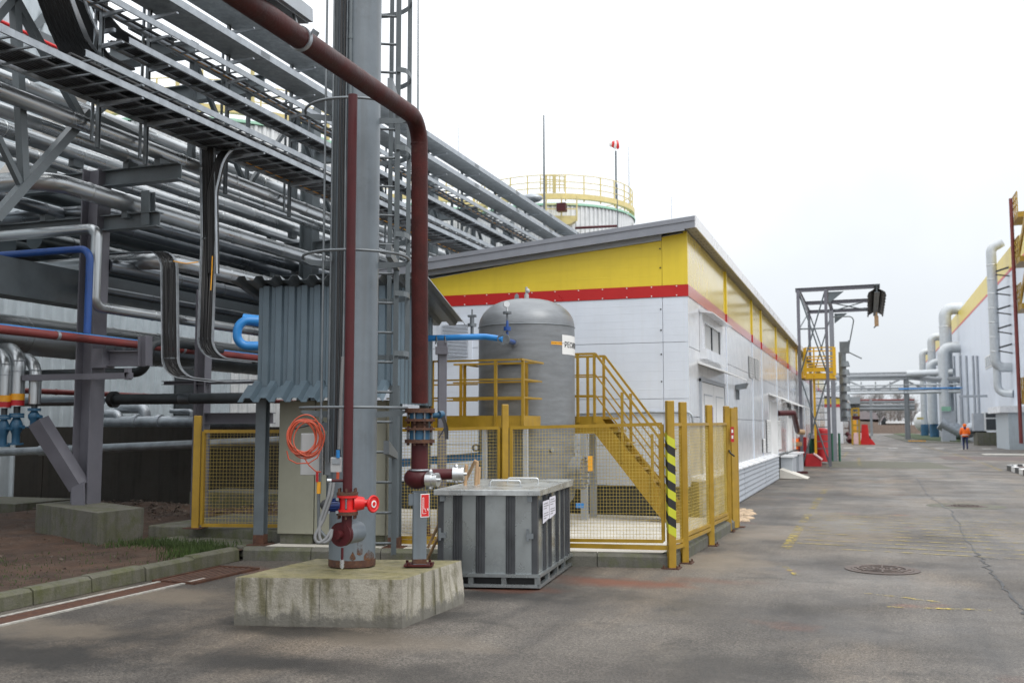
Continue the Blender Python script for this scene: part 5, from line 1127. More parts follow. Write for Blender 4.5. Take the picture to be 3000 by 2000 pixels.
# ================================================================== PIPE RACK
CX, RWY = -10.6, [11.55, 17.5, 23.5, 29.5, 35.5, 41.5]
def zcol(py, px, y): return AY(px, py, y).z
zb1 = 5.33; zb2 = AY(380, 628, 11.55).z; zup = 7.0
rlab = ['grey steel pipe rack column nearest the camera on the mossy footing', 'grey steel pipe rack column rising behind the corrugated shed', 'grey steel pipe rack column behind the red standpipe', 'fourth grey steel pipe rack column in the row, behind the hall roof', 'fifth grey steel pipe rack column in the row, far behind', 'farthest grey steel pipe rack column in the row']
for i, y in enumerate(RWY):
    cth = thing('rack_column', rlab[i], 'column', (CX, y, .5 if i == 0 else 0), 'pipe rack columns')
    z0 = .5 if i == 0 else 0
    b = MB(); b.ibeam((CX, y, z0), (CX, y, 8.1 if i else 5.36), .27, .30, .022, (1, 0, 0)); b.build('shaft', 'steel_warm' if i == 0 else 'steel', cth)
    for zt, x0, x1, hh in ((zb1, -13.2, -9.1, .24), (zb2, -12.6, -9.45, .22), (zup+.2, -13.2, -9.3, .26)):
        for xa, xb_ in ((x0, CX-.16), (CX+.16, x1)):
            b = MB(); b.ibeam((xa, y, zt-hh/2), (xb_, y, zt-hh/2), .16, hh, .016); b.build('crossbeam', 'steel', cth)
    if i == 0:
        q = AY(425, 985, y); q2 = AY(425, 1072, y)
        b = MB(); b.ibeam(q2, q, .14, .14, .014, (1, 0, 0)); b.build('bracket_post', 'steel_warm', cth)
        a, c = AY(318, 1050, y), AY(414, 1050, y); b = MB(); b.ibeam(a, c, .14, .22, .014); b.build('bracket_beam', 'steel_warm', cth)
        a, c = AY(286, 1035, y-.02), AY(318, 1078, y-.02); b = MB(); b.bx(a.x, c.x, y-.14, y+.1, c.z, a.z+.06); b.build('bracket_plate', 'steel_warm', cth)
        q, q2 = AY(450, 605, y+.1), AY(450, 660, y+.1); q = AY(434, 562, y); q2 = AY(434, 662, y); b = MB(); b.ibeam(q2, q, .14, .14, .014, (0, 1, 0)); b.build('bracket_post', 'steel', cth)
        a, c = AY(70, 1097, y-.25), AY(385, 1110, y-.25); c.z = a.z = (a.z+c.z)/2; b = MB(); b.beam(a, c, .07, .085); b.build('pipe_bearer', 'steel_warm', cth)
        b = MB(); b.beam(AY(375, 1078, y-.25), AY(375, 1112, y-.25), .07, .07, (0, 1, 0)); b.build('pipe_bearer', 'steel_warm', cth)
        b = MB(); p, q = AY(112, 1232, y-.5), AY(232, 1424, y-.18); b.beam(p, q, .21, .21, (0, 1, 0)); b.build('brace', 'steel_warm', cth)
        b = MB(); b.prism([AY(209, 1428, y-.30), AY(246, 1410, y-.30), AY(246, 1482, y-.30), AY(209, 1484, y-.30)], (0, .02, 0)); b.build('gusset', 'steel_warm', cth)
b = MB(); yq = 13.2; q = AY(590, 1240, yq); b.ibeam((q.x, yq, .0), (q.x, yq, AY(590, 850, yq).z), .17, .2, .014, (1, 0, 0)); 
rp = thing('rack_post', 'slender grey steel post beside the cable bends, left of the shed', 'column', (q.x, yq, 0)); b.build('shaft', 'steel_warm', rp)
b = MB(); a, c = AY(600, 1225, yq), AY(800, 1228, yq); b.ibeam((a.x, yq, a.z), (c.x, yq, a.z), .14, .17, .012); b.build('crossbeam', 'steel_warm', rp)
b = MB(); a, c = AY(480, 1122, yq), AY(745, 1122, yq); b.ibeam((a.x, yq, a.z), (c.x, yq, a.z), .12, .06, .01); b.build('crossbeam', 'steel_warm', rp)
# long steel girder under the pipes
b = MB(); b.bx(-11.6, -11.2, -12, 44, 3.42, 3.95); o = b.build('long_girder', 'steel'); tag(o, 'long dark steel girder under the silver pipes behind the columns', 'girder')
# ---- silver pipes along the rack
PG = 'silver pipes lying along the pipe rack'
def zline(sl, x): return CAMZ + abs(x)*sl/.9423*1.0
def bandjoints(mb, pts, r): pass
YX = -13.0
def long_pipe(name, label, sl, x, r, y0, y1, m='clad', start=None, grp=PG, saddles=True, ring=1.15, fr=None):
    if not start and y0 < 10: y0 = YX
    z = zline(sl, x); t = thing(name, label, 'pipe', (x, y0, z), grp)
    pts = [V((x, y0, z)), V((x, y1, z))]
    if start: pts = fillet([V(s) if not callable(s) else s(z) for s in start]+[V((x, y1, z))], fr or max(.42, r*2.6), 9)
    b = MB(); b.tube(pts, r, 22); b.build('pipe', m, t)
    # sheet metal seams
    b = MB(); y = y0+.7+random.random()
    b.lathe((0, 0, 0), [(r+.001, -.013), (r+.007, -.008), (r+.007, .008), (r+.001, .013)], 22); M_ = Matrix.Rotation(R(90), 3, 'X'); b.v = [tuple(V((x, y, z))+M_ @ V(p)) for p in b.v]
    s0 = b.build('seam_band', m, t); n = int(min((y1-y)/ring, 46)); rep(s0, [(0, ring*k+random.uniform(-.3, .3), 0) for k in range(1, n)])
    if saddles:
        for yc in RWY[:4]:
            if yc > y0: b = MB(); b.bx(x-.05, x+.05, yc-.1, yc+.1, z-r-.09, z-r+.02); b.build('saddle', 'steel', t)
    return t
long_pipe('rack_pipe', 'silver clad pipe on the rack, topmost of the stack', .407, -11.3, .10, 6.5, 46)
long_pipe('rack_pipe', 'silver clad pipe just under the lattice truss, right edge of the rack', .389, -9.45, .105, 6.5, 46)
long_pipe('rack_pipe', 'silver clad pipe on the upper crossbeams, second from the right edge', .367, -10.0, .092, 6.5, 46)
long_pipe('rack_pipe', 'silver clad pipe passing behind the second column on the upper beams', .346, -11.0, .112, 6.5, 46)
long_pipe('rack_pipe', 'silver clad pipe on the upper beams left of the columns', .325, -11.5, .10, 6.5, 46)
long_pipe('rack_pipe', 'thin silver pipe at the left end of the upper beams', .3116, -11.95, .055, 6.5, 46)
long_pipe('rack_pipe', 'silver pipe with a shiny segmented elbow left of the first column', .302, -10.0, .128, 10.0, 46, start=[lambda z: (-15.5, 9.95, z), lambda z: (-10.0, 9.95, z)])
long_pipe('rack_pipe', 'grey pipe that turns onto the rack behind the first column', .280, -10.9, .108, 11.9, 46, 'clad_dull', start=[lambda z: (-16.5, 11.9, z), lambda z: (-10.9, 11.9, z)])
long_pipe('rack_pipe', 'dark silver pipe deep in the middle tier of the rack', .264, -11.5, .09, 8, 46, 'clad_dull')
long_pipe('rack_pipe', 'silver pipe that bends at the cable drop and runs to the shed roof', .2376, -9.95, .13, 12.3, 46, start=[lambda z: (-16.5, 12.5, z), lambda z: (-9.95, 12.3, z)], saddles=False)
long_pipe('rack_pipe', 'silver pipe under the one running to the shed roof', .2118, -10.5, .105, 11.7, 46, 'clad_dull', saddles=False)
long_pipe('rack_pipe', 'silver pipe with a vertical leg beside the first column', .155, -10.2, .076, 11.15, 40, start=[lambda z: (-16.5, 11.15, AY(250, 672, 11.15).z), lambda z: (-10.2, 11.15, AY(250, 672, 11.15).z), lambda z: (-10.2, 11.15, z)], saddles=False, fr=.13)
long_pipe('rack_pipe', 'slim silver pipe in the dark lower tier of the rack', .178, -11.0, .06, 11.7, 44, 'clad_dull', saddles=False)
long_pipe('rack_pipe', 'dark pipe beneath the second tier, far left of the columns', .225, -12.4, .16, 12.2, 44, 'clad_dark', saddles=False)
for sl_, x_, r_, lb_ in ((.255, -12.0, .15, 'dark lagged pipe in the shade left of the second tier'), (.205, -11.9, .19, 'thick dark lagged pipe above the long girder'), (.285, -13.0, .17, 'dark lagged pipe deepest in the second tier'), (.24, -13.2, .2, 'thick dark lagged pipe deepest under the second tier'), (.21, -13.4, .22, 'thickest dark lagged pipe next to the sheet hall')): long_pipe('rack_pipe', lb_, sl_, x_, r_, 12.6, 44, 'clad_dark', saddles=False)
t = long_pipe('large_duct', 'very thick silver duct running behind the first rack column', .107, -12.6, .31, 6, 44, 'clad', grp='thick ducts under the rack', saddles=False)
# segment rings of the shiny elbow
t = bpy.data.objects['large_duct']; t['group'] = 'thick ducts under the rack'
rd = thing('red_fire_pipe', 'brick red pipe running low across the first rack column', 'pipe', (-10.15, 9, zline(.1117, -10.15)))
zz = zline(.1117, -10.15); b = MB(); b.tube([V((-10.15, 6, zz)), V((-10.15, 40, zz))], .058, 16); b.build('pipe', 'redpipe', rd)
b = MB()
for y in (10.4, 13.0): b.cyl((-10.15, y, zz), (-10.15, y+.05, zz), .066, n=16)
b.build('seam_band', 'galv', rd)
rd2 = thing('thin_blue_pipe', 'thin blue pipe lying just above the brick red pipe', 'pipe', (-10.3, 9, zz+.05)); b = MB(); b.tube([V((-10.32, 6, zz+.07)), V((-10.32, 40, zz+.07))], .025, 10); b.build('pipe', 'blue', rd2)
bz1, bz0 = AY(200, 733, 10.75).z, zz+.05; xq = ratio(250)*10.75
b = MB(); b.tube(fillet([V((-16, 10.75, bz1)), V((xq, 10.75, bz1)), V((xq, 10.75, bz0))], .17, 9), .05, 18); o = b.build('blue_pipe', 'blue_deep'); tag(o, 'deep blue pipe bending down in front of the first rack column', 'pipe')
bw = thing('blue_loop', 'bright blue U-shaped pipe loop at the left side of the corrugated shed', 'pipe', AY(700, 970, 12.4))
b = MB(); b.tube(fillet([AY(780, 940, 12.55), AY(699, 938, 12.3), AY(691, 1013, 12.3), AY(775, 1013, 12.5)], .16, 9), .066, 18); b.build('pipe', 'blue', bw)
b = MB(); b.cyl(AY(712, 935, 12.4), AY(760, 940, 12.5), .082, n=18); b.build('reducer', 'blue', bw)
rl = long_pipe('thin_red_pipe', 'thin red pipe low behind the first column near the white sheeting', .042, -14.0, .05, 8, 40, 'redpipe', grp='x', saddles=False)
del rl['group']
# pipes running across the rack low down
dk = thing('dark_cross_pipe', 'thick dark pipe with a flange running across behind the first column', 'pipe', AY(500, 1168, 12.8))
zz = AY(500, 1168, 12.8).z; xa, xb_ = ratio(320)*12.8, ratio(770)*12.8
b = MB(); b.tube([V((xa, 12.8, zz)), V((xb_, 12.8, zz))], .083, 20); b.build('pipe', 'dark_pipe', dk)
b = MB(); b.cyl((xa+.06, 12.8, zz), (xa+.14, 12.8, zz), .13, n=22); b.build('flange', 'black', dk)
b = MB(); xm = ratio(530)*12.8; b.cyl((xm, 12.8, zz), (xm+.2, 12.8, zz), .088, n=22); b.build('seam_band', 'clad_dull', dk)
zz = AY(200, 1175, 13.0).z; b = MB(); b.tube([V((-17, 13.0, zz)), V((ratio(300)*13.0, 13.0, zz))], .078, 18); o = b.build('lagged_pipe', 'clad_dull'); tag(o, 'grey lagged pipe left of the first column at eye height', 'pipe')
eb = AY(430, 1090, 12.2); b = MB(); b.tube(fillet([V((-17, 12.2, eb.z)), V((eb.x, 12.2, eb.z)), V((eb.x, 12.2, AY(430, 1000, 12.2).z)), V((eb.x, 14, AY(430, 1000, 12.2).z))], .22, 8), .072, 16); o = b.build('dark_elbow_pipe', 'dark_pipe'); tag(o, 'dark pipe elbow turning up beside the bracket of the first column', 'pipe')
zz = AY(400, 1312, 14.6).z; b = MB(); p, q = AY(-40, 1326, 14.6), AY(830, 1290, 14.6); b.tube([p, q], .074, 18)
for f in (.2, .27): b.cyl(p.lerp(q, f), p.lerp(q, f+.03), .095, n=18)
o = b.build('ground_pipe', 'galv'); tag(o, 'silver pipe running along the dark concrete wall near the ground', 'pipe')
wp = thing('white_pipe_manifold', 'pale silver pipe manifold standing behind the low concrete wall', 'pipe', AY(450, 1240, 18))
b = MB(); b.tube([AY(290, 1236, 18), AY(780, 1236, 18)], .13, 16); b.tube(fillet([AY(345, 1195, 18.2), AY(425, 1195, 18.2), AY(428, 1236, 18.2)], .3, 7), .12, 14); b.tube(fillet([AY(500, 1204, 18), AY(562, 1204, 18), AY(562, 1225, 18)], .2, 6), .05, 10); b.tube(fillet([AY(290, 1212, 18), AY(345, 1212, 18), AY(352, 1236, 18)], .3, 6), .1, 12); b.build('pipe', 'galv', wp)
for px in (400, 468): b = MB(); q = AY(px, 1236, 18); b.cyl(q-V((.05, 0, 0)), q+V((.05, 0, 0)), .165, n=16); b.build('flange', 'galv', wp)
# ---- three lagged risers with blue valves at the left edge
for k, (px, pt, pb_, hw, band, lb) in enumerate(((13, 1062, 1195, 17, True, 'silver lagged riser with orange and red bands, at the left picture edge'), (50, 1052, 1190, 19, True, 'silver lagged riser with orange and red bands, next to the plain one'), (101, 1080, 1183, 17, False, 'plain silver lagged riser with a small blue valve beside the first column'))):
    y = 11.2+k*.12; q = AY(px, pb_, y); zt = AY(px, pt, y).z; r = hw/FPX*(q-CP).dot(FW); t = thing('lagged_riser', lb, 'pipe', (q.x, y, q.z), 'lagged risers with blue valves')
    b = MB(); b.tube(fillet([V((q.x, y, q.z)), V((q.x, y, zt+.02)), V((q.x-.28, y+.12, zt+.16)), V((q.x-2.6, y+1.0, zt+.30))], .24, 4), r, 20); b.build('pipe', 'clad', t)
    for zz in (zt-.18, zt-.02): b = MB(); b.lathe((q.x, y, zz), [(r+.001, -.008), (r+.005, 0), (r+.001, .008)], 20); b.build('seam_band', 'galv', t)
    if band:
        for z0, z1, m in ((q.z+.03, q.z+.075, 'red_matte'), (q.z+.08, q.z+.165, 'orange')) if False else ((q.z+.012, q.z+.09, 'red_matte'), (q.z+.092, q.z+.185, 'orange')): b = MB(); b.cyl((q.x, y, z0), (q.x, y, z1), r+.003, n=20, cap=False); b.build('colour_band', m, t)
    def zq_(py): return AY(px, py, y).z
    h0 = q.z
    s_ = 1.0 if band else .62
    b = MB(); b.cyl((q.x, y, h0-.10*s_), (q.x, y, h0), r*.5, n=16); b.build('neck', 'dark_pipe', t)
    b = MB(); b.cyl((q.x, y, h0-.13*s_), (q.x, y, h0-.10*s_), r*1.08, n=20); b.cyl((q.x, y, h0-.165*s_), (q.x, y, h0-.135*s_), r*1.08, n=20); b.build('flange', 'blue_valve', t)
    b = MB(); b.lathe((q.x, y, h0-.165*s_), [(r*.5, 0), (r*.95, -.09*s_), (r*.95, -.16*s_), (r*.6, -.24*s_), (r*.6, -.36*s_)], 20); b.cyl((q.x, y, h0-.30*s_), (q.x+.16, y-.02, h0-.30*s_), r*.3, n=12); b.build('valve_body', 'blue_valve', t)
    b = MB(); b.cyl((q.x, y, h0-.56*s_), (q.x, y, h0-.53*s_), r*1.15, n=20); b.cyl((q.x, y, h0-.53*s_), (q.x, y, h0-.50*s_), r*.6, n=16); b.build('flange', 'blue_valve', t)
    if not band: b = MB(); qq = AY(122, 1229, y-.05); b.box(qq, (.08, .01, .028)); b.build('tag', 'white', t)
# ---- lattice truss
TXX = -9.6
trs = thing('lattice_truss', 'grey lattice truss along the right edge of the pipe rack', 'truss', (TXX, 12, 5.5))
ztc, zbc = AX(831, 316, TXX).z, AX(845, 581, TXX).z; ztc = zline(.551, TXX); zbc = zline(.3905, TXX)
for zz in (ztc, zbc): b = MB(); b.beam((TXX, 11.0, zz), (TXX, 46, zz), .10, .10); b.build('chord', 'steel', trs)
b = MB(); yy = 12.4; k = 0
vb = None
while yy < 45:
    b = MB(); b.beam((TXX, yy, zbc), (TXX, yy, ztc), .09, .09, (0, 1, 0)); b.build('vertical', 'steel', trs)
    b = MB(); b.beam((TXX, yy+1.45, zbc), (TXX, yy+1.45, ztc), .05, .06, (0, 1, 0)); b.build('vertical', 'steel', trs)
    for a, c in (((yy, ztc), (yy+1.4, zbc)), ((yy+1.5, zbc), (yy+2.9, ztc))): b = MB(); b.beam((TXX, a[0], a[1]), (TXX, c[0], c[1]), .065, .065); b.build('diagonal', 'steel', trs)
    yy += 2.9
def memb(p, q, w_, nm='diagonal'): b = MB(); b.beam(AX(*p, TXX), AX(*q, TXX), w_, w_, (1, 0, 0)); b.build(nm, 'steel', trs)
memb((43, 0), (70, 535), .10, 'vertical'); memb((40, -8), (240, 350), .095); memb((-15, 640), (258, 330), .11); memb((-8, 400), (62, 545), .07); memb((270, 345), (392, 250), .05); memb((-20, 60), (48, -20), .10)
b = MB(); b.beam(AX(285, 350, TXX), V((TXX, 12.4, zbc)), .10, .10); b.build('chord', 'steel', trs)
wb = thing('wide_brace', 'wide beige grey diagonal brace behind the lattice truss', 'brace', (-12.2, 10.5, 5)); b = MB(); b.beam(AX(-60, 640, -12.4), AX(258, 235, -12.4), .26, .3, (1, 0, 0)); b.build('beam', 'brace_paint', wb)
b = MB(); xx = -13.0; a, c = AY(170, 205, 14), AY(60, 212, 14)
b.ibeam((-14, 13.2, AY(100, 215, 13.2).z), (-10.2, 13.2, AY(100, 215, 13.2).z), .2, .24, .016); b.ibeam((-12.5, 14.3, 7.45), (-9.6, 14.3, 7.45), .2, .3, .016); o = b.build('upper_crossbeam', 'steel'); tag(o, 'pair of high grey crossbeams behind the cable ladders', 'beam')
# ---- hangers and cable ladders
HY = [10.0, 10.9, 12.7, 14.5, 16.4, 18.3, 20.2, 22.2, 24.5, 27, 30, 33, 37, 41]
XP = -9.19
TIER = {'L1': (-9.3, -8.49, .463), 'L2': (-9.3, -8.49, .4815), 'L3': (-9.2, -8.83, .528), 'L4': (-9.2, -8.83, .5725), 'W1': (-9.22, -8.72, .62), 'W2': (-9.22, -8.72, .672)}
def tzv(k): return CAMZ+abs(TIER[k][1])*TIER[k][2]/.9423
hang = thing('tray_hanger', 'pair of slim grey hanger posts with brackets under the cable ladders', 'hanger', (XP, HY[0], 5), 'hanger frames of the cable ladders')
b = MB(); b.chan((XP, HY[0], 5.15), (XP, HY[0], tzv('W2')+.05), .05, .045, .005, (0, 1, 0)); b.build('post', 'galv_dark', hang)
b = MB(); b.beam((XP-.1, HY[0], 5.25), (XP-.1, HY[0], tzv('W2')-.3), .022, .04, (0, 1, 0)); b.build('post', 'galv_dark', hang)
for kk in TIER:
    z = tzv(kk)-.035-(.06 if kk[0] == 'W' else 0); b = MB(); b.prism([(XP+.02, HY[0]-.02, z), (TIER[kk][1]-.01, HY[0]-.02, z), (TIER[kk][1]-.01, HY[0]-.02, z-.022), (XP+.02, HY[0]-.02, z-.06)], (0, .042, 0)); b.build('bracket', 'galv', hang)
ORDN = ['first', 'second', 'third', 'fourth', 'fifth', 'sixth', 'seventh', 'eighth', 'ninth', 'tenth', 'eleventh', 'twelfth', 'thirteenth', 'fourteenth', 'fifteenth', 'sixteenth', 'seventeenth', 'eighteenth', 'nineteenth', 'twentieth']
hang['label'] = 'first pair of hanger posts under the cable ladders, counted from the left'
for k, y in enumerate(HY[1:]): dup(hang, (XP, y, 5), ORDN[k+1]+' pair of hanger posts under the cable ladders, counted from the left')
YE = 46.0
names = {'L1': 'lowest wide cable ladder with black cables, seen from below', 'L2': 'wide cable ladder just above the lowest one', 'L3': 'narrow cable ladder with dark cables, third from below', 'L4': 'narrow open cable ladder with a yellow cable, fourth from below'}
for kk in ('L1', 'L2', 'L3', 'L4'):
    x0, x1, sl_ = TIER[kk]; z = tzv(kk); y0 = {'L1': -3.0, 'L2': 9.0, 'L3': 10.1, 'L4': -3.0}[kk]
    t = thing('cable_ladder', names[kk], 'cable ladder', (x1, y0, z), 'cable ladders beside the pipe rack')
    for x in (x0+.02, x1-.01): b = MB(); b.chan((x, y0, z+.012), (x, YE, z+.012), .022, .085, .004); b.build('side_rail', 'galv', t)
    b = MB(); b.beam((x0+.035, y0+.15, z-.02), (x1-.025, y0+.15, z-.02), .03, .018); r0 = b.build('rung', 'galv_dark', t); n = int((YE-y0-.3)/.30); rep(r0, [(0, .30*k, 0) for k in range(1, min(n, 160))])
    nb = {'L1': 9, 'L2': 11, 'L3': 6, 'L4': 1}[kk]
    b = MB()
    for j in range(nb):
        cx_ = x0+.06+(x1-x0-.14)*(j+.5)/nb*({'L1': .62, 'L2': .8, 'L3': .85, 'L4': .4}[kk]); rr = random.uniform(.016, .03); pts = []; yy = y0
        while yy < YE: pts.append((cx_+random.uniform(-.012, .012), yy, z+.0+rr)); yy += 1.5
        b.tube(pts, rr, 6)
    b.build('cables', 'black_cable', t)
    if kk in ('L1', 'L4'):
        b = MB(); xx = x0+.13 if kk == 'L1' else x0+.05; b.tube([(xx+random.uniform(-.03, .03), (13.2 if kk == 'L1' else 6)+1.3*k, z+(.004 if k % 2 else -.006)) for k in range(24)], .007, 6); b.build('yellow_cable', 'orange', t)
    if kk in ('L1', 'L2'):
        y = y0+.8; b = MB(); b.bx(x1-.004, x1+.003, y, y+.17, z-.03, z+.055); s0 = b.build('splice_plate', 'galv', t); rep(s0, [(0, 2.5*k, 0) for k in range(1, 14)])
# lighting trunking / covered cable trays, upper two
for kk, lb in (('W1', 'lower of two wide covered cable trays high on the rack'), ('W2', 'upper of two wide covered cable trays high on the rack')):
    x0, x1, sl_ = TIER[kk]; z = tzv(kk); t = thing('covered_tray', lb, 'cable tray', (x1, 5, z), 'wide covered cable trays on top')
    y = -11.0; Ls = 3.0
    b = MB(); b.bx(x0, x1-.004, y, y+Ls-.006, z-.004, z); p0_ = b.build('bottom_plate', 'galv_plate', t); rep(p0_, [(0, Ls*k, 0) for k in range(1, 22)])
    b = MB(); b.bx(x1-.003, x1, y, y+Ls-.006, z-.005, z+.10); b.bx(x0, x0+.003, y, y+Ls-.006, z-.005, z+.10); p1_ = b.build('side_flange', 'galv', t); rep(p1_, [(0, Ls*k, 0) for k in range(1, 22)])
    b = MB(); b.bx(x0+.003, x1-.003, y, y+Ls-.006, z+.098, z+.102); p2_ = b.build('cover', 'galv', t); rep(p2_, [(0, Ls*k, 0) for k in range(1, 22)])
    b = MB(); b.bx(x1+.0005, x1+.003, y+Ls-.12, y+Ls+.12, z+.01, z+.09); p3_ = b.build('splice_plate', 'galv_dark', t); rep(p3_, [(0, Ls*k, 0) for k in range(1, 21)])
# ---- cable drops and bends between ladder and shed
def drop(name, lb, path, wv, nc, m_r='galv', rr_=.012):
    """a cable ladder bent along a path; wv = half-width vector"""
    t = thing(name, lb, 'cable ladder', path[len(path)//2]); P = fillet(path, .30, 10); wv = V(wv)
    for s_ in (-1, 1): 
        b = MB(); b.strip([p+wv*s_ for p in P], .07, .014, wv.cross(V((0, 0, 1))) if abs(wv.z) < .5 else (0, 1, 0))
        b.build('side_rail', m_r, t)
    b = MB()
    for j in range(nc):
        f = (j+.5)/nc*2-1; o = wv*f*.82; b.tube([p+o+V((random.uniform(-.006, .006), random.uniform(-.006, .006), random.uniform(-.006, .006))) for p in P], rr_*random.uniform(.8, 1.3), 7)
    b.build('cables', 'black_cable', t)
    acc = 0; 
    for i in range(1, len(P)):
        acc += (P[i]-P[i-1]).length
        if acc > .3: acc = 0; b = MB(); b.beam(P[i]-wv, P[i]+wv, .02, .02); b.build('rung', 'galv_dark', t)
    return t
YD = 12.35
drop('cable_drop', 'bent cable ladder with black cables dropping from the tray to the shed, right of two', [AY(608, 395, YD), AY(612, 700, YD), AY(600, 1045, YD), AY(760, 1062, YD+.25)], V((.105, .03, 0)), 11)
bpts = fillet([AY(690, 420, YD+.3), AY(640, 455, YD), AY(615, 560, YD-.02), AY(618, 800, YD-.02)], .5, 8); b = MB()
for j in range(7): b.tube([p+V((.02*j-.04, .012*j, 0)) for p in bpts], .017, 7)
o = b.build('cable_bundle', 'black_cable'); tag(o, 'bundle of black cables curving out of the tray into the right cable drop', 'cable')
b = MB(); b.strip([p+V((.11, -.01, -.015)) for p in bpts], .045, .008, (0, 1, 0)); o = b.build('bend_rail', 'galv'); tag(o, 'thin bright rail curving along the black cable bundle', 'rail')
YD2 = 11.75
drop('cable_drop', 'bent cable ladder with black cables making an S beside the first column, left of two', [AY(330, 742, YD2+.3), AY(496, 738, YD2), AY(500, 1100, YD2), AY(640, 1118, YD2+.2), AY(760, 1114, YD2+.4)], V((.11, .03, 0)), 10)
b = MB(); b.tube([AY(508, 765, YD2-.02), AY(545, 772, YD2), AY(580, 768, YD2+.3)], .008, 6); b.tube([AY(622, 750, YD-.05), AY(620, 800, YD-.05), AY(617, 850, YD-.05)], .009, 6); o = b.build('yellow_earth_cable', 'orange'); tag(o, 'thin yellow earth cable strung between the two cable drops', 'cable')
# wide black drop at the upper left
t = thing('wide_cable_drop', 'very wide ladder of black cables sweeping down at the upper left', 'cable ladder', AY(200, 100, 9.7))
Pw = fillet([AY(128, -90, 9.0), AY(185, 70, 9.4), AY(228, 165, 9.9), AY(330, 228, 11.0), AY(470, 300, 12.3)], 1.0, 9); wv = V((.245, -.04, .03))
b = MB()
for j in range(19): b.tube([p+wv*((j-9)/9.5)+V((0, random.uniform(-.01, .01), 0)) for p in Pw], .027, 7)
b.build('cables', 'black_cable', t)
b = MB(); b.strip([p+wv*1.09 for p in Pw[:-1]], .06, .014, (0, 1, 0)); b.build('side_rail', 'galv', t)
for f in (.08, .16, .24):
    a = Pw[0].lerp(Pw[1], f*3.2); b = MB(); b.beam(a-wv-V((0, .045, .0)), a+wv-V((0, .045, .0)), .014, .014); b.build('rung', 'galv_dark', t)
t = thing('narrow_cable_drop', 'narrower black cable ladder sweeping down behind the widest one', 'cable ladder', AY(270, 60, 10))
b = MB()
for pth, wv, nn in (([AY(228, -50, 9.6), AY(252, 70, 9.9), AY(300, 165, 10.5), AY(380, 205, 11.4)], V((.085, 0, .0)), 9), ([AY(262, -50, 9.9), AY(300, 50, 10.2), AY(340, 95, 10.8), AY(480, 175, 12.5)], V((.09, 0, .02)), 9)):
    Pv = fillet(pth, .9, 8)
    for j in range(nn): b.tube([p+wv*((j-nn/2+.5)/(nn/2)) for p in Pv], .022, 6)
b.build('cables', 'black_cable', t)
for pth in ([AY(240, -20, 9.6), AY(262, 40, 9.7), AY(286, 92, 9.8), AY(274, 148, 10.0)], [AY(302, -20, 10.0), AY(313, 10, 10.1), AY(292, 58, 10.3)]): b = MB(); b.strip(fillet(pth, .15), .045, .02, (0, 1, 0)); b.build('side_rail', 'galv', t)
b = MB(); b.beam(AY(272, 98, 10.1), AY(336, 88, 10.1), .04, .05); b.build('bracket', 'galv', t)
# ================================================================== LEFT BACKGROUND
lw_ = thing('low_concrete_wall', 'dark stained concrete wall behind the pipe rack', 'wall', (-14, 16.4, 0))
zlw = AY(300, 1250, 16.4).z
for k in range(6): x0 = -34+k*4.45; b = MB(); b.bx(x0+.012, x0+4.44, 16.4, 16.75, -.02, zlw); b.build('wall_segment', 'conc_dark', lw_)
b = MB(); b.bx(-11.6, -9.7, 15.2, 16.3, 0, .42); o = b.build('wall_footing', 'conc'); tag(o, 'pale topped concrete footing before the dark concrete wall', 'footing')
b = MB(); b.bx(-16.6, -14.0, 13.6, 15.0, 0, .25); o = b.build('corner_slab', 'conc'); tag(o, 'mossy concrete slab at the far left behind the soil', 'slab')
sh_ = thing('sheet_hall', 'tall pale corrugated sheet building with a red pipe line and a large numeral two', 'building', (-17, 12, 0))
b = MB(); b.corr((-17, 5), (-17, 18.2), 0, 12, .33, .05, V((1, 0, 0))); b.build('side_sheet', 'corr_white', sh_)
b = MB(); b.corr((-17, 18.2), (-24, 18.2), 0, 12, .33, .05, V((0, 1, 0))); b.build('end_sheet', 'corr_white', sh_)
zz = AX(0, 65, -16.9).z; b = MB(); b.tube([V((-16.85, 5, zz)), V((-16.85, 18.2, zz))], .04, 8); b.build('red_line', 'red', sh_)
b = MB(); o_ = AX(62, 92, -16.93); put_text(b, '2', 2.2, (-16.93, o_.y, o_.z), (0, 1, 0), (0, 0, 1), .02); b.build('numeral', 'steel', sh_)
lh = thing('low_sheet_hall', 'long low hall of grey corrugated sheet behind the pipe rack', 'building', (-19, 30, 0))
b = MB(); b.corr((-19, 18.6), (-19, 46), 0, 5.6, .30, .05, V((1, 0, 0))); b.build('side_sheet', 'corr_white', lh)
b = MB(); b.corr((-19, 46), (-27, 46), 0, 5.6, .3, .05, V((0, 1, 0))); b.build('end_sheet', 'corr_white', lh)
b = MB(); b.bx(-27.2, -18.8, 18.4, 46.2, 5.6, 5.75); b.build('roof', 'siding', lh)
for y, z in ((19.6, 3.6), (24, 3.4), (31, 3.4)): b = MB(); b.bx(-18.95, -18.88, y, y+.9, .5, z); b.build('door', 'dark_pipe', lh)
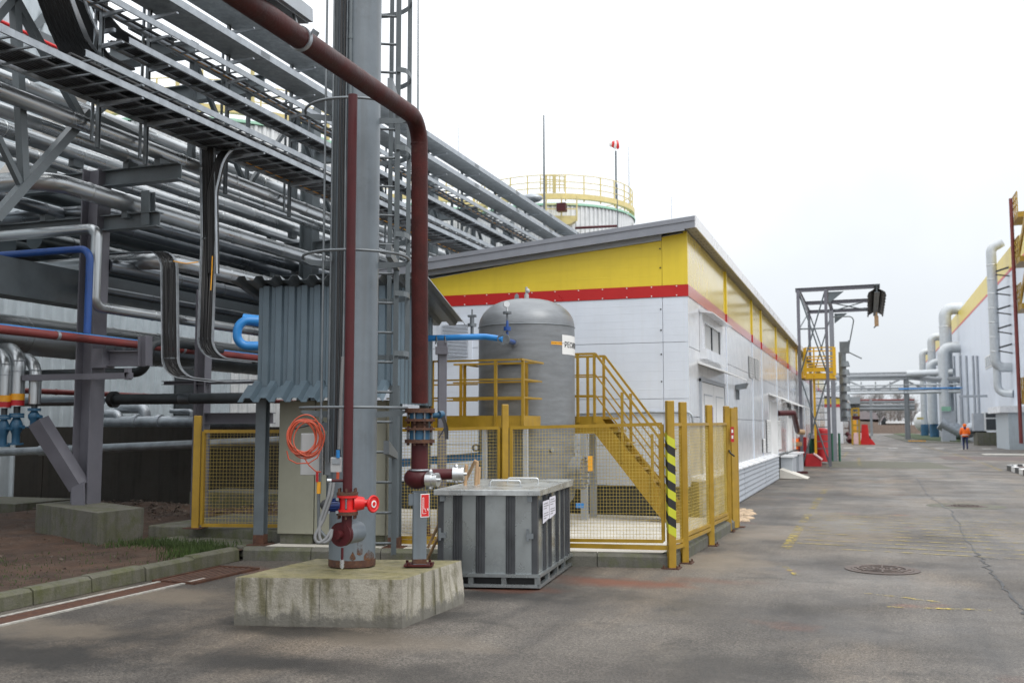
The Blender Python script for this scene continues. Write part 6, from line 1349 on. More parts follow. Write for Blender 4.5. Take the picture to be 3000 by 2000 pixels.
# ---- storage tanks
def stank(px, dd, ztop, rad, lb, n=110, rail_arc=(0, 360), body='tank_clad'):
    c = AD(px, 1248, dd); c.z = 0; t = thing('storage_tank', lb, 'storage tank', c, 'corrugated storage tanks')
    prof = []; vs = []; b = MB()
    for k in range(n):
        for q, rr in ((0, 0), (.35, 0), (.5, .06), (.85, .06)): a = 2*math.pi*(k+q)/n; vs += [c+V(((rad+rr)*math.cos(a), (rad+rr)*math.sin(a), 0)), c+V(((rad+rr)*math.cos(a), (rad+rr)*math.sin(a), ztop))]
    N = len(vs)//2; b.add(vs, [(2*i, 2*((i+1) % N), 2*((i+1) % N)+1, 2*i+1) for i in range(N)]); b.build('shell', body, t)
    b = MB(); b.lathe(c, [(rad+.12, ztop), (rad+.12, ztop+.10), (rad-.1, ztop+.14)], 60); b.build('green_rim', 'green_rim', t)
    b = MB(); b.lathe(c, [(rad-.1, ztop+.12), (rad*.5, ztop+.4), (.01, ztop+.55)], 60); b.build('roof', 'tank_clad', t)
    b = MB(); b.lathe(c, [(rad-.1, ztop+.30), (rad+.1, ztop+.30), (rad+.1, ztop+.52), (rad-.1, ztop+.52), (rad-.1, ztop+.30)], 60, False); b.build('kick_plate', 'yellow_hazed', t)
    for h in (.78, 1.05, 1.36): b = MB(); b.tube([c+V((rad*math.cos(a), rad*math.sin(a), ztop+h)) for a in [2*math.pi*k/60 for k in range(60)]], .02, 5, closed=True); b.build('rail', 'yellow_hazed', t)
    b = MB(); b.beam(c+V((rad, 0, ztop+.2)), c+V((rad, 0, ztop+1.36)), .045, .045, (0, 1, 0)); p = b.build('railing_post', 'yellow_hazed', t)
    for k in range(1, 28):
        q = p.copy(); scene.collection.objects.link(q); a = 2*math.pi*k/28; q.rotation_euler.z = a; ORG[q.name] = c
    return t, c
def tz_(py, px, dd): return AD(px, py, dd).z
R3_ = 236/FPX*46; T3, C3 = stank(1622, 46, tz_(590, 1622, 46-R3_), R3_, 'pale corrugated storage tank with a yellow access cage, nearest the hall roof')
R2_ = 230/FPX*47.5; T2, C2 = stank(1195, 47.5, tz_(590, 1195, 47.5-R2_), R2_, 'pale corrugated storage tank half hidden by the covered trays, middle one')
R1_ = 400/FPX*36; T1, C1 = stank(620, 36, tz_(325, 620, 36-R1_), R1_, 'big pale corrugated storage tank behind the cable ladders, leftmost of three')
# access cage on the right tank
def cg(px, py, d=46-R3_-.6): return AD(px, py, d)
b = MB()
for px in (1600, 1645, 1690): b.beam(cg(px, 575), cg(px, 648), .05, .05, (0, 1, 0))
for py in (582, 598, 612): b.beam(cg(1600, py), cg(1690, py), .04, .04)
b.build('access_cage', 'yellow_hazed', T3)
b = MB(); b.prism([cg(1598, 632), cg(1690, 632), cg(1690, 645), cg(1598, 645)], FW*1.2); b.prism([cg(1612, 645), cg(1690, 645), cg(1668, 657), cg(1630, 657)], FW*1.1); b.build('access_platform', 'yellow_hazed', T3)
b = MB(); b.box(cg(1646, 608), (.38, .3, .35)); b.build('fire_box', 'oxide2', T3)
b = MB(); b.prism([cg(1598, 513), cg(1603, 510), cg(1603, 565), cg(1598, 565)], FW*.1)
for k in range(6): b.beam(cg(1583+k*14, 515), cg(1583+k*14, 562), .035, .035, (0, 1, 0))
for py in (513, 525, 538): b.beam(cg(1583, py), cg(1655, py+4), .035, .035)
b.beam(cg(1624, 512), cg(1624, 565), .12, .12, (0, 1, 0)); b.build('ladder_cage', 'yellow_hazed', T3)
b = MB(); dq_ = 46-R3_-.15; 
nn3 = (AD(1835, 665, 46)-C3); u_ = V((cy, sy, 0))*.62+V((-sy, cy, 0))*.78
put_text(b, 'Т 0', .62, AD(1828, 668, 46-R3_*.30), V((cy, sy, 0))*.55+V((-sy, cy, 0))*.83, (0, 0, 1), .02); b.build('lettering', 'steel', T3)
b = MB(); b.tube([AD(1685, 668, 38), AD(1808, 662, 38)], .05, 10); o = b.build('roof_pipe', 'oxide2'); tag(o, 'dark red pipe end showing above the hall roof line before the tank', 'pipe')
b = MB(); q = AD(1555, 582, 36); b.ball(q, .3, 14, 8, (1.5, 1, .55)); b.beam(q, AD(1530, 600, 36), .08, .08); o = b.build('lamp_head', 'galv'); tag(o, 'pale street lamp head beside the covered trays near the tank', 'lamp')
# stair / green details on the big tank
b = MB(); 
for px in (520, 590, 740, 905, 960): b.beam(AD(px, 205 if px < 800 else 330, 36-R1_), AD(px, 330 if px < 800 else 410, 36-R1_), .09, .09, (0, 1, 0))
b.build('stair_frame', 'yellow_hazed', T1)
# masts
for px, pt, pb_, dd, r, lb in ((1593, 338, 700, 33, .055, 'dark lightning mast standing before the right storage tank'), (1225, -30, 470, 22, .032, 'tall thin lightning rod right of the caged ladder'), (1343, 362, 700, 45, .02, 'pale hair-thin lightning rod above the covered trays'), (1842, 430, 640, 60, .03, 'pale thin lightning rod right of the windsock'), (1967, 578, 660, 55, .018, 'faint thin rod above the hall roof'), (1808, 540, 690, 36, .035, 'dark short mast at the right side of the tank')):
    p, q = AD(px+(3 if dd < 40 else 0), pb_, dd), AD(px, pt, dd); b = MB(); p.z = min(p.z, 3.0); m = p.lerp(q, .45); b.cyl(p, m, r*1.3, r*1.1, 8); b.cyl(m, q, r*.85, r*.4, 8); o = b.build('lightning_rod', 'steel'); tag(o, lb, 'mast')
ws = thing('windsock', 'red and white striped windsock on a thin pole above the tank', 'windsock', AD(1805, 660, 50))
b = MB(); b.cyl(AD(1806, 690, 50), AD(1804, 442, 50), .045, n=8); b.build('pole', 'steel', ws)
pp_ = [AD(1812, 423, 50), AD(1806, 424, 50), AD(1799, 423, 50), AD(1792, 422, 50), AD(1785, 423, 50)]; rs_ = [.22, .24, .19, .14, .12]
for k in range(4): b = MB(); b.cyl(pp_[k], pp_[k+1], rs_[k], rs_[k+1], 14, cap=(k == 3)); b.build('sock_band', 'red' if k % 2 == 0 else 'white', ws)
# ================================================================== GANTRY WITH YELLOW PLATFORM
gA = G(2430, 1369); gB = G(2354, 1363)
xg0, xg1 = gB.x, gA.x; yg0 = (gA.y+gB.y)/2
gn = thing('hoist_gantry', 'grey steel gantry frame with beams reaching over the road', 'gantry', (xg1, yg0, 0))
zg = AY(2345, 850, yg0).z; yg1 = AX(2425, 895, xg0).y; yg1 = yg0+4.6; yg2 = yg0+8.2; xe = AY(2578, 840, yg0).x
def gb(p, q, w_=.16, m='steel_warm', nm='beam'): b = MB(); b.ibeam(p, q, w_, w_*1.15, .02, (0, 1, 0) if abs(V(p).z-V(q).z) > 2 else (0, 0, 1)); return b.build(nm, m, gn)
for y in (yg0, yg2):
    for x in (xg0, xg1): gb((x, y, 0), (x, y, zg), .12, nm='column')
gC = G(2447, 1350); gb((gC.x, gC.y, 0), (gC.x, gC.y, zg-.1), .20, 'trim', 'column')
for y in (yg0, yg1, yg2): gb((xg0-.1, y, zg), (xe, y, zg+.03), .14)
for x in (xg0, xg1): gb((x, yg0, zg), (x, yg2, zg), .13)
def brace(p, q): b = MB(); b.cyl(p, q, .03, n=8); b.build('brace', 'steel', gn)
zp = AY(2400, 1100, yg0).z
for a, c in (((xg0, yg0, 0), (xg1, yg0, zp)), ((xg1, yg0, 0), (xg0, yg0, zp)), ((xg0, yg0, zp), (xg1, yg0, zg)), ((xg1, yg0, zp), (xg0, yg0, zg)), ((xg0, yg2, zp), (xg1, yg2, zg)), ((xg1, yg2, zp), (xg0, yg2, zg)), ((xg0, yg0, 5.5), (xg0, yg2, zg)), ((xe-.5, yg1, zg), (xg1, yg2, zg)), ((xg1, yg1, zg), (xe-.5, yg2, zg)), ((xg0, yg0, zp+1.9), (xg1, yg0, zp+1.9))): brace(a, c)
for y in (yg0, yg2): b = MB(); b.prism([(xg1+.1, y, zg-.12), (xg1+.7, y, zg-.12), (xg1+.1, y, zg-.6)], (0, .03, 0)); b.build('gusset', 'steel', gn)
# black hoist shelter
hs = thing('hoist_shelter', 'black ribbed rubber hood hanging at the end of the gantry beams', 'hood', (xe, yg0+4, zg-.4))
for sg_ in (-1, 1):
    b = MB(); n = 16; vs = []
    for k in range(n+1):
        y = yg0+.1+(yg2-yg0+.4)*k/n; d_ = .035*(k % 2); x = xe-.12
        vs += [(x+sg_*.06, y, zg-.06), (x+sg_*(.30+d_), y, zg-.20-d_), (x+sg_*(.32+d_), y, zg-.30)]
    b.add(vs, [(3*k+j, 3*k+j+1, 3*k+4+j, 3*k+3+j) for k in range(n) for j in range(2)]); b.build('hood_side', 'black', hs, solid=.03)
b = MB(); b.ibeam((xe-.12, yg0-.4, zg-.12), (xe-.12, yg2+.3, zg-.12), .2, .3, .02); b.build('rail', 'steel', gn)
hk = thing('chain_hoist', 'brown chain hoist hook dangling from the gantry end', 'hoist', AY(2568, 935, yg0+1))
b = MB(); b.cyl(AY(2568, 915, yg0+1), AY(2568, 930, yg0+1), .03, n=6); b.box(AY(2568, 940, yg0+1), (.16, .12, .42)); b.build('block', 'wood', hk)
b = MB(); b.tube([AY(2569, 945, yg0+1), AY(2566, 955, yg0+1), AY(2560, 960, yg0+1)], .03, 6); b.build('hook', 'galv_dark', hk)
# yellow platform and ladder
gp = thing('gantry_platform', 'bright yellow platform with railing and ladder inside the grey gantry', 'platform', (xg0, yg0+.6, 0))
y0 = yg0+.35; y1 = yg0+2.2; xa = AY(2352, 1100, y0).x; xb_ = AY(2447, 1100, y0).x; zd = AY(2400, 1100, y0).z; zt = AY(2400, 1018, y0).z; ydk = (AY(2400, 1070, y0).z)
for za, zb_ in ((zd-.12, zd+.10), (zd+.16, zd+.34), (zd+.38, ydk)): b = MB(); b.bx(xa+.12, xb_, y0, y0+.04, za, zb_); b.build('kick_board', 'yellow_bright', gp)
b = MB(); b.bx(xa-.08, xb_, y0+.05, y1, zd-.1, zd-.05); b.bx(xa-.12, xa+.02, y0, y1, zd-.1, zd+.2); b.build('deck', 'yellow_bright', gp)
for x in (xa+.1, xa+.45, xb_-.3, xb_-.02): b = MB(); b.beam((x, y0, zd), (x, y0, zt), .13 if x in (xa+.1, xb_-.02) else .06, .06, (0, 1, 0)); b.build('railing_post', 'yellow_bright', gp)
for zz in (zt, (zt+ydk)/2, ydk+.1):
    for yq_ in (y0-.01, y1): b = MB(); b.beam((xa+.1, yq_, zz), (xb_, yq_, zz), .05, .05); b.build('handrail', 'yellow_bright', gp)
xl0, xl1 = AY(2386, 1150, y0+.3).x, AY(2424, 1150, y0+.3).x
for x in (xl0,): b = MB(); b.beam((x, y0+.3, .5), (x, y0+.3, zd), .09, .1, (0, 1, 0)); b.build('ladder_rail', 'yellow_bright', gp)
b = MB(); b.beam((xl1, y0+.3, .3), (xl1, y0+.3, zd), .05, .06, (0, 1, 0)); b.build('ladder_rail', 'steel', gp)
b = MB(); b.beam((xl0, y0+.3, .7), (xl1, y0+.3, .7), .035, .035); r0 = b.build('rung', 'steel', gp); rep(r0, [(0, 0, .29*k) for k in range(1, 10)])
cs = thing('cable_festoon', 'grey hanging cable festoon and lamp arm on the right of the gantry column', 'cable festoon', (xg1+.9, yg0+4, 5))
b = MB(); xf = gC.x+.55
for k in range(7): q = V((xf+.05, yg0+3.6, zg-2.7-.36*k)); b.cyl(q, q-V((0, 0, .24)), .16, .22, 10)
b.cyl((xf-.05, yg0+3.7, zg-5.3), (xf-.05, yg0+3.7, zg-2.3), .16, n=10); b.build('festoon', 'galv_dark', cs)
b = MB(); b.tube(fillet([V((xf-.4, yg0+3.7, zg-.75)), V((xf+.5, yg0+3.7, zg-.75)), V((xf+.35, yg0+3.7, zg-1.5)), V((xf+.2, yg0+3.7, zg-2.2))], .2), .03, 6); b.tube([V((xf+.2, yg0+3.7, zg-2.2)), V((xf+.25, yg0+3.7, zg-1.8))], .05, 6); b.box((xf+.05, yg0+3.7, zg-2.1), (.4, .3, .5)); b.beam((xf+.2, yg0+3.7, zg-2.3), (xf+.75, yg0+3.7, zg-2.6), .05, .05); b.build('lamp_arm', 'galv_dark', cs)
# things at the foot of the gantry
rb = thing('fire_board', 'tall dark red fire equipment board beside the gantry column', 'fire board', G(2345, 1368))
b = MB(); p, q = AY(2340, 1368, yg0+.3), AY(2364, 1368, yg0+.3); b.bx(p.x, q.x, yg0+.3, yg0+.7, 0, AY(2350, 1280, yg0+.3).z); b.build('board', 'red_matte', rb)
bn = thing('sand_bin', 'red fire sand bin with sloping lid at the gantry foot', 'bin', G(2382, 1368))
yb = yg0+.1; x0, x1, x2 = AY(2360, 1360, yb).x, AY(2385, 1330, yb).x, AY(2405, 1360, yb).x; z1_, z2_ = AY(2370, 1330, yb).z, AY(2404, 1347, yb).z
b = MB(); b.prism([(x0, yb, .0), (x2, yb, .0), (x2, yb, z2_), (x1, yb, z1_), (x0+.05, yb, z1_), (x0, yb, z1_-.25)], (0, .9, 0)); b.build('body', 'red_matte', bn)
b = MB(); b.prism([(x1-.02, yb-.03, z1_+.002), (x2+.04, yb-.03, z2_-.01), (x2+.04, yb-.03, z2_+.03), (x1-.02, yb-.03, z1_+.05)], (0, .96, 0)); b.build('lid', 'pinkwhite', bn)
br = thing('broom', 'orange handled broom leaning at the ramp before the fire board', 'broom', G(2345, 1380))
b = MB(); b.cyl(G(2345, 1376), AY(2337, 1320, yg0-.4), .022, n=8); b.build('handle', 'hivis', br)
b = MB(); b.beam(G(2322, 1384, .03), G(2366, 1384, .03), .06, .09); b.build('head', 'oxide2', br)
rp_ = thing('red_spade_rack', 'small red and brass hose nozzles on the wall left of the fire board', 'hose nozzle', AY(2335, 1300, yg0-.5))
b = MB(); b.box(AY(2338, 1300, yg0-.3), (.3, .2, .16)); b.build('nozzle', 'wood', rp_)
b = MB(); b.box(AY(2334, 1290, yg0-.3), (.14, .12, .16)); b.box(AY(2334, 1312, yg0-.3), (.12, .12, .2)); b.build('cap', 'hivis', rp_)
gm = thing('green_pump', 'dark green pump machine with grey cover behind the gantry', 'pump', G(2395, 1345))
ym = yg0+3.6; b = MB(); p, q = AY(2375, 1330, ym), AY(2420, 1330, ym); b.bx(p.x, q.x, ym, ym+1, .25, AY(2390, 1285, ym).z); 
for k in range(5): b.cyl((p.x+.3*k, ym-.05, .1), (p.x+.3*k, ym-.05, 1.3), .05, n=8)
b.build('frame', 'green', gm)
b = MB(); b.bx(p.x-.1, q.x+.1, ym-.1, ym+1, AY(2390, 1283, ym).z, AY(2390, 1272, ym).z); b.build('cover', 'siding', gm)
rt = thing('red_hydrant_cabinet', 'red cylindrical foam vessel behind the gantry ladder', 'vessel', G(2410, 1340))
b = MB(); q = AY(2410, 1330, yg0+3.0); b.cyl((q.x, q.y, .1), (q.x, q.y, AY(2410, 1262, q.y).z), .28, n=16); b.ball((q.x, q.y, AY(2410, 1262, q.y).z), .28, 14, 8, (1, 1, .5)); b.build('vessel', 'red_matte', rt)
# ================================================================== PIPE BRIDGE OVER THE ROAD
YB = 128.0
pbr = thing('pipe_bridge', 'grey pipe bridge with lattice truss crossing high over the road', 'pipe bridge', AY(2655, 1272, YB))
def BB(px, py, y=YB): return AY(px, py, y)
zt1, zt2, zb_ = BB(2600, 1105).z, BB(2600, 1118).z, BB(2600, 1150).z
xL, xM, xN, xR = BB(2380, 1105).x, BB(2672, 1105).x, BB(2735, 1105).x, BB(2915, 1105).x
def bl2(z, z2, r, m, nm): b = MB(); b.tube([V((xL, YB, z)), V((xM, YB, z)), V((xN, YB-3, z2)), V((xR, YB-3, z2))], r, 10); b.build(nm, m, pbr)
bl2(BB(2600, 1092).z, BB(2800, 1110).z, .12, 'bridge_grey', 'pipe'); bl2(BB(2600, 1101).z, BB(2800, 1112).z, .24, 'bridge_grey', 'pipe'); bl2(BB(2600, 1110).z, BB(2800, 1118).z, .15, 'bridge_grey', 'pipe'); bl2(BB(2600, 1128).z, BB(2800, 1128).z, .12, 'duct_galv', 'pipe'); bl2(BB(2600, 1137).z, BB(2800, 1140).z, .13, 'bridge_grey', 'pipe'); bl2(zb_, BB(2800, 1149).z, .20, 'duct_galv', 'pipe'); bl2(BB(2600, 1144).z, BB(2800, 1144).z, .1, 'bridge_grey', 'chord')
b = MB(); b.tube([V((xN-4, YB-3.4, BB(2800, 1140).z)), V((xR, YB-3.4, BB(2800, 1138).z))], .085, 10); b.build('pipe', 'blue', pbr)
b = MB(); b.tube([V((xM-.5, YB-1, BB(2720, 1095).z)), V((xN+2, YB-3, BB(2720, 1094).z))], .4, 12); b.build('pipe', 'duct_galv', pbr)
pxs = [2450, 2488, 2523, 2565, 2608, 2655]
for k, px in enumerate(pxs): b = MB(); b.beam(BB(px, 1118), BB(px, 1150), .16, .16, (0, 1, 0)); b.build('vertical', 'bridge_grey', pbr)
for a, c in (((2490, 1118), (2560, 1147)), ((2560, 1147), (2635, 1112)), ((2440, 1140), (2490, 1118)), ((2655, 1115), (2720, 1145)), ((2800, 1115), (2860, 1145))): b = MB(); b.beam(BB(*a), BB(*c), .2, .2); b.build('diagonal', 'bridge_grey', pbr)
for px, yq in ((2655, YB), (2660, YB+3), (2471, YB), (2877, YB-3)): q = BB(px, 1200, yq); b = MB(); b.ibeam((q.x, yq, 0), (q.x, yq, zt1 if px != 2877 else zt1+.6), .6 if px == 2877 else .42, .42, .05, (1, 0, 0)); b.build('column', 'bridge_grey', pbr)
YB2 = 175.0
p2b = thing('far_pipe_bridge', 'farther low pipe bridge seen under the first one', 'pipe bridge', AY(2560, 1250, YB2))
for py, r in ((1172, .16), (1177, .2), (1188, .25), (1197, .3)): z = BB(2560, py, YB2).z; b = MB(); b.tube([V((BB(2480, py, YB2).x, YB2, z)), V((BB(2680, py, YB2).x, YB2, z))], r, 8); b.build('pipe', 'redpipe' if py == 1172 else 'bridge_grey', p2b)
for px in (2490, 2512, 2553, 2660): q = BB(px, 1240, YB2); b = MB(); b.beam((q.x, YB2, 0), (q.x, YB2, BB(px, 1170, YB2).z), .4, .4, (0, 1, 0)); b.build('column', 'bridge_grey', p2b)
b = MB(); p, q = BB(2477, 1162, YB2-5), BB(2520, 1182, YB2-5); b.bx(p.x, q.x, YB2-5, YB2, q.z, p.z); b.build('pipe_box', 'bridge_grey', p2b)
# second hall on the left far away
h2 = thing('far_hall', 'far white hall with yellow gable and red stripe beyond the gantry', 'building', AY(2465, 1290, 104))
yh = 100.0; xh0, xh1 = AY(2440, 1250, yh).x-6, AY(2470, 1250, yh).x; zz0, zz1, zz2 = 0, AY(2455, 1192, yh).z, AY(2455, 1166, yh).z
b = MB(); b.bx(xh0, xh1, yh, yh+28, 0, zz1); b.build('wall', 'gloss_white', h2)
b = MB(); b.bx(xh0, xh1+.02, yh-.02, yh+28, zz1+.3, zz2); b.build('yellow_band', 'gloss_yellow', h2)
b = MB(); b.bx(xh0, xh1+.06, yh-.04, yh+28, zz1, zz1+.3); b.build('red_stripe', 'gloss_red', h2)
b = MB(); b.prism([(xh0, yh-.3, zz2+.9), (xh1+.3, yh-.3, zz2), (xh1+.3, yh-.3, zz2+.25), (xh0, yh-.3, zz2+1.2)], (0, 29, 0)); b.build('roof', 'roof_white', h2)
# yellow tower, barriers and bits along the far left kerb
yt = thing('yellow_tower', 'slim yellow ladder tower far along the left road edge', 'tower', AY(2508, 1290, 92))
def YT(px, py, y=92.0): return AY(px, py, y)
b = MB()
for px in (2498, 2518):
    for y in (92, 93.5): q = YT(px, 1285, y); b.beam((q.x, y, 0), (q.x, y, YT(px, 1195).z), .16, .16, (0, 1, 0))
for py in (1196, 1208, 1222, 1245, 1262): b.beam(YT(2498, py), YT(2518, py), .14, .14); b.beam(YT(2498, py, 93.5), YT(2518, py, 93.5), .14, .14)
b.build('frame', 'yellow', yt)
b = MB(); b.bx(YT(2497, 1226).x, YT(2519, 1226).x, 91.9, 93.6, YT(2508, 1228).z, YT(2508, 1218).z); b.build('platform', 'oxide2', yt)
rb1 = thing('road_barrier', 'red plastic road barrier standing at the far left road edge', 'barrier', G(2542, 1301))
q = G(2542, 1302); 
b = MB(); b.prism([(q.x-.65, q.y, 0), (q.x+.65, q.y, 0), (q.x+.45, q.y, .35), (q.x+.15, q.y, .6), (q.x+.05, q.y, 1.75), (q.x-.45, q.y, 1.75), (q.x-.5, q.y, .6)], (0, 1.0, 0)); b.build('body', 'red', rb1)
b = MB(); q2 = G(2520, 1300); b.prism([(q2.x-.6, q2.y, 0), (q2.x+.6, q2.y, 0), (q2.x+.5, q2.y, 1.0), (q2.x-.5, q2.y, 1.0)], (0, .5, 0)); o = b.build('pale_barrier', 'pinkwhite'); tag(o, 'pale pink barrier panel beside the red plastic barrier', 'barrier')
pl = thing('pipe_stack', 'heap of dark red valves and pipe ends by the yellow tower', 'pipe heap', G(2505, 1300))
for k in range(9): q = G(2483+5.5*k+random.uniform(-3, 3), 1300-random.uniform(0, 5)); b = MB(); a = random.uniform(0, 3); b.cyl(q+V((0, 0, .25)), q+V((.8*math.cos(a), .8*math.sin(a), .3+random.random()*.7)), .24, n=10); b.build('pipe_end', 'oxide2', pl)
b = MB(); q = G(2505, 1297); b.beam((q.x, q.y, 0), (q.x, q.y, 2.2), .4, .4, (0, 1, 0)); o = b.build('orange_post', 'orange'); tag(o, 'short orange post in front of the yellow ladder tower', 'post')
b = MB(); q = G(2489, 1295)
for x in (-1.2, -.6, 0): b.beam((q.x+x, q.y, 0), (q.x+x, q.y, 2.1), .09, .09, (0, 1, 0))
for z in (.8, 1.4, 2.1): b.beam((q.x-1.2, q.y, z), (q.x, q.y, z), .09, .09)
o = b.build('iron_railing', 'oxide'); tag(o, 'dark iron railing left of the far yellow tower', 'railing')
# ================================================================== RIGHT HAND HALL WITH DUCTS
HX = 10.4
rh = thing('right_hall', 'tall white hall with yellow parapet and red line on the right of the road', 'building', (HX, 60, 0))
zst, ztp_ = AX(2968.7, 786, HX).z, AX(2985.7, 690, HX).z
yy = 58.0; k = 0
while yy < 196:
    ye = yy+5.6; b = MB(); b.bx(HX, HX+.2, yy+.02, ye-.02, .8, zst); b.build('wall_panel', 'wall_white', rh)
    b = MB(); b.bx(HX, HX+.2, yy+.02, ye-.02, zst+.22, ztp_); b.build('wall_panel', 'hall_yellow', rh)
    b = MB(); b.bx(HX-.02, HX+.2, yy, ye, zst, zst+.21); b.build('red_line', 'red', rh); yy = ye
b = MB(); b.bx(HX+.21, HX+20, 58, 196, 0, ztp_-.1); b.build('core', 'wall_white', rh)
b = MB(); b.bx(HX-.01, HX+.2, 58, 196, 0, .79); b.build('plinth', 'siding', rh)
wa, wb_ = AX(2888, 1060, HX), AX(2920, 1060, HX); z1_, z0_ = AX(2888, 1045, HX).z, AX(2888, 1082, HX).z
b = MB(); b.bx(HX-.05, HX-.005, wb_.y, wa.y, z0_, z1_); wn = b.build('window', 'white', rh); n = 6
for k in range(n): f0 = wb_.y+(wa.y-wb_.y)*(k+.1)/n; f1_ = wb_.y+(wa.y-wb_.y)*(k+.9)/n; b = MB(); b.bx(HX-.08, HX-.052, f0, f1_, z0_+.12, z1_-.12); b.build('pane', 'glass', wn)
for px in (2800, 2818, 2836, 2856, 2868): 
    q = AX(px, 1100, HX); b = MB(); b.cyl((HX-.12, q.y, 1), (HX-.12, q.y, AX(px, 1040, HX).z), .11, n=8); b.build('downpipe', 'siding', rh)
def AXd(px, py, x=9.0): return AX(px, py, x)
def duct(px, w_, pyt, x, lb, hook=True, side=None, pyb=1262):
    q = AX(px, 1245, x); y = q.y; dd = (q-CP).dot(FW); r = w_/2/FPX*dd; t = thing('exhaust_duct', lb, 'duct', (x, y, 0), 'grey exhaust ducts along the right hall'); zt = AX(px, pyt, x).z
    b = MB(); P_ = [V((x, y, 1.9)), V((x, y, zt-r))]+([V((x+2.8*r, y, zt-r))] if hook else []); b.tube(fillet(P_, r*2.0, 10), r, 22); b.build('duct', 'duct_galv', t)
    for f in (.25, .45, .62, .8): b = MB(); zz = 2+(zt-2)*f; b.lathe((x, y, zz), [(r+.01, -.05), (r+.05, 0), (r+.01, .05)], 22); b.build('joint_ring', 'alu', t)
    b = MB(); b.cyl((x, y, 0), (x, y, 1.9), r*1.2, n=20); b.build('fan_base', 'blue_valve', t)
    if side:
        zs = AX(px, side, x).z; b = MB(); b.tube(fillet([V((x-.6*r, y-r*2.2, 2)), V((x-.6*r, y-r*2.2, zs)), V((HX, y-r*2.2, zs))], r*2, 9), r*.95, 20); b.build('side_duct', 'duct_galv', t)
duct(2780, 34, 867, 9.0, 'tallest grey exhaust duct with a hooked top on the right hall', True, 1012); duct(2737, 22, 962, 8.8, 'middle grey exhaust duct with a hooked top on the right hall', True, 1055); duct(2709, 18, 1010, 8.6, 'farthest grey exhaust duct with a hooked top on the right hall', True)
t = thing('wall_duct', 'slim silver duct climbing the right hall wall near the yellow stairs', 'duct', AX(2918, 1090, 9.3)); q = AX(2918, 1090, 9.3); y = q.y; r = .36; zt, zbq = AX(2914, 712, 9.3).z, AX(2918, 1060, 9.3).z
b = MB(); b.tube(fillet([V((HX, y+.1, zbq-.4)), V((9.3, y, zbq-.4)), V((9.3, y, zt)), V((10.1, y, zt+.45))], .6, 8), r, 20); b.build('duct', 'duct_galv', t)
for f in range(7): b = MB(); b.lathe((9.3, y, zbq+.8+f*(zt-zbq-1)/7), [(r+.005, -.04), (r+.03, 0), (r+.005, .04)], 20); b.build('joint_ring', 'alu', t)
for f in range(5): zz = zbq+1+f*(zt-zbq)/6; b = MB(); b.beam((9.3, y-.1, zz), (HX, y-.6, zz+.3), .1, .12); b.beam((9.3, y-.1, zz-.1), (HX, y-.8, zz-.4), .08, .1); b.build('wall_bracket', 'dark_pipe', t)
b = MB(); b.tube(fillet([V((9.4, y+.2, zbq-.3)), V((9.4, y+.2, zbq-2.3)), V((HX, y-.3, zbq-2.4))], .6, 7), r*.8, 18); b.build('lower_duct', 'duct_galv', t)
# red pole and yellow outside stair
zz = 0
es = thing('escape_stair', 'yellow outside escape stair at the right picture edge', 'stairs', AX(2992, 1240, 9.6))
q0, q1 = AX(2991, 1280, 9.3), AX(2963, 560, 9.3); qy = AX(2975, 900, 9.3).y
b = MB(); b.cyl((9.3, qy, .5), (9.3, qy, AX(2975, 560, 9.3).z), .12, n=10); b.build('red_pole', 'redpipe', es)
for py, h in ((625, 1.0), (900, .9), (1170, .9), (760, .9)):
    z = AX(2975, py, 9.4).z; b = MB(); b.bx(9.45, 11.5, qy-1.6, qy+1.4, z-.35, z); b.build('landing', 'yellow', es)
    b = MB()
    for k in range(5): b.beam((9.45, qy-1.6+.72*k, z), (9.45, qy-1.6+.72*k, z+1.3), .07, .07, (0, 1, 0))
    for hh in (.5, .9, 1.3): b.beam((9.45, qy-1.6, z+hh), (9.45, qy+1.4, z+hh), .06, .06)
    b.build('railing', 'yellow', es)
zl = [AX(2975, p_, 9.4).z for p_ in (1170, 900, 760, 625)]
for a, c in zip(zl, zl[1:]): b = MB(); b.beam((9.7, qy+1.2, a), (9.7, qy-4.0, c), .1, .45); b.beam((10.9, qy+1.2, a), (10.9, qy-4.0, c), .1, .45); b.build('stringer', 'yellow', es)
# annex, cooling unit, platform
an = thing('white_annex', 'small white annex with a flat roof lip at the right edge', 'annex', G(2960, 1317)); qa = G(2958, 1317)
b = MB(); b.bx(qa.x, qa.x+5, qa.y, qa.y+7, 0, AY(2960, 1208, qa.y).z); b.build('wall', 'corr_white', an)
b = MB(); za = AY(2960, 1208, qa.y).z; b.bx(qa.x-.5, qa.x+5, qa.y-.2, qa.y+7.2, za+.002, za+.45); b.build('roof', 'roof_white', an)
yac = 92.0; ac = thing('cooling_unit', 'white framed dark cooling unit on a grey concrete base', 'cooling unit', AY(2905, 1270, yac))
p, q = AY(2883, 1206, yac), AY(2929, 1262, yac)
b = MB(); b.bx(p.x, q.x, yac, yac+2, q.z, p.z); b.build('casing', 'white', ac)
zm = p.z+(q.z-p.z)*.33
for z0, z1 in ((q.z+.1, zm-.06), (zm+.06, p.z-.1)): b = MB(); b.bx(p.x+.12, q.x-.1, yac-.05, yac-.001, z0, z1); b.build('grille', 'dark_pipe', ac)
b = MB(); b.bx(p.x-.8, p.x-.01, yac+.2, yac+1.8, q.z, p.z-.1); b.build('side_box', 'siding', ac)
bs_ = thing('concrete_platform', 'grey concrete base with sloping struts under the cooling unit', 'base', AY(2900, 1300, yac)); b = MB(); p2, q2 = AY(2862, 1268, yac), AY(2955, 1290, yac); b.bx(p2.x, q2.x, yac-.3, yac+3, 0, AY(2900, 1266, yac).z); b.build('plinth', 'conc', bs_)
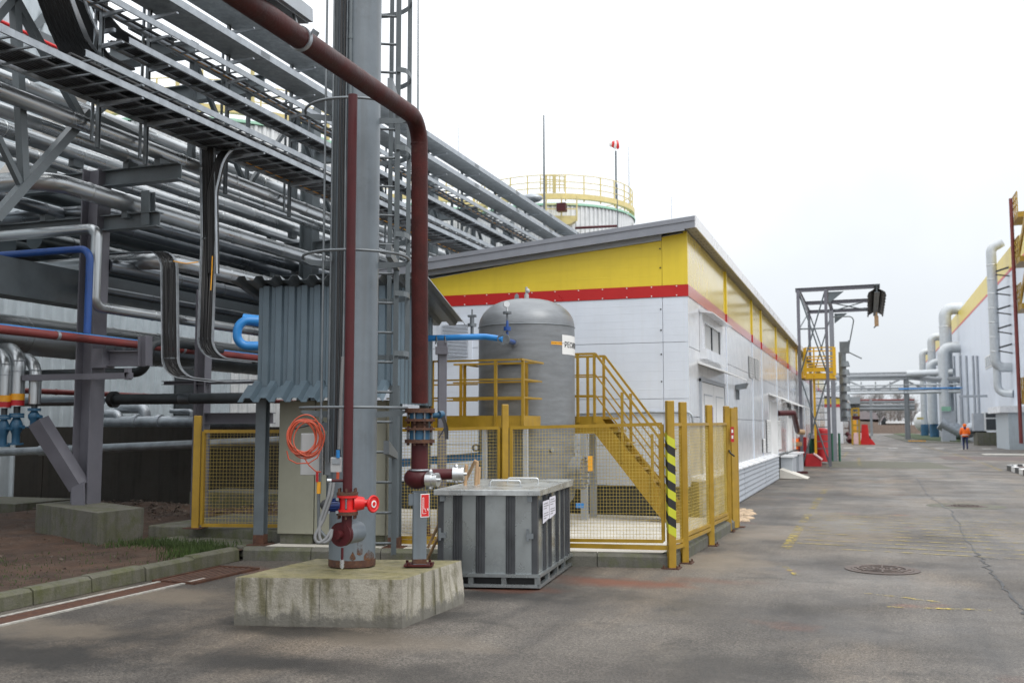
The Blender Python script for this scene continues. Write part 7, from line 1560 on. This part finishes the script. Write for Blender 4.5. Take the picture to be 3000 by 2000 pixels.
b = MB(); b.beam((p2.x-1.2, yac-.4, 0), (p2.x-1.2, yac-.4, 4.1), .12, .12, (0, 1, 0)); b.beam((p2.x-1.3, yac-.4, 4.1), (q2.x-1.5, yac-.4, 4.1), .2, .2); b.build('shelter_frame', 'siding', bs_)
b = MB(); b.tube([AY(2835, 1262, 94), AY(2890, 1261, 94)], .28, 12); o = b.build('low_duct', 'galv_dark'); tag(o, 'grey low duct leading from the fans to the cooling unit', 'duct')
b = MB(); q = AX(2785, 1262, 8.2); b.tube(fillet([q+V((-1, -1, .9)), q+V((.8, -1, -.2)), q+V((2.4, -1, .3))], .6), .75, 16); o = b.build('fan_cone', 'galv'); tag(o, 'fat silver fan cone lying before the tallest duct', 'fan')
b = MB(); q = AY(2780, 1215, 112); b.bx(q.x-.7, q.x+.6, 112, 114, 0, AY(2780, 1204, 112).z); o = b.build('control_cabinet', 'siding'); tag(o, 'grey control cabinet at the foot of the tallest duct', 'cabinet')
b = MB(); q = AY(2772, 1197, 111.8); b.box(q, (.9, .1, .45)); o = b.build('green_sign', 'green_rim'); tag(o, 'small green sign above the grey control cabinet', 'sign')
b = MB(); q = AX(2690, 1240, 8.0); b.ball((q.x+1.5, q.y, 2.4), 2.2, 16, 10, (1, 1.6, .9)); o = b.build('round_vessel', 'white'); tag(o, 'pale round vessel left of the farthest duct', 'vessel')
b = MB(); p, q = AY(2688, 1222, 135), AY(2706, 1228, 135); b.bx(p.x, q.x, 135, 137, q.z, p.z); o = b.build('yellow_deck', 'yellow_hazed'); tag(o, 'small yellow deck left of the farthest duct', 'platform')
# grass island, kerbs and pavement on the right
b = MB(); g = [G(2618, 1270, .1), G(2660, 1268, .1), G(2840, 1288, .1), G(2840, 1294, .1), G(2690, 1286, .1)]; 
b.prism([(p.x, p.y, .02) for p in g], (0, 0, .1)); struct(b.build('lawn', 'grass'))
b = MB(); g = [G(2590, 1276), G(2622, 1272), G(2700, 1287), G(2840, 1295), G(2850, 1298), G(2664, 1296)]; b.prism([(p.x, p.y, .002) for p in g], (0, 0, .05)); struct(b.build('far_pavement', 'oxide_pave' if 'oxide_pave' in MATS else 'conc'))
b = MB()
for k in range(10): a, c = G(2662+5.2*k, 1294), G(2665+5.2*k, 1294); b.beam(a+V((0, 0, .08)), c+V((0, 0, .08)), .12, .16)
o = b.build('speed_hump', 'orange'); tag(o, 'yellow and black kerb strip at the edge of the far lawn', 'kerb')
kr = thing('striped_kerb', 'black and white painted kerb at the right edge of the road', 'kerb', (4.7, 38, 0))
c0 = V((4.85, 41.2, 0)); pts = []
for k in range(7): a = R(90+90*k/6); pts.append(V((5.9+.0, 40.6, 0))+V((1.05*math.cos(a), 1.05*math.sin(a), 0)))
pts = [V((12, 41.65, 0)), V((8, 41.65, 0))]+pts+[V((4.86, 39.5-.95*k, 0)) for k in range(24)]
for k in range(len(pts)-1):
    a, c = pts[k], pts[k+1]; d = (c-a).normalized(); b = MB(); b.beam(a+d*.01+V((0, 0, .09)), c-d*.01+V((0, 0, .09)), .16, .19); b.build('kerb_stone', ('white' if k % 2 else 'dark_pipe'), kr, bevel=.01)
mat('oxide_pave', (.11, .085, .08), .85, var=.25, scale=2, grain=.2, bump=.3)
b = MB(); b.prism([(12, 41.6, 0), (5.9, 41.55, 0), (4.95, 40.6, 0), (4.95, 15, 0), (22, 15, 0), (22, 41.6, 0)], (0, 0, .14)); struct(b.build('right_pavement', 'oxide_pave'))
b = MB(); b.bx(3.5, 12, 52, 58, .001, .004); struct(b.build('side_road', 'oxide_pave'))
b = MB(); b.bx(6.2, 9.4, 62, 64.5, .0, .006); struct(b.build('pale_paving', 'pad'))
b = MB(); p = G(2560, 1345); b.quad(V((-1.6, 41, .003)), V((3.2, 41, .003)), V((2.6, 48.5, .003)), V((-1.6, 48.5, .003))); struct(b.build('road_patch', 'mark_patch' if 'mark_patch' in MATS else 'conc'))
# person in an orange hooded jacket walking away
pg = G(2829, 1317); PX_, PY_ = pg.x, pg.y
ps = thing('person', 'person in an orange hooded jacket and navy trousers walking along the road', 'person', (PX_, PY_, 0))
def skin_body(name, verts, edges, radii, m, parent):
    me = bpy.data.meshes.new(name); me.from_pydata([tuple(V(v_)) for v_ in verts], edges, []); o = bpy.data.objects.new(name, me); scene.collection.objects.link(o); o.parent = parent
    sk_ = o.modifiers.new('s', 'SKIN'); me.skin_vertices
    for i, rr in enumerate(radii): me.skin_vertices[0].data[i].radius = (rr, rr) if not isinstance(rr, tuple) else rr
    me.skin_vertices[0].data[0].use_root = True
    o.modifiers.new('u', 'SUBSURF').levels = 2; o.modifiers['u'].render_levels = 2; me.materials.append(MATS[m]); sk_.use_smooth_shade = True; return o
def skinmesh(name, verts, edges, radii, m, parent):
    me = bpy.data.meshes.new(name); me.from_pydata([tuple(V(v_)) for v_ in verts], edges, []); o = bpy.data.objects.new(name, me); scene.collection.objects.link(o); o.parent = parent; ORG[o.name] = V()
    s_ = o.modifiers.new('skin', 'SKIN'); s_.use_smooth_shade = True
    if not me.skin_vertices: 
        bm = bmesh.new(); bm.from_mesh(me); bm.verts.layers.skin.verify(); bm.to_mesh(me); bm.free()
    for i, rr in enumerate(radii): me.skin_vertices[0].data[i].radius = (rr, rr); me.skin_vertices[0].data[i].use_root = (i == 0)
    u_ = o.modifiers.new('sub', 'SUBSURF'); u_.levels = 2; u_.render_levels = 2; me.materials.append(MATS[m]); return o
skinmesh('body', [(0, 0, .95), (-.09, .0, .90), (-.10, .10, .50), (-.10, .0, .08), (-.10, .12, .05), (.09, 0, .90), (.10, -.06, .50), (.10, -.22, .12), (.10, -.12, .05), (0, 0, 1.2), (0, 0, 1.48), (0, 0.02, 1.56), (0, .03, 1.68)], [(0, 1), (1, 2), (2, 3), (3, 4), (0, 5), (5, 6), (6, 7), (7, 8), (0, 9), (9, 10), (10, 11), (11, 12)], [.15, .11, .075, .055, .045, .11, .075, .055, .045, .15, .12, .06, .10], 'navy', ps)
skinmesh('jacket', [(0, 0, 1.12), (0, 0, .88), (0, 0, 1.38), (-.21, 0, 1.44), (-.27, .02, 1.17), (-.24, .12, .98), (.21, 0, 1.44), (.27, -.02, 1.17), (.24, .06, .98)], [(0, 1), (0, 2), (2, 3), (3, 4), (4, 5), (2, 6), (6, 7), (7, 8)], [.215, .20, .20, .10, .085, .06, .10, .085, .06], 'hivis', ps)
skinmesh('hood', [(0, .0, 1.52), (0, -.01, 1.66), (0, .02, 1.78)], [(0, 1), (1, 2)], [.12, .145, .11], 'hivis', ps)
b = MB(); b.ball((PX_, PY_+.135, 1.66), .075, 12, 8, (1, .6, 1.2)); b.build('face', 'skin', ps)
for sg_, yq, zq2 in ((-1, .16, .90), (1, .09, .90)):
    q = V((PX_+sg_*.24, PY_+yq, zq2)); b = MB(); b.ball(q, .042, 10, 8, (.7, 1, 1.1))
    for k in range(4): b.tube([q+V((0, -.03+.02*k, -.03)), q+V((-.005*sg_, -.03+.02*k+.01, -.075-.006*(k in (1, 2)))), q+V((-.015*sg_, -.025+.02*k+.02, -.10))], .0095, 6)
    b.tube([q+V((0, .035, .01)), q+V((-.02*sg_, .06, -.02)), q+V((-.025*sg_, .065, -.05))], .011, 6); b.build('hand', 'skin', ps)
b = MB(); b.cyl((PX_, PY_, .99), (PX_, PY_, 1.04), .228, n=18, cap=False); b.build('reflective_band', 'white', ps)
for sg_, yq, zq2 in ((-1, .04, .0), (1, -.18, .03)): b = MB(); b.ball((PX_+sg_*.10, PY_+yq+.06, .05+zq2), .055, 10, 8, (.85, 2.2, .9)); b.build('shoe', 'black', ps)
# ================================================================== FAR END: houses, fence, bare trees
fh = thing('brown_house', 'brown roofed house at the far end of the road', 'house', AY(2540, 1240, 250))
def F(px, py, y=250.): return AY(px, py, y)
b = MB(); p, q = F(2505, 1235), F(2575, 1248); b.bx(p.x, q.x, 250, 262, 0, F(2540, 1228).z); b.build('wall', 'brown_fence', fh)
b = MB(); b.prism([F(2500, 1232), F(2576, 1236), F(2566, 1208), F(2515, 1205)], (0, 12, 0)); b.build('roof', 'grey_roof', fh)
fh2 = thing('dark_gable_house', 'small dark gabled house beside the brown roofed one', 'house', AY(2590, 1240, 262)); b = MB(); b.prism([F(2582, 1245, 262), F(2600, 1245, 262), F(2600, 1232, 262), F(2591, 1220, 262), F(2582, 1232, 262)], (0, 10, 0)); b.build('wall', 'dark_pipe', fh2)
b = MB(); b.prism([F(2580, 1233, 261.5), F(2591, 1217, 261.5), F(2591, 1220, 261.5), F(2582, 1234, 261.5)], (0, 11, 0)); b.build('roof', 'grey_roof', fh2)
fh3 = thing('long_shed', 'long low shed with a pale roof at the end of the road', 'shed', AY(2630, 1245, 256)); b = MB(); b.bx(F(2598, 1240, 256).x, F(2665, 1240, 256).x, 256, 268, 0, F(2630, 1240, 256).z); b.build('wall', 'brown_fence', fh3)
b = MB(); b.bx(F(2596, 1240, 256).x, F(2668, 1240, 256).x, 255, 269, F(2630, 1240, 256).z+.02, F(2630, 1233, 256).z); b.build('roof', 'white', fh3)
b = MB(); b.bx(F(2450, 1240, 240).x, F(2720, 1240, 240).x, 240, 240.3, 0, 1.9); o = b.build('far_fence', 'brown_fence'); tag(o, 'long brown fence across the far end of the road', 'fence')
for k in range(20):
    px = 2482+10.5*k+random.uniform(-3, 3); y = random.uniform(300, 420); q = AY(px, 1240, y); h = random.uniform(9, 13.5)
    t = thing('bare_tree', ORDN[k]+' bare grey tree from the left in the row beyond the far houses', 'tree', (q.x, y, 0), 'bare trees at the far end')
    b = MB(); b.cyl((q.x, y, 0), (q.x, y, h*.75), .22, .08, 6); b.build('trunk', 'bark', t)
    b = MB()
    for j in range(70):
        a = random.uniform(0, 6.28); z0 = h*random.uniform(.22, .8); L_ = h*random.uniform(.12, .3)*(1.25-z0/h); e = V((math.cos(a)*L_, math.sin(a)*L_, L_*random.uniform(.5, 1.4))); p = V((q.x, y, z0)); b.tube([p, p+e*.5+V((random.gauss(0, .2), 0, .1)), p+e], .07, 3, cap=False, rs=[.09, .06, .03])
        for m_2 in range(3): s_ = p+e*random.uniform(.4, 1); b.tube([s_, s_+V((random.gauss(0, .6), random.gauss(0, .6), random.uniform(.3, 1.2)))], .03, 3, cap=False)
    b.build('crown', 'twig', t)
